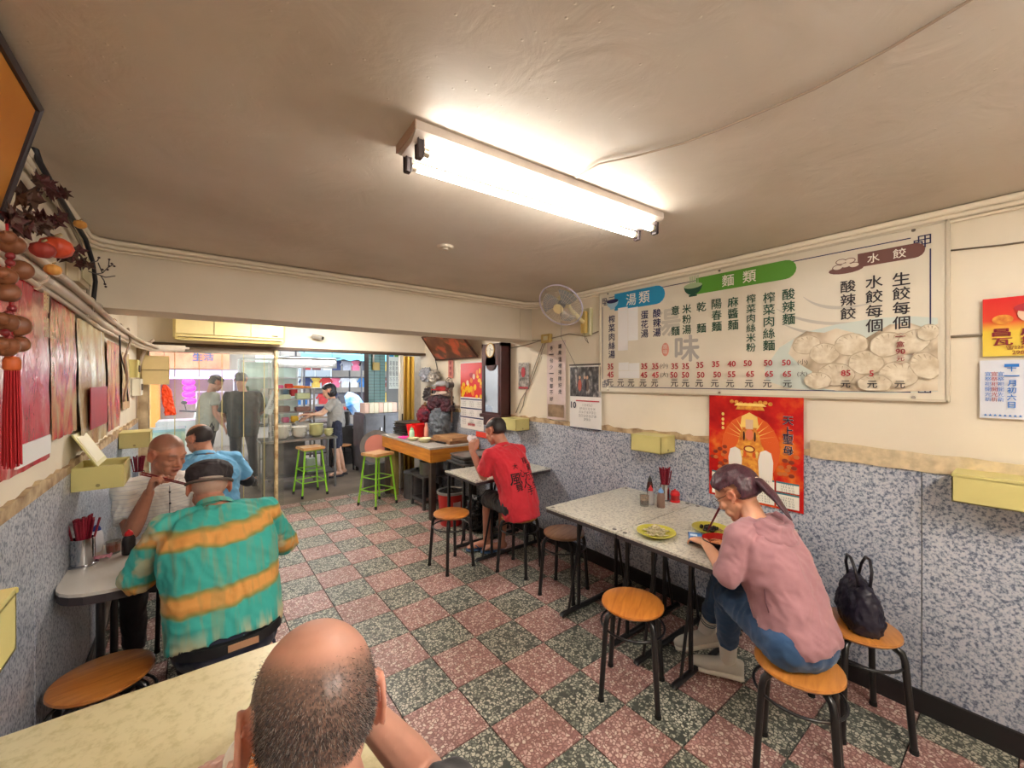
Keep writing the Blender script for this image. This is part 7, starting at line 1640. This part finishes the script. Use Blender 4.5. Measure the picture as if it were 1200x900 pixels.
# ================================================================ KITCHEN STALL OUTSIDE THE OPENING
struct(MB().b2((-1.6, YP + .1, 2.32), (4.4, 8.9, 2.42)).build('ceiling_2', M('awning_grey', (196, 190, 176), .6)))
struct(MB().b2((-1.72, YP + .15, -.05), (-1.6, 8.9, 2.4)).build('wall_side_left', M('lane_wall', (186, 176, 156), .7, var=.2)))
struct(MB().b2((3.6, YP + .15, -.05), (3.72, 8.9, 2.4)).build('wall_side_right', M('lane_wall')))
def fit2(x, y, z, L, rz, lab):
    t = thing('tube_light', lab, 'light', (x, y, z), rz); MB().b2((-L / 2, -.03, 0), (L / 2, .03, .035), bev=.004).build('housing', m_fit, t); MB().cone((-L / 2 + .02, 0, -.02), (L / 2 - .02, 0, -.02), .014, n=12).build('tube', m_tube2, t, smooth=40)
m_tube2 = emit('kitchen_tube', (248, 252, 255), 24)
fit2(1.50, 7.62, 1.93, .95, 0, 'bright tube light over the noodle stall'); fit2(.75, 8.15, 2.285, 1.2, 0, 'tube light behind the clear plastic over the glass case'); fit2(2.9, 8.0, 2.285, 1.1, .3, 'tube light over the dark cabinet end of the kitchen')
MB().b2((1.02, 7.66, 1.80), (2.0, 7.70, 1.95)).b2((1.02, 7.40, 1.965), (2.0, 7.70, 1.98)).b2((1.1, 7.6, 1.98), (1.11, 7.61, 2.32)).b2((1.9, 7.6, 1.98), (1.91, 7.61, 2.32)).build('stall_hood', m_steel); tag(bpy.data.objects['stall_hood'], 'long steel hood plate behind the stall tube light', 'hood')
def steel_table(x0, x1, y0, y1, z, label, shelf=.2):
    t = thing('steel_table', label, 'table', ((x0 + x1) / 2, (y0 + y1) / 2, GZ)); MB().b2((x0, y0, z - .03), (x1, y1, z), bev=.003).build('top', m_steel, t, world=True)
    for x in (x0 + .03, x1 - .03):
        for y in (y0 + .03, y1 - .03): MB().cone((x, y, GZ), (x, y, z - .03), .018, n=10).build('leg', m_steel, t, smooth=50, world=True)
    if shelf: MB().b2((x0 + .02, y0 + .02, shelf), (x1 - .02, y1 - .02, shelf + .02)).build('shelf', m_steeld, t, world=True)
    return t
steel_table(.72, 1.72, 6.55, 7.05, .74, 'steel table carrying stacks of bowls in the kitchen')
box_thing('storage_box', 'dark enclosed cabinet under the bowl table', 'cabinet', (1.05, 6.85, .22), (.5, .3, .46), m_steeld)
box_thing('water_jug', 'pale green plastic water jug on the lower shelf behind the bar stool', 'jug', (1.38, 6.72, .222), (.16, .14, .20), M('jug_green', (186, 206, 190), .3, alpha=.85), bev=.02)
def stack(x, y, z, r, n, mat, lab, grp):
    for i in range(n):
        t = thing('bowl', ORD[i] + ' ' + lab, 'bowl', (x, y, z + i * .028), i, grp); MB().lathe([(r * .5, 0), (r * .55, .004), (r * .95, .04), (r, .05), (r * .94, .045), (r * .5, .01), (0, .008)], n=22).build('dish', mat, t, smooth=50)
wb = M('bowl_white', (236, 232, 222), .3); yb = M('bowl_cream', (222, 218, 164), .3)
stack(.99, 6.72, .741, .115, 6, wb, 'white bowl in the stack nearest the door jamb', 'white bowls stacked by the door jamb'); stack(1.23, 6.75, .741, .11, 5, wb, 'white bowl in the middle stack on the steel table', 'white bowls in the middle stack')
stack(1.46, 6.74, .741, .105, 6, yb, 'cream bowl in the third stack on the steel table', 'cream bowls stacked on the steel table'); stack(1.63, 6.72, .741, .07, 3, yb, 'small cream bowl in the lowest stack at the table end', 'small cream bowls at the table end')
# glass fronted ingredient shelf
t = thing('display_shelf', 'three tier steel ingredient shelf with bright packets on top', 'shelf', (1.22, 7.3, .0)); b = MB()
for x in (.93, 1.52):
    for y in (7.16, 7.44): b.b2((x - .012, y - .012, GZ), (x + .012, y + .012, 1.46))
b.build('posts', m_steel, t, world=True)
for z in (.78, 1.08, 1.28, 1.45): MB().b2((.92, 7.15, z), (1.53, 7.45, z + .014)).build('shelf', m_steel, t, world=True)
for i, (x, z, w, h, c_) in enumerate(((1.05, 1.466, .10, .05, (236, 60, 150)), (1.18, 1.466, .10, .07, (240, 80, 60)), (1.32, 1.466, .16, .04, (244, 140, 40)), (1.45, 1.466, .10, .03, (240, 150, 60)), (1.10, 1.296, .2, .07, (196, 204, 170)), (1.38, 1.296, .2, .09, (190, 196, 150)), (1.08, 1.096, .22, .09, (110, 84, 74)), (1.38, 1.096, .22, .07, (126, 90, 80)), (1.10, .796, .22, .12, (180, 176, 160)), (1.38, .796, .2, .14, (206, 200, 190)))):
    box_thing('food_tub', ['pink packet', 'red packet with a peak', 'long orange packet', 'small orange packet', 'pale green tub', 'olive tub', 'brown meat tray', 'darker meat tray', 'grey tub', 'white tub'][i] + ' on the three tier ingredient shelf', 'packet', (x, 7.3, z), (w, .16, h), M('tubc%d' % i, c_, .5), bev=.012)
t = thing('menu_sheet', 'grey printed sheet tilted against the ingredient shelf', 'sheet', (.93, 7.14, 1.1)); MB().box((0, 0, .15), (.11, .008, .36), rot=Matrix.Rotation(.35, 3, 'Y')).build('sheet', M('sheet_grey', (178, 184, 184), .5), t); text_on('湯\n麵\n飯\n菜', (.93, 7.132, 1.25), .2, right=(1, 0, .0), up=(.34, 0, .94), mat=blk_i, parent=t)
# stall counter, cases
steel_table(.55, 1.9, 7.72, 8.25, .86, 'long steel stall counter at the street side', .3)
t = thing('glass_case', 'white framed glass food case lit from above on the stall counter', 'display case', (.95, 7.98, .86)); b = MB()
for x in (.58, 1.02, 1.46):
    for y in (7.78, 8.2): b.b2((x - .012, y - .012, .86), (x + .012, y + .012, 1.95))
for z in (1.3, 1.62, 1.93): b.b2((.57, 7.78, z), (1.47, 7.80, z + .02)).b2((.57, 8.18, z), (1.47, 8.2, z + .02))
b.build('frame', M('frame_white', (232, 236, 236), .4), t, world=True); MB().b2((.58, 8.0, 1.3), (1.46, 8.2, 1.31)).b2((.58, 8.0, 1.62), (1.46, 8.2, 1.63)).build('shelf', M('glass_shelf', (200, 216, 214), .2, alpha=.6), t, world=True)
MB().b2((.6, 8.19, .88), (1.45, 8.195, 1.9)).build('back_sheet', M('sheet_mint', (216, 232, 222), .4, var=.15, vscale=4), t, world=True)
rk = random.Random(8); cols = [(236, 170, 30), (246, 196, 60), (210, 60, 60), (236, 236, 230), (120, 150, 170), (230, 120, 150), (90, 120, 90), (190, 190, 186), (240, 140, 60)]
names = ['amber', 'yellow', 'red', 'white', 'slate blue', 'pink', 'green', 'grey', 'orange']
for i in range(12):
    x, z = .66 + (i % 6) * .145, (.862, 1.312, 1.632)[0 if i < 6 else 1]; k = [0, 2, 3, 4, 5, 1, 6, 7, 3, 8, 4, 2][i]
    box_thing('food_tub', names[k] + ' tub on the %s of the glass case, tub %s from the plastic strips' % ('base' if i < 6 else 'shelf', ('one', 'two', 'three', 'four', 'five', 'six')[i % 6]), 'tub', (x, 8.0 if i < 6 else 8.1, z), (.11, .12, rk.uniform(.08, .18)), M('tub_' + names[k].replace(' ', ''), cols[k], .45), bev=.012)
# dark cabinet with packs on top, green tiled pillar, menu sheet
cb_ = thing('steel_cabinet', 'dark steel refrigerator cabinet with double doors in the kitchen', 'cabinet', (2.60, 7.25, GZ)); MB().b2((-.34, -.28, .08), (.34, .28, 1.04), bev=.01).build('body', m_steeld, cb_)
for x in (-.17, .17): MB().b2((x - .165, -.30, .56), (x + .165, -.28, 1.0), bev=.006).build('door', m_steeld, cb_); MB().b2((x - .165, -.30, .12), (x + .165, -.28, .53), bev=.006).build('door', m_steeld, cb_); MB().b2((x + .1, -.325, .66), (x + .115, -.30, .8)).build('handle', m_chrome, cb_)
for x in (-.3, .3):
    for y in (-.24, .24): MB().cone((x, y, 0), (x, y, .08), .025, n=10).build('foot', blk_i, cb_)
MB().b2((-.34, -.30, .1), (-.355, .28, 1.0)).build('side_panel', m_steeld, cb_)
for i in range(7): box_thing('paper_pack', ['pinkish', 'first cream', 'second cream', 'second pinkish', 'third cream', 'last cream', 'last pinkish'][i] + ' paper box pack counted from the left on top of the dark cabinet', 'box', (2.33 + i * .082, 7.18, 1.025), (.078, .26, .17), M('pack_cream' if i % 3 else 'pack_pink', (226, 216, 190) if i % 3 else (226, 190, 170), .6), bev=.003, group='cream packs on the dark cabinet')
pl_ = struct(MB().b2((2.62, 7.85, GZ), (2.95, 8.1, 2.32)).build('pillar', m_grout)); m_gt = M('tile_green', (92, 134, 124), .25, var=.25, vscale=6); mesh_t = None
me_t = MB().box((0, 0, 0), (.106, .008, .056), bev=.002); mt = bpy.data.meshes.new('tile'); mt.from_pydata(me_t.V, [], me_t.F); fixnormals(mt); mt.materials.append(m_gt)
for r_ in range(24):
    for c_ in range(3):
        z = 1.0 + r_ * .06
        if z > 2.3: continue
        o = bpy.data.objects.new('tile', mt); COL.objects.link(o); o.parent = pl_; o.location = (2.675 + c_ * .11, 7.848, z)
t = thing('panel_board', 'grey board beside the green tiled pillar carrying a printed menu', 'panel', (3.1, 7.8, 1.0)); MB().b2((-.14, 0, 0), (.28, .03, 1.3)).build('board', M('board_grey', (130, 130, 130), .5), t); MB().b2((-.10, -.008, .42), (.24, 0, 1.12)).build('menu', M('menu_white', (230, 234, 226), .4), t)
for x, c_ in ((-.05, 'print_blue'), (.06, 'print_lime'), (.18, 'print_brown')): MB().b2((x - .045, -.011, 1.05), (x + .045, -.008, 1.09)).build('heading', M(c_), t)
for k in range(5): text_on('湯麵餃飯菜'[k] + '\n' + '水乾肉米春'[k] + '\n麵\n35\n元', (3.03 + k * .065, 7.79, 1.72), .5, w=.045, right=(1, 0, 0), mat=M('print_grey'), parent=t)
t = thing('meter_box', 'yellowed meter box with white conduit on the green pillar', 'electrical box', (2.74, 7.80, 1.78)); MB().b2((-.05, -.04, 0), (.07, .03, .15), bev=.005).build('box', M('box_yellowed'), t); MB().tube([(-.04, 0, .15), (-.04, 0, .4), (-.1, -.02, .5)], .015, 8).build('conduit', M('conduit_white'), t, smooth=True)
# stools, pots and folding things behind the cook
steel_table(2.32, 2.60, 7.58, 7.84, .72, 'narrow steel side table between the cook and the dark cabinet', .25); pot(2.46, 7.71, .721, .12, .12, 'squat steel pot on the narrow side table'); pot(2.22, 8.34, .72, .19, .26, 'tall grey stock pot behind the cook', m_steeld)
box_thing('crate', 'grey plastic crate under the tall stock pot', 'crate', (2.22, 8.34, GZ), (.5, .44, .74), m_steeld)
t = stool((2.07, 7.58), .3, 'round wooden stool beside the cook', w_mid, h=.45)

# ================================================================ THE STREET
far = struct(MB().b2((-7, 12.2, -.1), (11, 12.6, 6.5)).build('wall_across_street', M('far_wall', (170, 160, 150), .8, var=.3, vscale=1.2, bmp=.2)))
struct(MB().b2((-7.3, 8.9, -.1), (-7, 12.6, 6.5)).build('wall_street_end', M('far_wall'))); struct(MB().b2((11, 8.9, -.1), (11.3, 12.6, 6.5)).build('wall_street_end', M('far_wall')))
sg = thing('shop_sign', 'weathered orange shop signboard with blue characters across the lane', 'sign', (.0, 11.9, 1.85)); MB().b2((-.85, 11.86, 1.85), (.66, 11.94, 2.75)).build('board', M('sign_orange', (226, 142, 104), .6, c2=(196, 110, 80), vscale=4), sg, world=True)
for ch, px in (('生', 231.5), ('活', 244.5)): q = at(px, 418, y=11.85); text_on(ch, q, .19, right=(1, 0, 0), mat=M('sign_blue', (70, 84, 130), .5), parent=sg, bold=.004)
t = thing('awning', 'lavender lit awning edge under the orange signboard', 'awning', (.1, 11.6, 1.6)); MB().b2((-.7, 11.5, 1.66), (.85, 11.9, 1.82), bev=.01).build('valance', M('awning_lilac', (200, 180, 236), .5), t, world=True); MB().cone((-.6, 11.6, 1.64), (.8, 11.6, 1.64), .015, n=8).build('tube', emit('lilac_tube', (214, 170, 255), 5), t, world=True)
ln = []
for i, (px, py) in enumerate(((221, 448), (222, 455), (221, 462), (223, 470))):
    q = at(px, py, y=11.68); t = thing('paper_lantern', ['topmost', 'second', 'third', 'lowest'][i] + ' glowing magenta lantern in the column across the lane', 'lantern', q, 0, 'magenta lanterns across the lane'); MB().lathe([(.03, -.07), (.10, -.05), (.12, 0), (.10, .05), (.03, .07)], n=16).build('shade', emit('magenta_glow', (255, 50, 210), .7), t, smooth=True); MB().cone((0, 0, .05), (0, 0, max(.12, 1.67 - q.z) if i == 0 else .12), .004, n=5).build('cord', blk_i, t)
t = thing('lit_doorway', 'orange lit doorway frame of the shop across the lane', 'doorway', (-.7, 11.9, 0)); MB().b2((-1.9, 11.9, 0), (-1.5, 12.1, 2.7)).b2((-.75, 11.9, 0), (-.60, 12.1, 1.8)).build('posts', M('post_orange', (236, 150, 70), .5), t, world=True); MB().b2((-1.5, 12.05, 0), (-.75, 12.1, 2.5)).build('curtain', M('curtain_yellow', (236, 196, 120), .6, c2=(190, 150, 110), vscale=9, stretch=(8, 1, 1)), t, world=True)
MB().b2((-1.5, 11.88, 1.95), (-.9, 11.92, 2.25)).build('sign_panel', emit('lit_panel', (255, 244, 225), .5), t, world=True)
for i, (x, z, w, h, c_, lab) in enumerate(((.30, .95, .5, .35, (170, 150, 170), 'greyish pink shop window across the lane'), (.95, 1.1, .35, .5, (120, 110, 120), 'narrow dark window across the lane'), (1.6, 1.6, .7, .6, (206, 220, 214), 'pale green shop window behind the glass case'), (2.6, 1.4, .8, .5, (190, 200, 206), 'pale blue shop window left of the clothes stall'))):
    t = thing('shop_window', lab, 'window', (x, 12.2, z)); MB().b2((-w / 2, -.05, 0), (w / 2, 0, h)).build('pane', M('far_pane%d' % i, c_, .25), t); MB().b2((-w / 2 - .03, -.07, -.03), (w / 2 + .03, -.04, 0)).b2((-w / 2 - .03, -.07, h), (w / 2 + .03, -.04, h + .03)).b2((-.01, -.07, 0), (.01, -.04, h)).b2((-w / 2 - .03, -.07, 0), (-w / 2, -.04, h)).b2((w / 2, -.07, 0), (w / 2 + .03, -.04, h)).build('frame', M('frame_white'), t)
# scooter
sc_ = thing('scooter', 'white and grey motor scooter parked across the lane', 'scooter', (-.12, 9.7, GZ), -.5)
msw = M('scooter_white', (226, 228, 232), .25, coat=.5); msd = M('scooter_dark', (60, 60, 66), .4)
for y in (-.55, .55): b = MB(); b.tube([(0, y + .2 * math.cos(k * PI / 12), .25 + .2 * math.sin(k * PI / 12)) for k in range(24)], .05, 10, closed=True); w_ = b.build('wheel', msd, sc_, smooth=True); MB().cone((-.03, y, .25), (.03, y, .25), .13, n=18).build('rim', m_chrome, w_)
b = MB(); b.loft([(V3(0, -.62, .52), V3(.09, 0, 0), V3(0, 0, .05)), (V3(0, -.4, .56), V3(.15, 0, 0), V3(0, 0, .16)), (V3(0, -.1, .5), V3(.14, 0, 0), V3(0, 0, .16)), (V3(0, .05, .36), V3(.12, 0, 0), V3(0, 0, .06)), (V3(0, .3, .34), V3(.12, 0, 0), V3(0, 0, .05)), (V3(0, .38, .5), V3(.15, 0, 0), V3(0, .06, .08)), (V3(0, .42, .85), V3(.13, 0, 0), V3(0, .06, .04)), (V3(0, .40, .98), V3(.08, 0, 0), V3(0, .05, .03))], 16); b.build('body', msw, sc_, smooth=50)
MB().box((0, -.3, .74), (.26, .6, .08), bev=.03).build('seat', msd, sc_); MB().tube([(-.32, .36, 1.02), (-.12, .42, 1.0), (.12, .42, 1.0), (.32, .36, 1.02)], .016, 8).build('handlebar', msd, sc_, smooth=True)
for s in (-1, 1): MB().ell((s * .26, .40, 1.18), (.06, .015, .035)).cone((s * .22, .4, 1.0), (s * .26, .4, 1.16), .006).build('mirror', msd, sc_, smooth=True)
MB().ell((0, .49, .82), (.06, .03, .05)).build('headlight', M('lamp_glass', (236, 236, 230), .1), sc_, smooth=True); MB().box((0, .6, .48), (.12, .3, .03), bev=.01).build('mudguard', msw, sc_)
# white cold box with bin, left of the stooping man
box_thing('cold_box', 'white insulated box on the ground beyond the plastic strips', 'box', (-.16, 8.45, GZ), (.62, .5, .98), M('cold_white', (232, 234, 240), .4), bev=.02)
t = box_thing('plastic_bin', 'pale aqua plastic bin beside the end post outside', 'bin', (-.30, 6.3, GZ), (.42, .36, 1.02), M('bin_aqua', (186, 214, 204), .4), bev=.03); MB().b2((-.22, -.19, 1.02), (.22, .19, 1.05), bev=.01).build('lid', M('bin_lid', (160, 200, 214), .4), t)
# clothes and goods stall on the far side, seen through the opening
t = thing('market_stall', 'market stall frame with a pale blue scalloped canopy across the lane', 'stall', (4.2, 10.6, 0)); b = MB()
for x in (2.0, 3.3, 4.7): b.cone((x, 10.4, 0), (x, 10.4, 2.35), .02).cone((x, 11.4, 0), (x, 11.4, 2.5), .02)
b.cone((1.9, 10.4, 2.08), (4.8, 10.4, 2.08), .014).cone((1.9, 10.7, 1.66), (4.8, 10.7, 1.66), .014).cone((1.9, 10.55, 1.28), (4.8, 10.55, 1.28), .014).build('frame', m_steeld, t, world=True)
MB().grid(lambda u, v: (1.9 + 2.95 * u, 10.25 + v * 1.3, 2.2 + .25 * v), 12, 3).grid(lambda u, v: (1.9 + 2.95 * u, 10.24, 2.2 - v * (.10 + .04 * abs(math.sin(u * 30)))), 90, 2).build('canopy', M('canopy_blue', (120, 190, 214), .6), t, world=True)
MB().b2((2.0, 10.3, .7), (4.7, 11.3, .74)).build('counter', M('stall_board', (150, 130, 110), .7), t, world=True)
m_sb = struct(MB().b2((2.4, 12.0, 2.3), (6.0, 12.2, 2.9)).build('wall_shop_fascia', M('fascia_grey', (110, 106, 110), .6)))
gc_ = [(200, 60, 60), (120, 60, 60), (230, 226, 220), (60, 70, 110), (170, 170, 180), (236, 120, 150), (90, 90, 96), (60, 120, 180), (226, 190, 90), (140, 70, 60), (220, 220, 226), (236, 90, 80), (70, 60, 66)]
cn = ['crimson', 'maroon', 'off white', 'navy', 'light grey', 'pink', 'charcoal', 'blue', 'mustard', 'rust', 'white', 'coral', 'black']
def garment(x, y, z, s, c_, n_, row):
    t = thing('hanging_shirt', '%s shirt hung on the %s rail of the market stall' % (n_, row), 'garment', (x, y, z - .45 * s), 0, 'shirts hanging on the market stall'); b = MB()
    poly = [(-.16, -.42), (.16, -.42), (.17, -.1), (.24, -.22), (.29, -.17), (.17, .0), (.06, .03), (-.06, .03), (-.17, 0), (-.29, -.17), (-.24, -.22), (-.17, -.1)]
    b.slab([(px * s, 0, .45 * s + pz * s) for px, pz in poly], (0, 1, 0), .05).build('cloth', M('garm_' + n_.replace(' ', ''), c_, .8, var=.3, vscale=12), t); MB().tube([(0, .02, .47 * s), (0, .02, .54 * s), (.02, .02, .56 * s)], .004, 5).build('hanger', m_chrome, t)
for i in range(12): garment(2.05 + i * .225, 10.42 + .02 * (i % 2), 2.06, .55, gc_[i], cn[i], 'upper')
for i in range(12): garment(2.1 + i * .225, 10.72 + .02 * (i % 2), 1.64, .55, gc_[(i * 5 + 3) % 13], cn[(i * 5 + 3) % 13], 'middle')
for i in range(12): garment(2.0 + i * .225, 10.56 + .02 * (i % 2), 1.26, .58, gc_[(i * 3 + 7) % 13], cn[(i * 3 + 7) % 13], 'lowest')
for i in range(16):
    k = (i * 7 + 2) % 13; box_thing('folded_pile', '%s folded clothes pile %s on the stall board' % (cn[k], 'near the front edge' if i % 2 else 'at the back'), 'clothes', (2.12 + (i // 2) * .33, 10.45 if i % 2 else 10.85, .741), (.26, .26, .1 + .05 * (i % 3)), M('garm_' + cn[k].replace(' ', ''), gc_[k], .8), bev=.02)
t = thing('parasol', 'folded blue and white umbrella leaning by the stall', 'umbrella', (2.95, 9.9, 0)); MB().tube([(2.9, 9.95, .0), (3.02, 9.8, 1.2)], .012, 6).build('shaft', m_steeld, t, world=True); b = MB(); fm = frame((.5, -.5, .35)); b.lathe([(.36, 0), (.28, .10), (.12, .17), (0, .19)], V3(2.95, 9.8, 1.0), 8, fm); b.build('canopy', M('umbrella_blue', (60, 140, 214), .5, c2=(226, 232, 240), vscale=4), t, world=True)
bpy.data.scenes.remove(TS)
